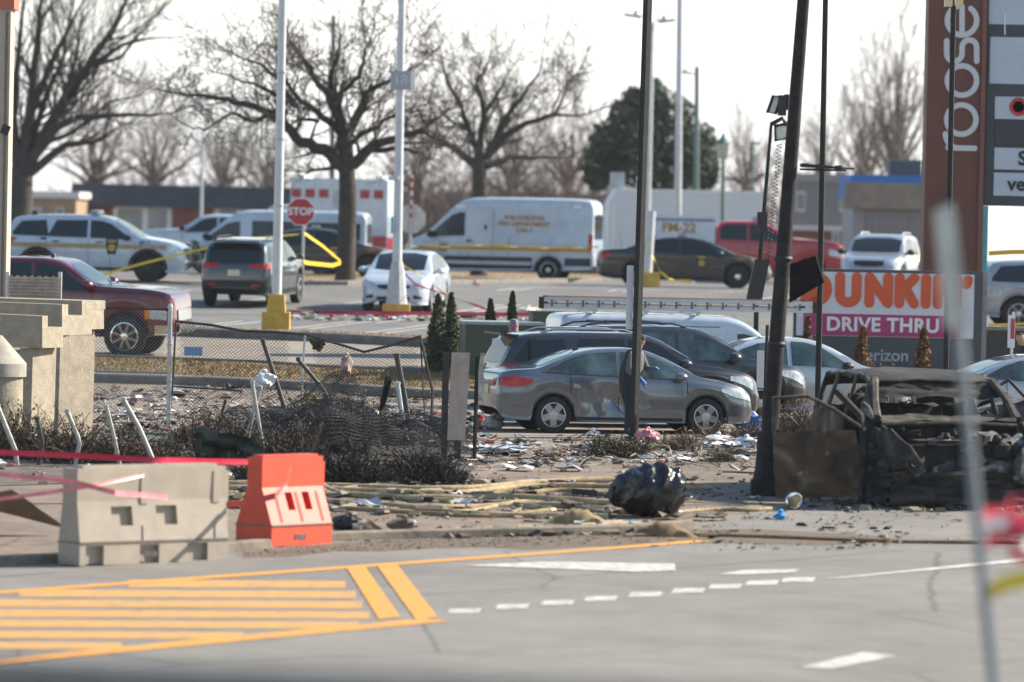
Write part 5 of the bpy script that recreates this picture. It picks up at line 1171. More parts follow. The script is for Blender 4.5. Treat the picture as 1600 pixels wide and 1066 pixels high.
# farther bare trees, upright and finer
def far_tree(label, px, D, ytop, w, seed, cm=BTWIG, n=9, lvl=2, group='bare trees beyond the buildings', rm=.010):
    random.seed(seed); yb = 350; lim = []
    for i in range(n):
        e = -1 + 2 * (i + rnd(.2, .8)) / n; yt = ytop + abs(e) * (yb - ytop) * .45 + rnd(0, 12); y0 = rnd(280, 320)
        lim.append(([(px, y0), (px + e * w * .28, y0 + (yt - y0) * .4), (px + e * w * .62, y0 + (yt - y0) * .75), (px + e * w * .8, yt)], rnd(.10, .16)))
    bare_tree('bare_tree', label, px, D, [(px, 350), (px, 318), (px + rnd(-4, 4), 290)], lim, .24, lvl, dict(O1, wob=.16, up=.12, ang=(22, 50), rmin=rm), cm, cm, group, spread=2.5, spawn=.9, klen=2.2)
far_tree('brown bare tree behind the tan brick building', 150, 285, 175, 95, 31); far_tree('pale bare tree above the dark shingle roof', 245, 290, 160, 85, 32, PTWIG); far_tree('thin bare tree between the thin grey pole and the middle tree', 350, 300, 190, 75, 33, PTWIG)
far_tree('pale bare tree in the gap left of the ambulance', 420, 310, 200, 70, 34, PTWIG); far_tree('brown bare tree right behind the numbered light pole', 655, 290, 190, 70, 35); far_tree('broad brown bare tree behind the fire department van', 800, 300, 175, 90, 36); far_tree('brown bare tree left of the dark evergreen', 890, 305, 175, 70, 37)
far_tree('tall pale bare tree beside the brown pylon', 1402, 265, 62, 75, 38, PTWIG, 10); far_tree('shorter pale bare tree left of the one beside the pylon', 1352, 270, 150, 60, 39, PTWIG, 9); far_tree('faint bare tree between the two slim black poles', 1285, 300, 200, 60, 40, PTWIG, 8); far_tree('bare tree behind the lantern post', 1165, 305, 215, 60, 41, BTWIG, 8)
random.seed(50)
# a brown thicket along the far side that reads as one mass
k = MB()
for i in range(1000):
    px = random.choice([rnd(110, 470), rnd(600, 990), rnd(600, 990), rnd(1120, 1450)]); D = rnd(275, 330); b = GD(px, D); b.z -= .2
    L = PT(px, rnd(235, 330), D).z - b.z; q = b.copy(); d = Vector((rnd(-.25, .25), rnd(-.2, .2), 1)).normalized(); pts = [q.copy()]
    for j in range(4): d = (d + Vector((rnd(-.25, .25), rnd(-.25, .25), .05))).normalized(); q = q + d * L / 4; pts.append(q.copy())
    k.tube(pts, [.05, .04, .032, .022, .012], 3, False)
    for j in range(9):
        s = pts[random.choice((1, 2, 2, 3, 3, 4))]; e = rdir(d, R(rnd(25, 70))); k.tube([s, s + e * rnd(.5, 1.3), s + e * 1.5 + Vector((rnd(-.3, .3), 0, rnd(0, .6)))], [.022, .016, .01], 3, False)
stuff(k.build('thicket', BTWIG, smooth=0), 'brown leafless thicket behind the far buildings', 'thicket')

def leaf_cloud(mb, pts_fn, n, s0, s1, flat=False):
    for i in range(n):
        p = pts_fn(); a = Vector((rnd(-1, 1), rnd(-1, 1), rnd(-1, 1))).normalized(); b = a.orthogonal().normalized(); b = (b + a.cross(b) * rnd(-1, 1)).normalized(); s = rnd(s0, s1)
        mb.add([p - a * s, p + b * s * .55, p + a * s, p - b * s * .55], [(0, 1, 2, 3)])
# dark evergreen
random.seed(61)
D = 245; b = GD(1018, D); o = thing('evergreen_tree', 'dark green evergreen behind the black pole, taller than everything near it', 'tree', b)
mt = PT(1018, 132, D).z - b.z; k = MB(); k.tube([(0, 0, 0), (0, 0, mt * .9)], [.3, .06], 8); k.build('trunk', BARK, o)
lobes = []
for (x, y, rx, ry) in ((1020, 180, 26, 55), (985, 205, 34, 58), (955, 235, 36, 46), (1050, 205, 34, 60), (1085, 240, 36, 50), (1010, 245, 62, 62), (1060, 262, 50, 45), (935, 262, 22, 34), (1022, 150, 11, 26), (988, 168, 13, 30), (1104, 268, 18, 26)):
    lobes.append((PT(x, y, D) - b, rx / S(D), ry / S(D)))
def ev():
    c, rx, ry = random.choice(lobes); d = Vector((rnd(-1, 1), rnd(-1, 1), rnd(-1, 1))).normalized() * rnd(.35, 1.22) ** .6
    return c + Vector((d.x * rx, d.y * rx * 1.2, d.z * ry))
k = MB(); leaf_cloud(k, ev, 11000, .06, .26); k.build('crown', mat('evergreen_needles', (.05, .07, .04), .9, var=.45, scale=.8), o, 0)
def arborvitae(label, px, yb, yt, w, D, m, seed, group=None):
    random.seed(seed); b = GD(px, D); dz = PT(px, yb, D).z - b.z; h = PT(px, yt, D).z - b.z; ww = w / S(D) / 2; o = thing('arborvitae', label, 'shrub', b, 0, group)
    k = MB(); k.tube([(0, 0, -.05), (0, 0, h * .8)], [.035, .012], 6); k.build('stem', BARK, o)
    def f():
        t = rnd(0, 1) ** 1.25; a = rnd(0, 6.283); r = ww * (1 - t) ** .62 * rnd(.35, 1.08) * (1 + .18 * math.sin(a * 3 + t * 9 + seed)); return Vector((r * math.cos(a), r * math.sin(a), .05 + t * h * .98))
    k = MB(); leaf_cloud(k, f, 2600, .02, .065); k.build('foliage', m, o, 0)
AG = mat('arborvitae_green', (.045, .06, .022), .9, var=.4, scale=4); AO = mat('arborvitae_brown', (.20, .095, .03), .9, var=.4, scale=4, rgb2=(.09, .06, .025))
arborvitae('dark green conical shrub nearer the chain link fence, left of a pair', 682, 612, 462, 40, 112.6, AG, 1); arborvitae('dark green conical shrub standing right of its twin beside the transformer', 703, 605, 460, 32, 113.8, AG, 2)
arborvitae('short stubby green shrub behind the transformer lid', 765, 540, 470, 26, 119, AG, 3); arborvitae('thin green shrub behind the bollard', 799, 540, 458, 22, 119, AG, 4)
arborvitae('small olive conical shrub beside the black panel', 1260, 590, 496, 24, 111.5, AO, 5); arborvitae('browned conical shrub before the middle of the drive thru sign', 1346, 600, 512, 36, 110.5, AO, 6); arborvitae('browned conical shrub nearer the end of the drive thru sign', 1441, 600, 514, 40, 110.5, AO, 7)
# shrubs: woody tangles with a few small leaves
def shrub(label, px, py, w, h, tm, lm, ntw, nlf, seed, depth=.7, group=None, ls=(.012, .035), flat=1.0):
    random.seed(seed); b = G(px, py); s = S(b.y); W2, H2 = w / s / 2, h / s; o = thing('shrub', label, 'shrub', b, 0, group); k = MB(); tips = []
    for i in range(ntw):
        x, y = rnd(-1, 1) * W2 * .8, rnd(-1, 1) * depth * .8; p = Vector((x, y, zg(b.y + y) - b.z)); L = H2 * rnd(.4, 1.05) * (1 - .35 * abs(x / W2) ** 2) * (.72 + .34 * math.sin(x * 5.3 + seed) + .2 * math.sin(x * 11.7 + y * 6 + seed * 2)); L = max(L, .06); d = Vector((rnd(-.6, .6) + x / W2 * .3, rnd(-.5, .5), 1)).normalized(); pts = [p]
        for j in range(3): d = (d + Vector((rnd(-.5, .5), rnd(-.5, .5), rnd(-.3, .2)))).normalized(); pts.append(pts[-1] + d * L / 3)
        k.tube(pts, [.012, .010, .008, .005], 3, False); tips += pts[1:]
        for j in range(3):
            q = random.choice(pts[1:]); e = rdir(d, R(rnd(30, 80))); r = q + e * rnd(.08, .22); k.tube([q, r], [.005, .003], 3, False); tips.append(r)
    k.build('twigs', tm, o, 0)
    if nlf:
        k = MB(); leaf_cloud(k, lambda: random.choice(tips) + Vector((rnd(-.06, .06), rnd(-.06, .06), rnd(-.05, .05))), nlf, *ls); k.build('leaves', lm, o, 0)
CHAR = mat('charred_twigs', (.065, .05, .037), .95, var=.4); CLEAF = mat('scorched_leaves', (.085, .06, .036), .9, var=.6, scale=9); DLEAF = mat('dry_leaves', (.16, .095, .045), .9, var=.5, scale=9); OLEAF = mat('olive_leaves', (.05, .055, .025), .9, var=.5, scale=9)
shrub('scorched shrub below the round concrete column', 30, 716, 110, 84, CHAR, CLEAF, 220, 1500, 71); shrub('scorched shrub in front of the concrete piers', 120, 722, 130, 88, CHAR, CLEAF, 260, 1700, 72); shrub('scorched shrub behind the white barrier', 235, 724, 130, 72, CHAR, CLEAF, 260, 1700, 73)
shrub('blackened shrub tangled in the fallen fence', 415, 716, 170, 84, CHAR, CLEAF, 300, 1400, 74); shrub('tall scorched shrub beside the torn green sheet', 528, 706, 110, 100, CHAR, OLEAF, 320, 1600, 75); shrub('olive shrub under the bent fence rail', 570, 692, 70, 66, CHAR, OLEAF, 120, 500, 76)
BURN = mat('burnt_twigs', (.022, .02, .018), .95, var=.4)
shrub('low black burnt shrub at the end of the fallen mesh', 660, 754, 160, 56, BURN, BURN, 420, 1400, 77, .5); shrub('low black burnt shrub behind the orange barrier', 560, 757, 150, 66, BURN, BURN, 420, 1500, 78, .5); shrub('black scorched clump behind the white barrier end', 420, 754, 120, 40, BURN, BURN, 200, 500, 79, .5)
shrub('dark scorched shrub behind the fallen mesh mound', 470, 690, 120, 90, CHAR, CLEAF, 300, 1200, 88); shrub('brown dead weeds beside the fence post', 310, 700, 90, 60, CHAR, CLEAF, 200, 700, 89)
shrub('dark green shrub at the foot of the straight black pole', 968, 714, 84, 52, CHAR, OLEAF, 260, 1700, 80, .4); shrub('small brown shrub beside the front wheel of the sedan', 1058, 704, 56, 36, BTWIG, DLEAF, 160, 600, 81, .3); shrub('tiny green tuft on the mulch', 1130, 722, 34, 18, BTWIG, OLEAF, 60, 220, 82, .2)
shrub('reddish bare shrub between the leaning pole and the wreck', 1250, 686, 90, 66, BTWIG, DLEAF, 300, 700, 83, .5); shrub('reddish bare shrub seen through the wreck windows', 1400, 672, 130, 72, BTWIG, DLEAF, 360, 800, 84, .5); shrub('dry shrub below the drive thru sign', 1390, 606, 210, 42, BTWIG, DLEAF, 420, 900, 85, .5); shrub('dry reddish shrub right of the drive thru sign', 1560, 606, 120, 44, BTWIG, DLEAF, 320, 700, 86, .5)
shrub('low twiggy shrub at the end of the sedan', 1150, 690, 110, 40, BTWIG, DLEAF, 200, 300, 87, .4)
# grass blades on the verges
def tufts(label, poly, n, h0, h1, m, seed, dz=.05):
    random.seed(seed); P = GP(*poly); k = MB(); xs = [p.x for p in P]; ys = [p.y for p in P]; N = len(P); cnt = 0
    while cnt < n:
        x, y = rnd(min(xs), max(xs)), rnd(min(ys), max(ys)); ins = False
        for i in range(N):
            a, c = P[i], P[(i + 1) % N]
            if (a.y > y) != (c.y > y) and x < (c.x - a.x) * (y - a.y) / (c.y - a.y) + a.x: ins = not ins
        if not ins: continue
        cnt += 1; z = zg(y) + dz - .01; h = rnd(h0, h1); w = rnd(.008, .02); a = rnd(0, 6.28); dx, dy = math.cos(a) * w, math.sin(a) * w; lx, ly = rnd(-.6, .6) * h, rnd(-.6, .6) * h
        k.add([(x - dx, y - dy, z), (x + dx, y + dy, z), (x + lx, y + ly, z + h)], [(0, 1, 2)])
    stuff(k.build('grass', m, smooth=0), label, 'grass')
DRYG = mat('dry_grass_blades', (.27, .185, .085), .95, var=.4, scale=4)
tufts('short dry grass on the island before the maroon pickup', ((-60, 555), (140, 563), (500, 579), (768, 589), (768, 617), (660, 618), (330, 599), (140, 592), (-60, 583)), 14000, .02, .08, DRYG, 91)
tufts('dry grass strip along the parking lot kerb', ((-60, 507), (140, 513), (294, 518), (500, 524), (665, 532), (900, 541), (900, 549), (665, 541), (500, 532), (294, 525), (140, 520), (-60, 512)), 6000, .02, .07, DRYG, 92, .09)
tufts('dry grass under the bare trees by the far vehicles', ((455, 444), (540, 444), (700, 442), (940, 439), (1300, 442), (1500, 445), (1500, 438), (1300, 435), (940, 432), (620, 429), (455, 429)), 12000, .03, .10, DRYG, 93, .06)
# ------------------------------------------------------------------ fence, barriers, hoses, tape, debris
random.seed(101)
DARKS = mat('sooty_steel', (.06, .058, .055), .6, .4, .4, 6)
MESHM = mat('mesh_wire', (.22, .23, .23), .5, .5, .25, 8); MESHD = mat('sooty_mesh_wire', (.045, .045, .045), .7, .2, .3)
def wires(mb, Pf, U, V, step=.062, r=.0028, seg=.12, keep=None):
    """diamond wire mesh over the surface Pf(u, v)"""
    for sg in (1, -1):
        n0, n1 = (int(-V / step), int(U / step)) if sg > 0 else (0, int((U + V) / step))
        for k in range(n0, n1 + 1):
            u0 = k * step; pts = []
            n = max(2, int(V / seg))
            for i in range(n + 1):
                v = V * i / n; u = u0 + sg * v
                if 0 <= u <= U and (keep is None or keep(u, v)): pts.append(Pf(u, v))
                else:
                    if len(pts) > 1: mb.tube(pts, r, 3, False)
                    pts = []
            if len(pts) > 1: mb.tube(pts, r, 3, False)
DF_ = G(263, 672).y
o = thing('chain_link_fence', 'upright chain link panel and post in front of the maroon pickup', 'fence', GD(263, DF_)); B = o.matrix_world.translation
L = lambda px, py, dy=0: PT(px, py, DF_ + dy) - B
k = MB(); k.tube([Vector((0, 0, -.1)), L(266, 480)], .038, 8); k.lathe([(.045, 0), (.03, .05), (.001, .06)], 8, c=L(266, 480)); k.build('post', STEEL, o)
k = MB(); k.tube([L(60, 478), L(160, 481), L(266, 484)], .022, 6); k.build('top_rail', DARKS, o); k = MB(); k.tube([L(60, 578), L(140, 580), L(264, 583)], .018, 6); k.build('mid_rail', STEEL, o)
k = MB(); p0, p1 = L(60, 655), L(264, 655); zt = L(200, 483).z; U = p1.x - p0.x; V = zt - p0.z
wires(k, lambda u, v: Vector((p0.x + u, .01, p0.z + v)), U, V); k.build('wire_mesh', MESHM, o, 0)
for z in (.25, .8, 1.4): k = MB(); k.lathe([(.046, 0), (.05, .02), (.046, .04)], 8, c=Vector((L(266, 480).x * z / L(266, 480).z, 0, z))); k.build('clamp', STEEL, o)
# sagging section
o = thing('sagging_fence', 'blackened sagging chain link section with a bent top rail', 'fence', GD(470, DF_ + .3)); B = o.matrix_world.translation; DD = DF_ + .3
L = lambda px, py, dy=0: PT(px, py, DD + dy) - B
rail = [(274, 502), (330, 508), (378, 517), (430, 519), (478, 523), (530, 538), (569, 550), (610, 540), (656, 526)]
k = MB(); k.tube([L(*p) for p in rail], .024, 6); k.build('top_rail', DARKS, o)
k = MB(); k.tube([L(656, 524), L(668, 575), L(676, 612), L(674, 650), L(669, 702)], .026, 6); k.build('bent_post', DARKS, o); k = MB(); k.tube([L(657, 530), L(662, 620), L(667, 705)], .014, 5); k.build('brace', DARKS, o)
k = MB(); k.tube([L(477, 523), L(473, 570), L(471, 640)], .022, 6); k.build('post', STEEL, o); k = MB(); k.tube([L(275, 500), L(270, 600), L(262, 680)], .018, 6); k.build('post', DARKS, o)
k = MB(); k.tube([L(268, 604), L(320, 607), L(378, 611)], .016, 5); k.build('mid_rail', DARKS, o); k = MB(); k.tube([L(540, 617), L(600, 619), L(673, 621)], .016, 5); k.build('mid_rail', DARKS, o)
x0, x1 = L(276, 520).x, L(655, 540).x
def rz(x):
    P = [L(*p) for p in rail]
    for a, c in zip(P, P[1:]):
        if x <= c.x: return a.z + (c.z - a.z) * max(0, (x - a.x)) / (c.x - a.x)
    return P[-1].z
U = x1 - x0; V = 1.75
def sag(u, v):
    x = x0 + u; w = .5 + .5 * math.sin(u * 2.1 + .5); t = 1 - v / V
    return Vector((x + .12 * t * math.sin(u * 3 + v * 2), -.02 - .25 * t * w + .05 * math.sin(u * 7 + v * 5), rz(x) - t * (rz(x) + .02) * (1 - .1 * w)))
def keepf(u, v):
    if u > 2.55 and v < .85 and u < 3.35: return False
    return not (1.9 < u < 2.25 and v > 1.2)
k = MB(); wires(k, sag, U, V, .062, .0034, .12, keepf); k.build('wire_mesh', MESHD, o, 0)
# collapsed mesh lying over the shrubs
o = thing('fallen_mesh', 'black chain link mesh collapsed in folds over the shrubs', 'fence', GD(520, 88.2)); B = o.matrix_world.translation
q0 = GD(360, 88.2).x - B.x; U = GD(735, 88.2).x - B.x - q0; V = 2.6
def fall(u, v):
    t = v / V; f = u / U; hh = (.88 * math.exp(-((f - .36) / .22) ** 2) * (1 + .3 * math.sin(u * 4.3)) + .42 * math.exp(-((f - .8) / .22) ** 2)) * math.sin(min(1, t * 1.15) * math.pi * .62 + .02)
    return Vector((q0 + u + .12 * math.sin(v * 4 + u), -1.6 + 2.3 * t * (1 - .2 * f), .05 + hh + .2 * math.sin(u * 5.1 + v * 3.3) * hh + .05 * abs(math.sin(u * 9 + v * 7))))
k = MB(); wires(k, fall, U, V, .05, .0034, .1); k.build('wire_mesh', MESHD, o, 0)
def fall2(u, v):
    t = v / V; f = u / U; hh = (.6 * math.exp(-((f - .22) / .16) ** 2) * (1 + .4 * math.sin(u * 5)) + .62 * math.exp(-((f - .52) / .16) ** 2) + .35 * math.exp(-((f - .85) / .15) ** 2)) * math.sin(min(1, t * 1.5) * math.pi * .55)
    return Vector((q0 - .2 + u * 1.02 + .2 * math.sin(v * 3 + u * 2), -1.9 + 1.9 * t, .04 + hh + .13 * math.sin(u * 6.3 + v * 4.1) * (hh + .1) + .06 * abs(math.sin(u * 13 + v * 5))))
k = MB(); wires(k, fall2, U, V, .05, .0034, .1); k.build('wire_mesh', MESHD, o, 0)
# leaning and broken pipes
def pipe(label, pts, D, r=.02, m=STEEL):
    b = GD(pts[0][0], D); o = thing('broken_pipe', label, 'pipe', b); P = [PT(x, y, D + dy) - b for (x, y, dy) in [(p + (0,))[:3] for p in pts]]; P[0].z = min(P[0].z, .02)
    r *= 1.5; k = MB(); k.tube(P, r, 8); k.build('pipe', m, o); k = MB(); k.lathe([(r * 1.25, -.02), (r * 1.25, .03), (r * .6, .04)], 7, c=P[-1]); k.build('cap', m, o)
DK = DARKS; LT_ = mat('bare_pipe', (.34, .33, .31), .5, .4, .3, 7)
pipe('long leaning pipe rising above the middle of the sagging fence', [(460, 690), (436, 610), (411, 533)], 90.5, .024, DK); pipe('leaning pipe sloping down under the sagging rail', [(545, 656), (505, 608), (466, 562)], 90.3, .022, DK)
pipe('shorter of two crossed pipes in the burnt shrub', [(380, 690), (396, 642), (406, 606)], 86.0, .022, LT_); pipe('taller of two crossed pipes in the burnt shrub', [(414, 706), (402, 648), (394, 598)], 85.8, .02, LT_)
pipe('leaning pipe over the scorched shrub beside the fence post', [(243, 722), (218, 670), (193, 625)], 83.8, .024, LT_); pipe('nearly upright pipe above the white barrier', [(187, 726), (178, 684), (166, 636)], 83.8, .022, LT_)
pipe('bent pipe in front of the concrete piers', [(118, 726), (124, 694), (122, 684), (105, 643)], 83.6, .022, LT_); pipe('leaning pipe at the left picture edge', [(27, 730), (24, 704), (-4, 635)], 83.4, .024, LT_)
pipe('steel pipe leaning beside the bent fence post', [(644, 692), (632, 620), (620, 556)], 91, .030, DARKS); pipe('second bare pipe close beside the bent fence post', [(636, 690), (628, 650), (621, 600)], 90.7, .026, STEEL)
pipe('dark stake leaning in the scorched shrub below the concrete piers', [(60, 728), (66, 690), (58, 655)], 83.6, .022, DK); pipe('thin bent stake between the two crossed pipes and the fence post', [(330, 700), (345, 650), (352, 628)], 88.5, .016, DK); pipe('leaning dark stake at the foot of the sagging fence', [(515, 700), (500, 650), (492, 622)], 89.4, .018, DK); pipe('stake tilting over the black burnt shrub', [(600, 720), (588, 680), (580, 655)], 88.6, .018, DK)
pipe('short pale pipe lying across the torn green sheet', [(544, 658), (566, 652), (588, 646)], 89.6, .022, mat('pale_pipe', (.55, .5, .48), .5))
# torn sheets
def sheet(name, label, cat, quad, D, m, seed, amp=.12, n=14, dy=.4):
    random.seed(seed); b = GD(quad[0][0], D); o = thing(name, label, cat, b); A, Bq, Cc, Dd = [PT(x, y, D) - b for x, y in quad]; ph = [rnd(0, 6) for _ in range(6)]; rows = []
    for i in range(n + 1):
        row = []
        for j in range(n + 1):
            s, t = i / n, j / n; p = A.lerp(Bq, s).lerp(Dd.lerp(Cc, s), t)
            w = amp * (math.sin(s * 9 + ph[0] + t * 3) + .6 * math.sin(t * 11 + ph[1] - s * 6) + .4 * math.sin(s * 21 + t * 15 + ph[2]))
            row.append(p + Vector((.25 * w + rnd(-.01, .01), w + dy * t, .22 * w)))
        rows.append(row)
    k = MB(); k.grid(rows); o2 = k.build('sheet', m, o, 60)
    h = MB(); h.tube([rows[0][j] for j in range(n + 1)], .012, 5); h.build('hem', m, o); return o
TARP = mat('green_tarpaulin', (.035, .05, .042), .6, var=.4, scale=5); 
sheet('tarpaulin', 'dark green tarpaulin sagging over the fallen mesh behind the barriers', 'tarpaulin', [(306, 668), (408, 688), (420, 728), (306, 722)], 84.5, TARP, 3, .09); sheet('tarpaulin', 'torn green sheet hanging in a spike from the sagging rail', 'tarpaulin', [(606, 574), (612, 600), (596, 660), (586, 662)], 90, TARP, 4, .04)
sheet('tarpaulin', 'torn green sheet heaped beside the leaning steel pipe', 'tarpaulin', [(588, 650), (610, 655), (652, 706), (588, 712)], 89.4, TARP, 5, .07); sheet('tarpaulin', 'crumpled dark cloth in the shrub beside the pale pipe', 'tarpaulin', [(490, 655), (545, 650), (548, 664), (500, 672)], 89.8, TARP, 6, .05)
sheet('tarpaulin', 'dark wavy sheet hanging under the top of the bent rail', 'tarpaulin', [(483, 528), (510, 536), (498, 552), (490, 546)], 93.5, TARP, 7, .03)
# plastic barriers
def barrier(label, A, Bp, H, base, top, m, holes, notches, slots=0, flip=1, ribs=()):
    A, Bp = Vector(A), Vector(Bp); d = (Bp - A); d.z = 0; Ln = d.length; o = thing('plastic_barrier', label, 'barrier', A, math.atan2(d.y, d.x)); o.location.z = min(A.z, Bp.z)
    w = lambda z: (base if z <= H * .24 else base + (top - base) * min(1, (z - H * .24) / (H * .42))) / 2
    def seg(x0, x1, z0, z1, mb, sh=0.0):
        zs = sorted(set([z0, z1] + [z for z in (H * .24, H * .66) if z0 < z < z1]))
        for a, c in zip(zs, zs[1:]):
            a2 = a + .0005; wa, wc = w(a2), w(c)
            mb.add([(x0, base / 2 - wa + sh, a), (x1, base / 2 - wa + sh, a), (x1, base / 2 + wa - sh, a), (x0, base / 2 + wa - sh, a), (x0, base / 2 - wc + sh, c), (x1, base / 2 - wc + sh, c), (x1, base / 2 + wc - sh, c), (x0, base / 2 + wc - sh, c)],
                [(3, 2, 1, 0), (4, 5, 6, 7), (0, 1, 5, 4), (1, 2, 6, 5), (2, 3, 7, 6), (3, 0, 4, 7)])
    k = MB(); z1, z2 = H * .40, H * .60; h0 = H * .2
    xs = [0] + [x for n in notches for x in (n[0] * Ln, n[1] * Ln)] + [Ln]
    for i in range(0, len(xs), 2): seg(xs[i], xs[i + 1], 0, h0, k)
    seg(0, Ln, h0, z1, k)
    xs = [0] + [x for n in holes for x in (n[0] * Ln, n[1] * Ln)] + [Ln]
    for i in range(0, len(xs), 2): seg(xs[i], xs[i + 1], z1, z2, k)
    seg(0, Ln, z2, H, k); k.build('body', m, o, 30)
    k = MB(); seg(.02, Ln - .02, 0.01, H * .985, k, .07); k.build('core', m, o, 30)
    k = MB(); k.box((Ln + .05, base / 2, H * .55), (.10, .14, H * .78)); k.build('coupling', m, o); k = MB(); k.box((Ln / 2, base / 2, H + .015), (Ln * .9, top * .7, .03)); k.build('top_ridge', m, o)
    for x in ribs:
        f = lambda z: base / 2 - w(z)
        for z0_, z1_ in ((H * .24, H * .40), (H * .62, H * .95)):
            k = MB(); k.add([(x * Ln - .05, f(z0_) - .014, z0_), (x * Ln + .05, f(z0_) - .014, z0_), (x * Ln + .04, f(z1_) - .012, z1_), (x * Ln - .04, f(z1_) - .012, z1_), (x * Ln - .08, f(z0_) + .02, z0_), (x * Ln + .08, f(z0_) + .02, z0_), (x * Ln + .07, f(z1_) + .02, z1_), (x * Ln - .07, f(z1_) + .02, z1_)], [(0, 1, 2, 3), (4, 0, 3, 7), (1, 5, 6, 2), (3, 2, 6, 7), (0, 4, 5, 1)]); k.build('rib', m, o)
    k = MB(); k.box((Ln / 2, base / 2, H * .235), (Ln + .012, base + .03, .02)); k.build('mould_seam', mat('seam_grime', (.16, .14, .12), .8), o)
    k = MB(); k.box((Ln * .47, -.004, H * .10), (.22, .008, .06)); k.build('grime_mark', mat('grime', (.09, .08, .075), .9, var=.5, scale=14), o)
    for i in range(slots):
        x = Ln * (.16 + .68 * i / max(1, slots - 1)); k = MB(); zz0, zz1 = H * .27, H * .60
        f = lambda z: base / 2 - w(z) - .004
        k.add([(x, f(zz0), zz0), (x + .05, f(zz0), zz0), (x + .05, f(zz1), zz1), (x, f(zz1), zz1)], [(0, 1, 2, 3)]); k.build('slot', mat('slot_shade', (.30, .03, .015), .7), o)
    return o
a, c = G(124, 887), G(356, 874)
barrier('dirty white plastic water barrier at the kerb', (a.x, a.y, zg(a.y) + .02), (c.x, c.y, zg(c.y)), 1.15, .40, .27, mat('dirty_white_plastic', (.37, .315, .24), .6, scale=2.2, rgb2=(.27, .235, .20)), ((.22, .36), (.52, .66)), ((.04, .16), (.40, .53), (.72, .86)), ribs=(.44, .93))
a, c = G(424, 857), G(500, 840)
barrier('bright orange plastic barrier beside the white one', (a.x, a.y, zg(a.y) + .02), (a.x + .72, a.y + .95, zg(c.y)), 1.10, .58, .24, mat('orange_plastic', (.62, .06, .02), .5, var=.15, scale=4), ((.34, .46), (.62, .74)), (), 3)
# tape
def tape(label, pts, w, m, tw=0, name='barrier_tape'):
    P = [PT(x, y, D) for x, y, D in pts]; b = P[0].copy(); o = thing(name, label, 'tape', b); Q = []
    for a, c in zip(P, P[1:]):
        n = max(3, int((c - a).length / .25))
        for i in range(n): Q.append(a.lerp(c, i / n) - b)
    Q.append(P[-1] - b); rows = []
    for i, q in enumerate(Q):
        g = tw * i + .15 * math.sin(i * .9); rows.append([q + Vector((0, math.sin(g), math.cos(g))) * w * .5, q + Vector((0, .006, 0)), q - Vector((0, math.sin(g), math.cos(g))) * w * .5])
    k = MB(); k.grid(rows); k.build('ribbon', m, o, 60)
    k = MB(); k.box((0, 0, 0), (.03, .03, w * .9)); k.build('knot', m, o); return o
RT = mat('red_tape', (.52, .012, .05), .4, var=.1); PTp = mat('pink_red_tape', (.60, .17, .20), .4, var=.3, scale=4); YT = mat('yellow_tape', (.72, .50, .02), .45, var=.08)
tape('red tape stretched level behind both barriers', [(-30, 706, 71), (100, 711, 71), (240, 719, 71), (390, 722, 72.5)], .075, RT); tape('pink tape sagging across the white barrier', [(-30, 738, 66.6), (110, 752, 66.5), (180, 770, 66.3), (262, 777, 67.1)], .06, PTp, .02); tape('red tape rising along the front of the white barrier', [(-30, 784, 66.5), (60, 772, 66.5), (140, 760, 66.4), (225, 742, 67.2)], .045, PTp, .05)
tape('red tape looped from the white barrier to the orange one', [(352, 789, 69.2), (385, 786, 69.0), (430, 775, 68.8), (448, 757, 69.0), (455, 730, 69.3)], .08, mat('wet_red_tape', (.5, .06, .05), .4), .04)
tape('thin red tape running low across the parking lot', [(436, 487, 139), (560, 489, 138), (700, 490, 136), (850, 492, 134)], .09, RT); tape('red tape dropping from the numbered light pole', [(622, 418, 140.5), (650, 445, 139), (700, 462, 137), (760, 483, 134)], .07, RT, .1)
tape('yellow tape strung from the police utility vehicle to the stop sign', [(150, 432, 150), (230, 410, 150), (300, 393, 150), (400, 372, 150), (468, 366, 150)], .065, YT, .05); tape('yellow tape sagging between the stop sign post and the tree', [(452, 400, 150), (480, 411, 152), (520, 415, 155), (535, 410, 157)], .10, YT); tape('yellow tape slanting from the stop sign to the tree trunk', [(472, 362, 150), (505, 385, 153), (532, 408, 156.5)], .08, YT, .03)
tape('yellow tape strung along the fire department van', [(630, 384, 168), (700, 386, 168), (760, 383, 168), (850, 388, 168), (935, 386, 168)], .05, YT, .9); tape('yellow tape drooping from the numbered light pole over the sedan', [(622, 410, 140.5), (660, 432, 140), (708, 470, 139), (722, 492, 138)], .07, YT, .4); tape('yellow tape hanging in a bundle by the black police sedan', [(1012, 385, 163), (1032, 425, 162.5), (1046, 436, 162), (1080, 440, 162)], .10, YT, .7)
tape('two yellow tapes by the teal sign edge', [(1546, 396, 125), (1580, 394, 125), (1650, 393, 125)], .10, YT); tape('yellow tape on the silver vehicle by the right edge', [(1432, 395, 160), (1440, 412, 160), (1444, 424, 160)], .12, YT, .2); tape('blurred yellow tape tied to the near leaning post', [(1544, 925, 30), (1570, 912, 30), (1600, 905, 30), (1680, 890, 30)], .09, YT, .08); tape('low yellow tape by the dark brick wall', [(1546, 508, 118.6), (1600, 506, 118.6), (1660, 505, 118.6)], .05, YT)
o = thing('tape_bundle', 'blurred bundle of red and white tape hanging by the near post', 'tape', PT(1580, 900, 31)); b = o.location
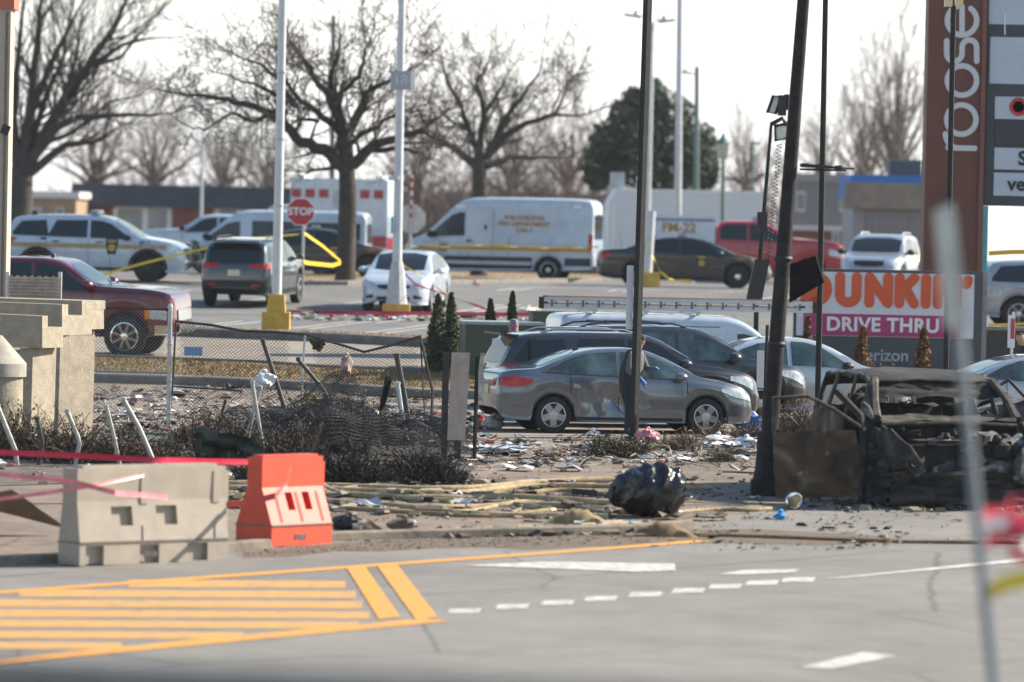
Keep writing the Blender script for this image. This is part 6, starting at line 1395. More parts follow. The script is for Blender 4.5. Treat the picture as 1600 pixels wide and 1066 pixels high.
for i in range(9):
    k = MB(); a = PT(rnd(1535, 1600), rnd(800, 850), 31 + rnd(-.3, .3)) - b; rows = []
    for j in range(9): t = j / 8; q = a + Vector((.12 * math.sin(t * 6 + i) + t * .12, .08 * math.cos(t * 5 + i), -.14 * t * (1 - .3 * t) + .05 * math.sin(t * 9 + i))); rows.append([q, q + Vector((.01, .02, .06))])
    k.grid(rows); k.build('ribbon', RT if i % 3 else mat('white_tape', (.6, .55, .55), .5), o, 60)
# fire hoses
HOSE = mat('hose_canvas', (.46, .36, .21), .9, scale=5, bump=.5, rgb2=(.20, .15, .085)); HOSE2 = mat('hose_soiled', (.24, .18, .09), .9, var=.3, scale=6)
def hose(label, pts, r=.05, m=HOSE, flat=.8):
    r *= .8; P = [G(x + rnd(-6, 6), y + rnd(-3, 3)) for x, y in pts]; b = P[0].copy(); o = thing('fire_hose', label, 'hose', b, 0, 'fire hoses on the sidewalk'); Q = []
    n = len(P)
    for i in range(n - 1):
        p0, p1, p2, p3 = P[max(0, i - 1)], P[i], P[i + 1], P[min(n - 1, i + 2)]
        for j in range(6):
            t = j / 6; q = .5 * ((2 * p1) + (p2 - p0) * t + (2 * p0 - 5 * p1 + 4 * p2 - p3) * t * t + (3 * p1 - p0 - 3 * p2 + p3) * t ** 3); q.z = zg(q.y) + r * .85; Q.append(q - b)
    q = P[-1].copy(); q.z = zg(q.y) + r * .85; Q.append(q - b)
    k = MB(); k.tube(Q, [r * (1 + .10 * math.sin(i_ * 1.3 + len(pts)) + rnd(-.06, .06)) for i_ in range(len(Q))], 10); k.build('hose', m, o, 60); k = MB()
    for e in (0, -1): 
        d = (Q[1] - Q[0]) if e == 0 else (Q[-1] - Q[-2]); d.normalize(); k = MB(); k.tube([Q[e] - d * .05, Q[e] + d * .07], r * 1.18, 10); k.build('coupling', mat('brass_coupling', (.32, .28, .2), .4, .6), o)
random.seed(5)
for i, (pts, r, m, lab) in enumerate((
    ([(345, 757), (500, 760), (700, 765), (850, 757), (960, 752)], .055, HOSE, 'farthest pale fire hose, running from the barriers to the black heap'), ([(350, 768), (520, 768), (700, 772), (830, 764), (965, 766), (1110, 768)], .055, HOSE, 'pale fire hose second from the back, passing behind the black heap'), ([(500, 757), (540, 775), (700, 780), (820, 782), (965, 790)], .06, HOSE, 'fat pale fire hose in the middle of the bundle'),
    ([(350, 778), (510, 776), (640, 786), (760, 790), (850, 800)], .05, HOSE2, 'soiled brown fire hose in the middle of the bundle'), ([(505, 785), (600, 792), (700, 797), (840, 790), (930, 798)], .05, HOSE, 'pale fire hose curving along the front of the bundle'), ([(510, 795), (640, 803), (760, 808), (860, 800)], .045, HOSE2, 'soiled fire hose nearest the kerb'),
    ([(360, 762), (480, 772), (600, 762), (760, 776), (880, 770), (960, 778)], .045, HOSE2, 'soiled hose snaking across the middle of the bundle'), ([(520, 800), (600, 788), (720, 800), (820, 786), (950, 800)], .04, HOSE, 'thin pale hose weaving over the front of the bundle'), ([(640, 770), (700, 790), (790, 774), (900, 792), (1000, 808)], .042, HOSE2, 'brown hose crossing the bundle at a slant'),
    ([(1055, 802), (1120, 800), (1180, 797), (1252, 792)], .035, HOSE, 'thin pale hose leading to the coupling beside the rusty door'), ([(740, 806), (800, 812), (860, 808), (945, 812)], .06, HOSE, 'short fat crinkled hose before the bundle'), ([(700, 792), (730, 782), (775, 786), (815, 797), (800, 806)], .04, HOSE2, 'small looped brown hose on top of the bundle'),
    ([(985, 842), (1100, 838), (1250, 846), (1400, 850), (1600, 852), (1750, 850)], .035, mat('flat_hose', (.17, .11, .06), .9, var=.3), 'long flat brown hose lying across the road'))): hose(lab, pts, r, m)
def hump(label, px, py, w, h, m, name='hose_hump', dep=.35):
    b = G(px, py); s = S(b.y); o = thing(name, label, 'hose', b); W2, H2 = w / s / 2, h / s; rows = []
    for i in range(15):
        t = i / 14; x = -W2 + 2 * W2 * t; z = H2 * .85 * math.sin(math.pi * t) ** 1.3 * (1 + .14 * math.sin(i * 2.3)); rows.append([Vector((x, -dep * .5 - .03 * math.sin(i), .0)), Vector((x, -dep * .4, z * .75)), Vector((x + .02, -dep * .1, z)), Vector((x, dep * .2, z * .9)), Vector((x, dep * .5, 0))])
    k = MB(); k.grid(rows); k.build('fold', m, o, 60); 
    for e, sx in ((0, -1), (-1, 1)): k = MB(); k.tube([rows[e][2], rows[e][2] + Vector((sx * .25, 0, .02))], .03, 8); k.build('hose_end', m, o)
hump('brown folded hose hump before the black heap', 1032, 838, 118, 27, MATS['flat_hose']); hump('olive hose hump left of the black heap', 900, 818, 110, 27, HOSE2); hump('small brown hose hump out on the road', 1385, 848, 60, 10, MATS['flat_hose'], dep=.2)
# hose nozzle on the ground by the door
b = G(1240, 797); o = thing('hose_coupling', 'chrome ringed hose coupling beside the rusty door', 'hose coupling', b); k = MB(); mt = Matrix.Rotation(R(75), 3, 'X') @ Matrix.Rotation(R(10), 3, 'Y'); k.lathe([(.09, -.08), (.12, -.02), (.125, .04), (.105, .06), (.06, .05), (.001, .05)], 18, mt, (0, 0, .12)); k.build('ring', CHROME, o); k = MB(); k.lathe([(.07, .05), (.05, .14), (.06, .2), (.001, .2)], 14, mt, (0, 0, .12)); k.build('nozzle', HOSE, o)
# black plastic heap
b = G(1012, 808); s = S(b.y); o = thing('black_bundle', 'glossy black crumpled plastic bundle on the sidewalk', 'bundle', b); rows = []; random.seed(9)
for i in range(29):
    t = i / 28; row = []
    for j in range(33):
        g = 2 * math.pi * j / 32; x = (-.5 + t) * .98; rr = .36 * max(.0, math.sin(math.pi * min(1, max(0, t * .96 + .02)))) ** .38 * (1 + .10 * math.sin(t * 30 + 2 * math.sin(g * 2)) + .07 * math.sin(g * 7 + t * 9) + .05 * math.sin(g * 13 - t * 17)) * (.82 + .3 * t)
        row.append(Vector((x + .03 * math.sin(g * 5 + t * 20), rr * math.cos(g), max(-.01, .33 + rr * math.sin(g) + .05 * t))))
    rows.append(row)
k = MB(); k.grid(rows); k.build('wrap', mat('black_plastic_wrap', (.012, .012, .014), .22, var=.4, scale=9, bump=.8, bscale=16), o, 80)
k = MB(); k.lathe([(.10, 0), (.13, .03), (.05, .09), (.001, .09)], 9, Matrix.Rotation(R(-80), 3, 'Y'), (-.46, -.05, .3)); k.build('tied_end', BLACK, o)
b = G(977, 806); o = thing('cone_scrap', 'small orange and white cone scrap against the black bundle', 'scrap', b); k = MB(); k.lathe([(.07, 0), (.05, .12), (.02, .2), (.001, .2)], 10, Matrix.Rotation(R(25), 3, 'Y')); k.build('cone', mat('cone_orange', (.55, .13, .05), .6), o); k = MB(); k.box((.02, -.02, .01), (.2, .12, .02)); k.build('foot', WHITE, o)
# bags, boxes and other litter worth naming
def crumple(name, label, cat, px, py, w, h, m, seed, dz=0, D=None, sq=1.0):
    random.seed(seed); b = G(px, py) if D is None else PT(px, py, D); s = S(b.y); o = thing(name, label, cat, b); W2, H2 = w / s / 2, h / s; ph = [rnd(0, 6) for _ in range(5)]; rows = []
    for i in range(11):
        t = math.pi * i / 10; row = []
        for j in range(15):
            g = 2 * math.pi * j / 14; q = 1 + .20 * math.sin(3 * g + ph[0] + t * 2) + .16 * math.sin(5 * t + 2 * g + ph[1]) + .1 * math.sin(9 * g + ph[2] - 6 * t); row.append(Vector((W2 * math.sin(t) * math.cos(g) * q, W2 * .8 * math.sin(t) * math.sin(g) * q, max(0, H2 * .5 - H2 * .5 * math.cos(t) * q))))
        row[-1] = row[0]; rows.append(row)
    k = MB(); k.grid(rows); k.build('wrap', m, o, 40); k = MB(); k.lathe([(.03, 0), (.045, .04), (.02, .06)], 7, c=(0, 0, H2 * .98)); k.build('tied_end', m, o)
BLUE = mat('blue_plastic', (.03, .13, .42), .5, var=.3, scale=9); crumple('plastic_bag', 'bright blue plastic bag beside the leaning pole', 'bag', 1170, 678, 46, 32, BLUE, 1); crumple('plastic_bag', 'pale blue and white bag scraps under the blue bag', 'bag', 1166, 700, 40, 16, mat('pale_bag', (.5, .55, .62), .6, var=.3, scale=14), 2); crumple('plastic_bag', 'red and white striped bag at the foot of the straight pole', 'bag', 1012, 692, 36, 20, mat('striped_bag', (.5, .2, .24), .6, var=.6, scale=14), 3)
crumple('glove', 'small bright blue glove on the road', 'glove', 1219, 812, 18, 10, mat('nitrile_blue', (.03, .3, .65), .5), 4); crumple('plastic_bag', 'white plastic bag caught on the sagging fence', 'bag', 413, 606, 32, 24, mat('white_bag', (.6, .6, .64), .6, var=.1), 5, D=89.6); crumple('plastic_bag', 'yellow scrap in the burnt shrub', 'scrap', 488, 634, 26, 14, mat('yellow_scrap', (.5, .36, .06), .7), 6, D=90.5); crumple('plastic_bag', 'grey crushed parcel beside the sedan rear bumper', 'scrap', 772, 672, 34, 22, mat('grey_scrap', (.4, .38, .36), .7, var=.3, scale=9), 7); crumple('plastic_bag', 'red scrap beside the crushed grey parcel', 'scrap', 752, 670, 14, 16, mat('red_scrap', (.45, .05, .06), .6), 8)
crumple('plastic_bag', 'blue white crushed sheet on the lane before the sedan', 'scrap', 790, 708, 70, 12, mat('blue_scrap', (.35, .4, .46), .7, var=.4, scale=9), 9); crumple('plastic_bag', 'white litter at the sedan rear wheel', 'scrap', 926, 682, 22, 8, WHITE, 10); crumple('plastic_bag', 'white litter piled by the sedan front wheel', 'scrap', 1122, 694, 46, 14, mat('white_litter', (.5, .5, .53), .7, var=.3, scale=12), 11); crumple('torn_cardboard', 'torn pink and brown scrap hanging on the sagging fence', 'scrap', 541, 590, 18, 34, mat('torn_card', (.3, .22, .19), .8, var=.5, scale=9), 12, D=93.8); crumple('plastic_bag', 'black cloth lump behind the orange barrier', 'scrap', 545, 836, 50, 30, BLACK, 13); crumple('plastic_bag', 'brown crumpled bag on the kerb', 'scrap', 632, 836, 44, 24, mat('brown_bag', (.12, .085, .06), .8, var=.5, scale=7), 14)
crumple('plastic_bag', 'pink scrap on the far asphalt by the fire department van', 'scrap', 744, 447, 12, 7, mat('pink_scrap', (.6, .42, .4), .7), 15); crumple('plastic_bag', 'white and yellow scraps by the ladder end', 'scrap', 826, 492, 34, 12, mat('white_scraps', (.6, .58, .5), .7, var=.2), 16)
b = G(303, 553); o = thing('blue_placard', 'pale blue rectangular placard on the fence', 'sign', PT(302, 549, DF_ + .15)); k = MB(); k.box((0, 0, 0), (.30, .01, .145)); k.build('plate', mat('placard_blue', (.16, .28, .45), .6, var=.05), o); k = MB(); k.box((0, .008, .06), (.05, .01, .02)); k.build('clip', STEEL, o)
sheet('cardboard_sheet', 'folded grey cardboard tent on the kerb', 'cardboard', [(552, 838), (575, 812), (610, 836), (600, 838)], 73.2, mat('grey_card', (.28, .24, .19), .9, var=.2), 20, .015, 8, .3)
sheet('board', 'pale slab propped on the sidewalk behind the white barrier', 'board', [(-40, 775), (20, 765), (100, 830), (-20, 800)], 71.5, M_WALK, 21, .004, 6, .5)
sheet('plastic_strip', 'green plastic strip lying on the scorched shrub', 'scrap', [(165, 673), (268, 678), (268, 683), (165, 677)], 88, mat('green_strip', (.02, .26, .14), .5), 22, .02, 8, .1); sheet('plastic_strip', 'white plastic strip below the green one', 'scrap', [(185, 694), (266, 684), (266, 689), (186, 699)], 87.8, WHITE, 23, .015, 8, .1)
for i, (x0, y0, x1, y1) in enumerate(((700, 835, 735, 833), (742, 834, 780, 832), (790, 832, 850, 829), (905, 826, 1000, 820))):
    a, c = G(x0, y0), G(x1, y1); d = c - a; o = thing('wood_strip', ['pale wood strip, first along the kerb from the brown bag', 'pale wood strip, second along the kerb from the brown bag', 'pale wood strip, third along the kerb from the brown bag', 'longest pale wood strip, lying before the black bundle'][i], 'wood', a + Vector((0, 0, .02))); k = MB(); k.box(d * .5 + Vector((0, 0, .02)), (d.length, .09, .035), Matrix.Rotation(math.atan2(d.y, d.x), 3, 'Z')); k.build('strip', mat('raw_wood', (.50, .40, .27), .8, var=.2), o); k = MB(); k.box(d * .5 + Vector((.0, .05, .05)), (d.length * .4, .03, .02), Matrix.Rotation(math.atan2(d.y, d.x), 3, 'Z')); k.build('splinter', MATS['raw_wood'], o)
random.seed(71); k = MB(); STK = mat_islands('stick_mix', [(.16, .12, .085), (.05, .045, .04), (.26, .21, .16), (.1, .08, .06), (.4, .36, .3)])
for i in range(900):
    p = G(rnd(140, 760), rnd(606, 700)) if i % 3 else G(rnd(700, 1190), rnd(690, 735)); a = rnd(0, 6.28); L_ = rnd(.06, .4); d = Vector((math.cos(a), math.sin(a), rnd(0, .5))) * L_; m_ = p + d * .5 + Vector((rnd(-.04, .04), 0, rnd(0, .06))); k.tube([p + Vector((0, 0, .02)), m_ + Vector((0, 0, .02)), p + d + Vector((0, 0, .02))], rnd(.004, .012), 4)
stuff(k.build('debris', STK, smooth=0), 'broken sticks and twigs strewn over the lane', 'debris')
random.seed(72); k = MB(); SHT = mat_islands('torn_sheets', [(.5, .48, .45), (.14, .12, .1), (.36, .3, .24), (.04, .04, .04), (.32, .36, .4), (.2, .15, .11), (.55, .55, .56), (.08, .075, .07)], .85)
for i in range(230):
    p = G(rnd(135, 770), rnd(604, 705)) if i % 2 else (G(rnd(690, 1200), rnd(688, 730)) if i % 4 else G(rnd(520, 1190), rnd(735, 832))); s = .06 + .26 * random.random() ** 2.2; a = rnd(0, 6.28); ca, sa = math.cos(a), math.sin(a); ph = rnd(0, 6); rows = []
    for r_ in range(4):
        rows.append([p + Vector((ca * (r_ - 1.5) * s * .5 - sa * (c_ - 1.5) * s * .35, sa * (r_ - 1.5) * s * .5 + ca * (c_ - 1.5) * s * .35, .015 + abs(s * .35 * math.sin(r_ * 1.9 + ph) * math.cos(c_ * 1.4 + ph)) + rnd(0, .03))) for c_ in range(4)])
    k.grid(rows)
stuff(k.build('debris', SHT, smooth=0), 'torn sheets of paper, board and insulation strewn about', 'debris')
# uncountable litter
LIT = mat_islands('litter_mix', [(.5, .5, .5), (.03, .03, .03), (.2, .15, .11), (.06, .055, .05), (.42, .36, .28), (.03, .03, .03), (.30, .34, .40), (.12, .10, .085), (.3, .07, .06), (.05, .05, .05), (.55, .52, .48), (.16, .13, .1)])
DRK = mat_islands('dark_crumbs', [(.03, .028, .025), (.16, .125, .095), (.09, .07, .055), (.02, .02, .02), (.20, .16, .12), (.3, .25, .19)])
def litter(label, poly, n, s0, s1, m, seed, dens=None):
    random.seed(seed); P = GP(*poly); xs = [p.x for p in P]; ys = [p.y for p in P]; k = MB(); c = 0; N = len(P)
    cl = [(rnd(min(xs), max(xs)), rnd(min(ys), max(ys))) for _ in range(26)]
    while c < n:
        if random.random() < .55: q = random.choice(cl); x, y = random.gauss(q[0], .35), random.gauss(q[1], .5)
        else: x, y = rnd(min(xs), max(xs)), rnd(min(ys), max(ys))
        ins = False
        for i in range(N):
            a, d = P[i], P[(i + 1) % N]
            if (a.y > y) != (d.y > y) and x < (d.x - a.x) * (y - a.y) / (d.y - a.y) + a.x: ins = not ins
        if not ins: continue
        c += 1; s = s0 + (s1 - s0) * random.random() ** 5; b = Vector((x, y, zg(y) + .012)); rot = Matrix.Rotation(rnd(0, 6.28), 3, 'Z') @ Matrix.Rotation(rnd(-.5, .5), 3, 'X')
        k.box(b + Vector((0, 0, s * .2)), (s * rnd(.6, 1.9), s * rnd(.3, 1.1), s * rnd(.03, .32)), rot, rnd(.4, 1))
    stuff(k.build('debris', m, smooth=0), label, 'debris')
litter('scattered litter over the lane behind the fence', ((140, 600), (330, 606), (661, 626), (768, 628), (770, 700), (690, 700), (300, 690), (140, 668)), 2600, .012, .20, LIT, 1)
litter('scattered litter around the parked cars', ((700, 690), (1190, 690), (1190, 720), (740, 735), (690, 716)), 2000, .010, .15, LIT, 2); litter('charred crumbs over the mulch and sidewalk', ((740, 735), (1190, 712), (1190, 790), (1000, 828), (740, 835), (520, 840), (500, 760)), 2200, .008, .075, DRK, 3)
litter('charred crumbs on the road before the wreck', ((1000, 835), (1190, 792), (1600, 780), (1660, 800), (1600, 850), (1250, 862), (1000, 862)), 900, .008, .10, DRK, 4); litter('dirt and crumbs along the kerb', ((370, 858), (525, 843), (1000, 832), (1080, 832), (1000, 852), (700, 858), (520, 864), (370, 872)), 3600, .006, .035, mat_islands('kerb_dirt', [(.13, .10, .07), (.19, .15, .11), (.09, .07, .05), (.24, .2, .15)]), 5); litter('litter under the scorched shrubs', ((-40, 690), (300, 690), (700, 720), (740, 745), (300, 752), (-40, 760)), 1500, .015, .14, LIT, 6); litter('bits of litter in the parking lot', ((440, 490), (560, 492), (860, 494), (860, 505), (560, 503), (440, 502)), 260, .03, .3, LIT, 7)
litter('dark scraps strewn between the hoses', ((350, 755), (960, 752), (965, 800), (860, 815), (520, 812), (350, 800)), 900, .02, .26, DRK, 9); litter('litter and ash heaped along the kerb', ((520, 838), (700, 832), (950, 822), (1000, 828), (1000, 836), (525, 845)), 700, .03, .2, DRK, 8)
# ------------------------------------------------------------------ the burnt wreck, people
random.seed(33)
def burnt(name, a, b, c, scale=4, rough=.8):
    m = bpy.data.materials.new(name); m.use_nodes = True; t = m.node_tree; bs = t.nodes['Principled BSDF']; bs.inputs['Roughness'].default_value = rough
    tc = t.nodes.new('ShaderNodeTexCoord'); n = t.nodes.new('ShaderNodeTexNoise'); n.inputs['Scale'].default_value = scale; n.inputs['Detail'].default_value = 8; n.inputs['Distortion'].default_value = .6
    r = t.nodes.new('ShaderNodeValToRGB'); e = r.color_ramp.elements; e[0].position = .36; e[0].color = (*a, 1); e[1].position = .66; e[1].color = (*c, 1); k = e.new(.52); k.color = (*b, 1)
    bp = t.nodes.new('ShaderNodeBump'); bp.inputs['Strength'].default_value = .5; bp.inputs['Distance'].default_value = .03
    t.links.new(tc.outputs['Object'], n.inputs['Vector']); t.links.new(n.outputs['Fac'], r.inputs['Fac']); t.links.new(r.outputs['Color'], bs.inputs['Base Color']); t.links.new(n.outputs['Fac'], bp.inputs['Height']); t.links.new(bp.outputs['Normal'], bs.inputs['Normal']); MATS[name] = m; return m
CHA = burnt('charred_metal', (.007, .007, .007), (.016, .014, .012), (.05, .042, .034), 3.5); RUS = burnt('rusty_door', (.03, .022, .015), (.095, .055, .026), (.17, .145, .11), 1.9, .85); ASH = burnt('ashen_metal', (.015, .015, .015), (.06, .06, .06), (.24, .23, .22), 5); FRM = burnt('scorched_frame', (.02, .017, .014), (.045, .038, .03), (.11, .093, .07), 4)
b = GD(1440, 81.4); PHI = R(-79); o = thing('burnt_suv', 'burnt out wreck of a large car with its rusty door open', 'wreck', b, PHI)
o.matrix_world = o.matrix_world @ Matrix.Diagonal((1, 1.14, 1, 1)); MI = o.matrix_world.inverted(); LP = lambda px, py, D: MI @ PT(px, py, D)
def wr(k, name, m, sm=40): return k.build(name, m, o, sm)
hw = .90
def crump(P0, P1, P2, P3, n=12, amp=.04, seed=0):
    random.seed(seed); ph = [rnd(0, 6) for _ in range(4)]; rows = []; A, Bq, Cc, Dd = map(Vector, (P0, P1, P2, P3)); nn = (Bq - A).cross(Dd - A).normalized()
    for i in range(n + 1):
        rows.append([A.lerp(Bq, i / n).lerp(Dd.lerp(Cc, i / n), j / n) + nn * (amp * (math.sin(i * .9 + ph[0] + j * .5) + .6 * math.sin(j * 1.3 + ph[1]) + .5 * math.sin(i * 2.1 - j * 1.7 + ph[2])) + rnd(-.3, .3) * amp) for j in range(n + 1)])
    k = MB(); k.grid(rows); return k
spw = spec(SUV, L=4.95, W=2.06, H=1.80)
def shell(keep, name, m, seed, amp=.018, inset=0):
    """the burnt body shell, without its glass and bonnet"""
    sp = spw; L = sp['L']; xs = [-L / 2 + L * i / 64 for i in range(65)]; ph = [random.Random(seed).uniform(0, 6) for _ in range(6)]; rows = []
    for x in xs:
        zt, zs, zb, w = interp(sp['top'], x), interp(sp['belt'], x), interp(sp['bot'], x), interp(sp['plan'], x); zs = min(zs, zt - .012)
        for a in sp['ax']:
            d = abs(x - a)
            if d <= sp['ra']: zb = max(zb, sp['wr'] + math.sqrt(sp['ra'] ** 2 - d * d))
        zb = min(zb, zs - .05); h = zt - zs; p = [(w - .03, zb)] + [(w * (1 - .1 * (t - .52) ** 2), zb + (zs - zb) * t) for t in (.2, .4, .6, .8)] + [(w - .03, zs)]
        y0 = w - .03; p += [(y0 - sp['tum'] * h * t, zs + h * t) for t in (.18, .36, .54, .72, .86)]; yr = p[-1][0]; p += [(yr - .06, zs + h * .91), (yr * .82, zs + h * .955), (yr * .55, zs + h * .99), (yr * .25, zt + h * .03), (0, zt + h * .045)]
        full = [(-y, z) for y, z in p] + [(y, z) for y, z in p[-2::-1]]; row = []
        for y, z in full:
            q = amp * (math.sin(x * 7 + ph[0] + z * 5) + math.sin(y * 8 + ph[1] + x * 3) + .7 * math.sin(x * 17 + y * 13 + ph[2]))
            sag = -.07 * math.exp(-((x + .3) / .9) ** 2) * max(0, 1 - abs(y) / .7) if z > 1.5 else 0
            row.append(Vector((x, y * (1 + q * .5), z + q * .8 + sag)))
        rows.append(row)
    mb = MB(); n = len(rows[0]); vs = [q for r in rows for q in r]; fs = []
    for i in range(len(rows) - 1):
        for j in range(n - 1):
            c = (rows[i][j] + rows[i + 1][j + 1]) / 2; jj = min(j, n - 2 - j)
            if keep(c, jj): fs.append((i * n + j, (i + 1) * n + j, (i + 1) * n + j + 1, i * n + j + 1))
    mb.add(vs, fs); me = mb.mesh(name, 45); bm = bmesh.new(); bm.from_mesh(me); bmesh.ops.delete(bm, geom=[v for v in bm.verts if not v.link_faces], context='VERTS'); bm.normal_update()
    bmesh.ops.solidify(bm, geom=bm.faces[:], thickness=.03); bm.to_mesh(me); bm.free(); ob = bpy.data.objects.new(name, me); COL.objects.link(ob); me.materials.append(m); ob.parent = o; return ob
def win(c, jj):                                   # window openings of the side
    return 5 <= jj <= 9 and any(a < c.x < e for a, e in ((-2.05, -1.30), (-1.12, -.20), (-.05, .62))) and c.z < 1.72
shell(lambda c, j: c.x < .55 and j >= 10 and c.z > 1.5, 'roof', CHA, 1, .008)
for sd in (-1, 1):
    shell(lambda c, j: 5 <= j <= 10 and c.x < 1.15 and c.y * sd > 0 and not win(c, j), 'window_frame', FRM, 1)
shell(lambda c, j: j < 5 and c.x < -.15 and c.y < 0, 'side_panel', RUS, 1); shell(lambda c, j: j < 5 and c.x < 1.1 and c.y > 0, 'side_panel', CHA, 1)
shell(lambda c, j: j < 5 and c.x > 1.1 and c.y > 0, 'fender', ASH, 2, .04); shell(lambda c, j: j < 5 and c.x > 1.15 and c.y < 0 and c.z > .5, 'fender', CHA, 3, .05)
shell(lambda c, j: 5 <= j and c.x < -2.2 and c.z < 1.3, 'tailgate', CHA, 4)
for s in (-1, 1):
    k = MB(); k.tube([(1.28, s * .90, 1.15), (1.0, s * .86, 1.38), (.72, s * .80, 1.55), (.5, s * .76, 1.67)], [.07, .05, .05, .06], 6); wr(k, 'front_pillar', FRM)
    for x in (-1.5, 1.5):
        mt = Matrix.Rotation(R(90), 3, 'X'); k = MB(); k.lathe([(.12, -.09), (.30, -.1), (.34, -.06), (.32, 0), (.34, .06), (.30, .1), (.12, .09)], 18, mt, (x, s * .84, .33)); wr(k, 'wheel', CHA)
k = crump((.42, -.84, 1.67), (.44, .84, 1.69), (.78, .80, 1.44), (.72, -.74, 1.46), 12, .022, 2); wr(k, 'folded_roof_edge', CHA, 60)
k = MB(); k.box((.2, -.92, .36), (2.3, .10, .16)); wr(k, 'sill', CHA)
k = crump((-.5, -.85, .4), (-.5, .85, .4), (-.75, .82, 1.26), (-.75, -.82, 1.22), 12, .05, 44); wr(k, 'seat_remains', CHA, 60); k = crump((-.75, -.82, 1.22), (-.75, .82, 1.26), (-2.2, .8, 1.2), (-2.2, -.8, 1.15), 12, .05, 45); wr(k, 'load_remains', CHA, 60); k = crump((1.1, -.9, .1), (-.2, -.92, .1), (-.2, -.88, .75), (1.1, -.86, .8), 10, .04, 46); wr(k, 'inner_panel', CHA, 60)
k = MB(); k.box((0, 0, .3), (4.3, 1.6, .1)); wr(k, 'floor', CHA); k = MB(); k.box((-1.9, 0, .7), (.5, 1.5, .5)); k.box((-.9, -.4, .75), (.3, .5, .7), Matrix.Rotation(R(-15), 3, 'Y')); wr(k, 'rear_seat_frame', CHA)
for s in (-1, 1):
    k = MB(); 
    for y in (-.2, .2): k.tube([(.1, s * .42 + y, .4), (-.1, s * .42 + y, .9), (-.2, s * .42 + y * .7, 1.3)], .025, 6)
    k.tube([(-.2, s * .42 - .14, 1.3), (-.2, s * .42 + .14, 1.3)], .025, 6); wr(k, 'seat_frame', CHA)
k = crump((1.15, -.9, .3), (1.15, .9, .3), (1.15, .9, 1.16), (1.15, -.9, 1.16), 12, .04, 12); wr(k, 'firewall', CHA, 60)
k = crump((1.0, -.88, 1.17), (1.0, .88, 1.19), (1.42, .86, 1.14), (1.42, -.86, 1.12), 12, .022, 13); wr(k, 'cowl', FRM, 60)
k = MB(); k.tube([(1.44, -.86, 1.07), (1.46, -.3, 1.10), (1.48, .4, 1.10), (1.44, .86, 1.08)], .03, 6); wr(k, 'cowl_bar', FRM)
random.seed(77)
for i in range(70):                                # what is left in the engine bay
    x, y, z = rnd(1.3, 2.25), rnd(-.8, .82), rnd(.25, .98); k = MB(); s = rnd(.08, .28); rot = Matrix.Rotation(rnd(0, 3), 3, 'Z') @ Matrix.Rotation(rnd(-.6, .6), 3, 'X')
    if i % 3 == 0: k.lathe([(s * .3, -s * .5), (s * .5, -s * .4), (s * .5, s * .3), (s * .25, s * .5)], 9, rot, (x, y, z))
    elif i % 3 == 1: k.box((x, y, z), (s, s * rnd(.5, 1.2), s * rnd(.4, 1)), rot, rnd(.6, 1))
    else: k.tube([(x, y, z), (x + rnd(-.2, .2), y + rnd(-.3, .3), z + rnd(-.1, .25)), (x + rnd(-.3, .3), y + rnd(-.5, .5), z + rnd(-.2, .2))], rnd(.012, .03), 6)
    wr(k, 'engine_remains', ASH if i % 4 == 0 else CHA)
k = crump((2.05, -.35, .62), (2.1, .55, .66), (2.25, .5, .42), (2.2, -.4, .40), 9, .05, 14); wr(k, 'crumpled_panel', ASH, 60); k = crump((1.6, .3, .96), (2.2, .45, .88), (2.1, .85, .8), (1.5, .84, .95), 8, .05, 18); wr(k, 'crumpled_panel', ASH, 60)
k = MB(); k.tube([(2.22, -.8, .38), (2.32, 0, .42), (2.22, .85, .40)], .05, 6); wr(k, 'bumper_beam', CHA); k = MB(); k.tube([(2.12, -.7, .80), (2.15, 0, .82), (2.12, .7, .8)], .022, 6); wr(k, 'radiator_bar', CHA)
k = MB(); k.box((1.7, 0, .5), (.85, 1.35, .75), None, .8); wr(k, 'engine_block', CHA); k = crump((2.3, -.95, .0), (2.42, .95, .0), (2.25, .9, .42), (2.15, -.9, .45), 14, .05, 40); wr(k, 'front_valance', CHA, 60); k = crump((1.2, -1.0, .0), (2.3, -.95, .0), (2.2, -.9, .6), (1.2, -.95, .75), 12, .05, 41); wr(k, 'torn_liner', CHA, 60)
# open front door, facing the camera
h0 = Vector((.98, -.93, 0)); dd = 79.3
q = [LP(1212, 795, dd), LP(1352, 792, dd + .5), LP(1336, 672, dd + .5), LP(1206, 676, dd)]
q[0].z = .02; q[1].z = .06
k = crump(*q, 14, .012, 16); dr = wr(k, 'open_door', RUS, 60)
k2 = MB(); k2.grid([[p + Vector((-.05, .02, 0)) for p in r] for r in [[q[0], q[3]], [q[1], q[2]]]]); k2.build('door_lining', CHA, dr)
w0, w1, w2, w3 = LP(1209, 678, dd), LP(1208, 622, dd + .05), LP(1262, 619, dd + .2), LP(1345, 668, dd + .5)
k = MB(); k.tube([w0, w1, w2, w2.lerp(w3, .5) + Vector((0, 0, .03)), w3], .028, 6); k.build('window_frame', FRM, dr)
k = MB(); k.tube([LP(1308, 612, dd + 1), LP(1345, 650, dd + .6), LP(1352, 700, dd + .5), LP(1346, 790, dd + .5)], .05, 6); wr(k, 'hinge_pillar', CHA)
k = MB(); hq = LP(1222, 695, dd - .03); k.box(hq, (.03, .14, .035)); k.build('door_handle', BLACK, dr)
k = MB(); mm = LP(1355, 640, dd + .4); k.lathe([(.02, -.14), (.05, -.06), (.055, .03), (.02, .12)], 9, Matrix.Rotation(.5, 3, 'X'), mm); wr(k, 'melted_mirror', ASH)
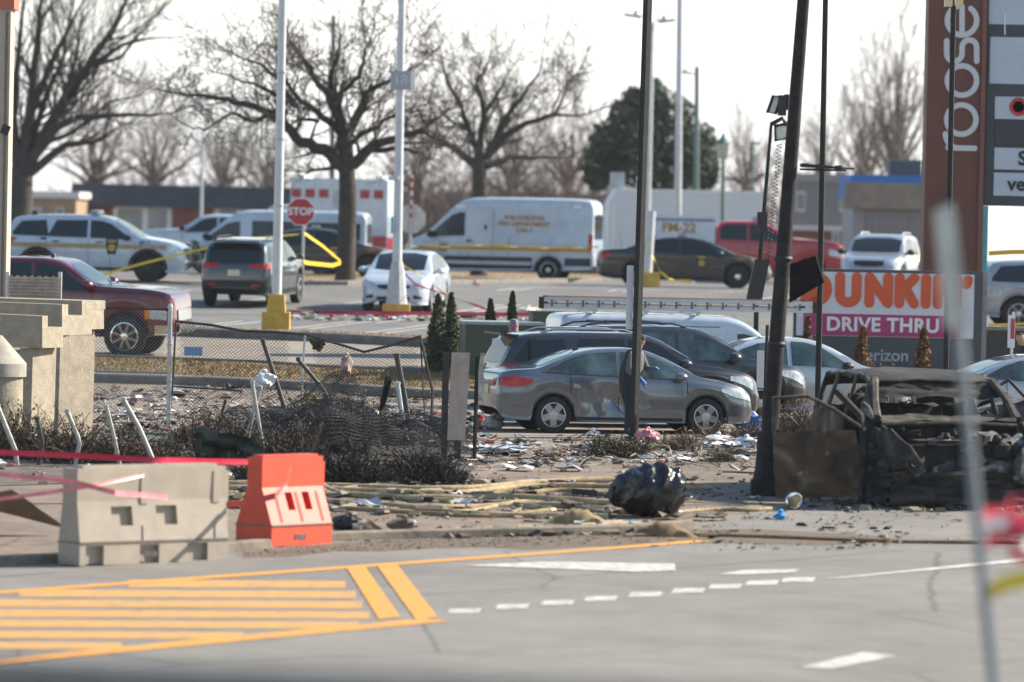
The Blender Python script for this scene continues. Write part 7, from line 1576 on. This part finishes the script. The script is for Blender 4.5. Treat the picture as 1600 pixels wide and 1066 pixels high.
# second scorched car at the edge
sp = spec(SEDAN, L=4.4); c = CV('scorched_car', 'scorched grey car beyond the burnt wreck at the picture edge', sp, 1720, 88.5, 172, ASH, cat='wreck', glass=CHA)
k = MB(); k.tube([LP(1,1,1)*0 + Vector((1.2, -.8, .95)), Vector((1.5, -.85, 1.25)), Vector((1.9, -.8, 1.0))], .03, 6); k.build('bent_hood_edge', FRM, c.root)
random.seed(3)
k = MB()
for i in range(420):
    a = o.matrix_world @ Vector((rnd(-1.6, 2.9), rnd(-1.9, 1.2), 0)); s = rnd(.02, .13); k.box((a.x, a.y, zg(a.y) + s * .25), (s * rnd(.6, 1.6), s, s * rnd(.3, .7)), Matrix.Rotation(rnd(0, 3), 3, 'Z') @ Matrix.Rotation(rnd(-.4, .4), 3, 'X'), rnd(.4, 1))
stuff(k.build('debris', DRK, smooth=0), 'ash and charred fragments under the burnt wreck', 'debris')
# ------------------------------------------------------------------ people
def person(label, loc, rz, joints, edges, zones):
    """joints: name -> (x, y, z, rx, ry); one continuous skinned body"""
    names = list(joints); me = bpy.data.meshes.new('person'); me.from_pydata([joints[n][:3] for n in names], [(names.index(a), names.index(b)) for a, b in edges], [])
    ob = bpy.data.objects.new('person', me); COL.objects.link(ob); md = ob.modifiers.new('skin', 'SKIN'); md.use_smooth_shade = True
    for n, sv in zip(names, me.skin_vertices[0].data): sv.radius = joints[n][3:5]; sv.use_root = (n == 'pelvis')
    ss = ob.modifiers.new('sub', 'SUBSURF'); ss.levels = 2; ss.render_levels = 2
    dg = bpy.context.evaluated_depsgraph_get(); dg.update(); m2 = bpy.data.meshes.new_from_object(ob.evaluated_get(dg)); bpy.data.objects.remove(ob); bpy.data.meshes.remove(me)
    root = thing('person', label, 'person', loc, rz); body = bpy.data.objects.new('body', m2); COL.objects.link(body); body.parent = root; m2.materials.clear()
    for m, _ in zones: m2.materials.append(m)
    for p in m2.polygons:
        c = p.center
        for i, (_, f) in reversed(list(enumerate(zones))):
            if f(c): p.material_index = i; break
        p.use_smooth = True
    return root
JKT = mat('dark_jacket', (.022, .024, .028), .85, var=.3, scale=7); JKG = mat('grey_jacket', (.10, .10, .10), .85, var=.2); TRS = mat('navy_trousers', (.014, .018, .03), .85, var=.3, scale=7); SKN = mat('skin', (.42, .26, .18), .6, var=.1); HAIR = mat('dark_hair', (.03, .022, .015), .8); GLV = mat('blue_gloves', (.02, .12, .45), .5)
J = dict(pelvis=(-.04, 0, .93, .15, .16), waist=(-.05, 0, 1.08, .145, .165), chest=(.02, 0, 1.28, .16, .19), neckb=(.08, 0, 1.44, .075, .085), neck=(.11, 0, 1.50, .055, .06), headl=(.14, 0, 1.58, .075, .075), headm=(.15, 0, 1.66, .095, .085), headt=(.14, 0, 1.74, .07, .07), nose=(.235, 0, 1.63, .022, .022),
    shR=(.04, -.19, 1.39, .075, .075), elR=(.10, -.28, 1.13, .055, .055), wrR=(.30, -.24, .99, .038, .038), plR=(.35, -.235, .93, .042, .03), f1R=(.38, -.25, .85, .012, .012), f2R=(.385, -.225, .84, .012, .012), f3R=(.38, -.20, .85, .012, .012), thR=(.39, -.19, .92, .013, .013),
    shL=(.04, .19, 1.39, .075, .075), elL=(.12, .27, 1.14, .055, .055), wrL=(.28, .14, 1.16, .038, .038), plL=(.36, .12, 1.17, .042, .03), f1L=(.42, .11, 1.15, .012, .012), f2L=(.425, .135, 1.15, .012, .012), thL=(.39, .07, 1.18, .013, .013),
    hipR=(-.03, -.10, .86, .115, .12), knR=(.06, -.12, .49, .078, .08), anR=(.0, -.13, .12, .055, .055), toR=(.17, -.14, .05, .045, .04), hipL=(-.03, .10, .86, .115, .12), knL=(-.04, .12, .49, .078, .08), anL=(-.12, .13, .12, .055, .055), toL=(.05, .14, .05, .045, .04))
E = [('pelvis', 'waist'), ('waist', 'chest'), ('chest', 'neckb'), ('neckb', 'neck'), ('neck', 'headl'), ('headl', 'headm'), ('headm', 'headt'), ('headm', 'nose'), ('chest', 'shR'), ('shR', 'elR'), ('elR', 'wrR'), ('wrR', 'plR'), ('plR', 'f1R'), ('plR', 'f2R'), ('plR', 'f3R'), ('plR', 'thR'), ('chest', 'shL'), ('shL', 'elL'), ('elL', 'wrL'), ('wrL', 'plL'), ('plL', 'f1L'), ('plL', 'f2L'), ('plL', 'thL'), ('pelvis', 'hipR'), ('hipR', 'knR'), ('knR', 'anR'), ('anR', 'toR'), ('pelvis', 'hipL'), ('hipL', 'knL'), ('knL', 'anL'), ('anL', 'toL')]
Z = [(JKT, lambda c: True), (TRS, lambda c: c.z < .95), (JKG, lambda c: c.x > .07 and 1.0 < c.z < 1.45), (GLV, lambda c: c.x > .33 and c.z < 1.2), (SKN, lambda c: c.z > 1.50), (HAIR, lambda c: c.z > 1.63 or (c.z > 1.5 and c.x < .16)), (BLACK, lambda c: c.z < .12)]
person('person in dark jacket and blue gloves standing behind the straight black pole', GD(985, 94.4), R(-30), {k: (v[0] * 1.04, v[1] * 1.08, v[2] * 1.01, v[3] * (1.22 if k in ('pelvis', 'waist', 'chest', 'hipR', 'hipL', 'shR', 'shL', 'elR', 'elL', 'knR', 'knL') else 1), v[4] * (1.22 if k in ('pelvis', 'waist', 'chest', 'hipR', 'hipL') else 1)) for k, v in J.items()}, E, Z)
J2 = {k: v for k, v in J.items()}
person('person in dark uniform at the right picture edge', GD(1604, 103), R(200), J2, E, [(JKT, lambda c: True), (TRS, lambda c: c.z < .95), (SKN, lambda c: (c.x > .27 and c.z < 1.2) or c.z > 1.5), (HAIR, lambda c: c.z > 1.69 or (c.z > 1.55 and c.x < .12)), (BLACK, lambda c: c.z < .12)])

# ------------------------------------------------------------------ winter haze
k = MB(); k.box((0, 297, 7), (640, 660, 24)); hz = bpy.data.objects.new('haze', k.mesh('haze', 0)); COL.objects.link(hz)
m = bpy.data.materials.new('haze'); m.use_nodes = True; t = m.node_tree; t.nodes.clear(); ou = t.nodes.new('ShaderNodeOutputMaterial'); pv = t.nodes.new('ShaderNodeVolumePrincipled')
pv.inputs['Color'].default_value = (.86, .92, 1, 1); pv.inputs['Density'].default_value = .00010; pv.inputs['Anisotropy'].default_value = .1; t.links.new(pv.outputs[0], ou.inputs['Volume']); hz.data.materials.append(m)
stuff(hz, 'thin pale winter haze over the whole place', 'haze')
SC.cycles.volume_bounces = 0
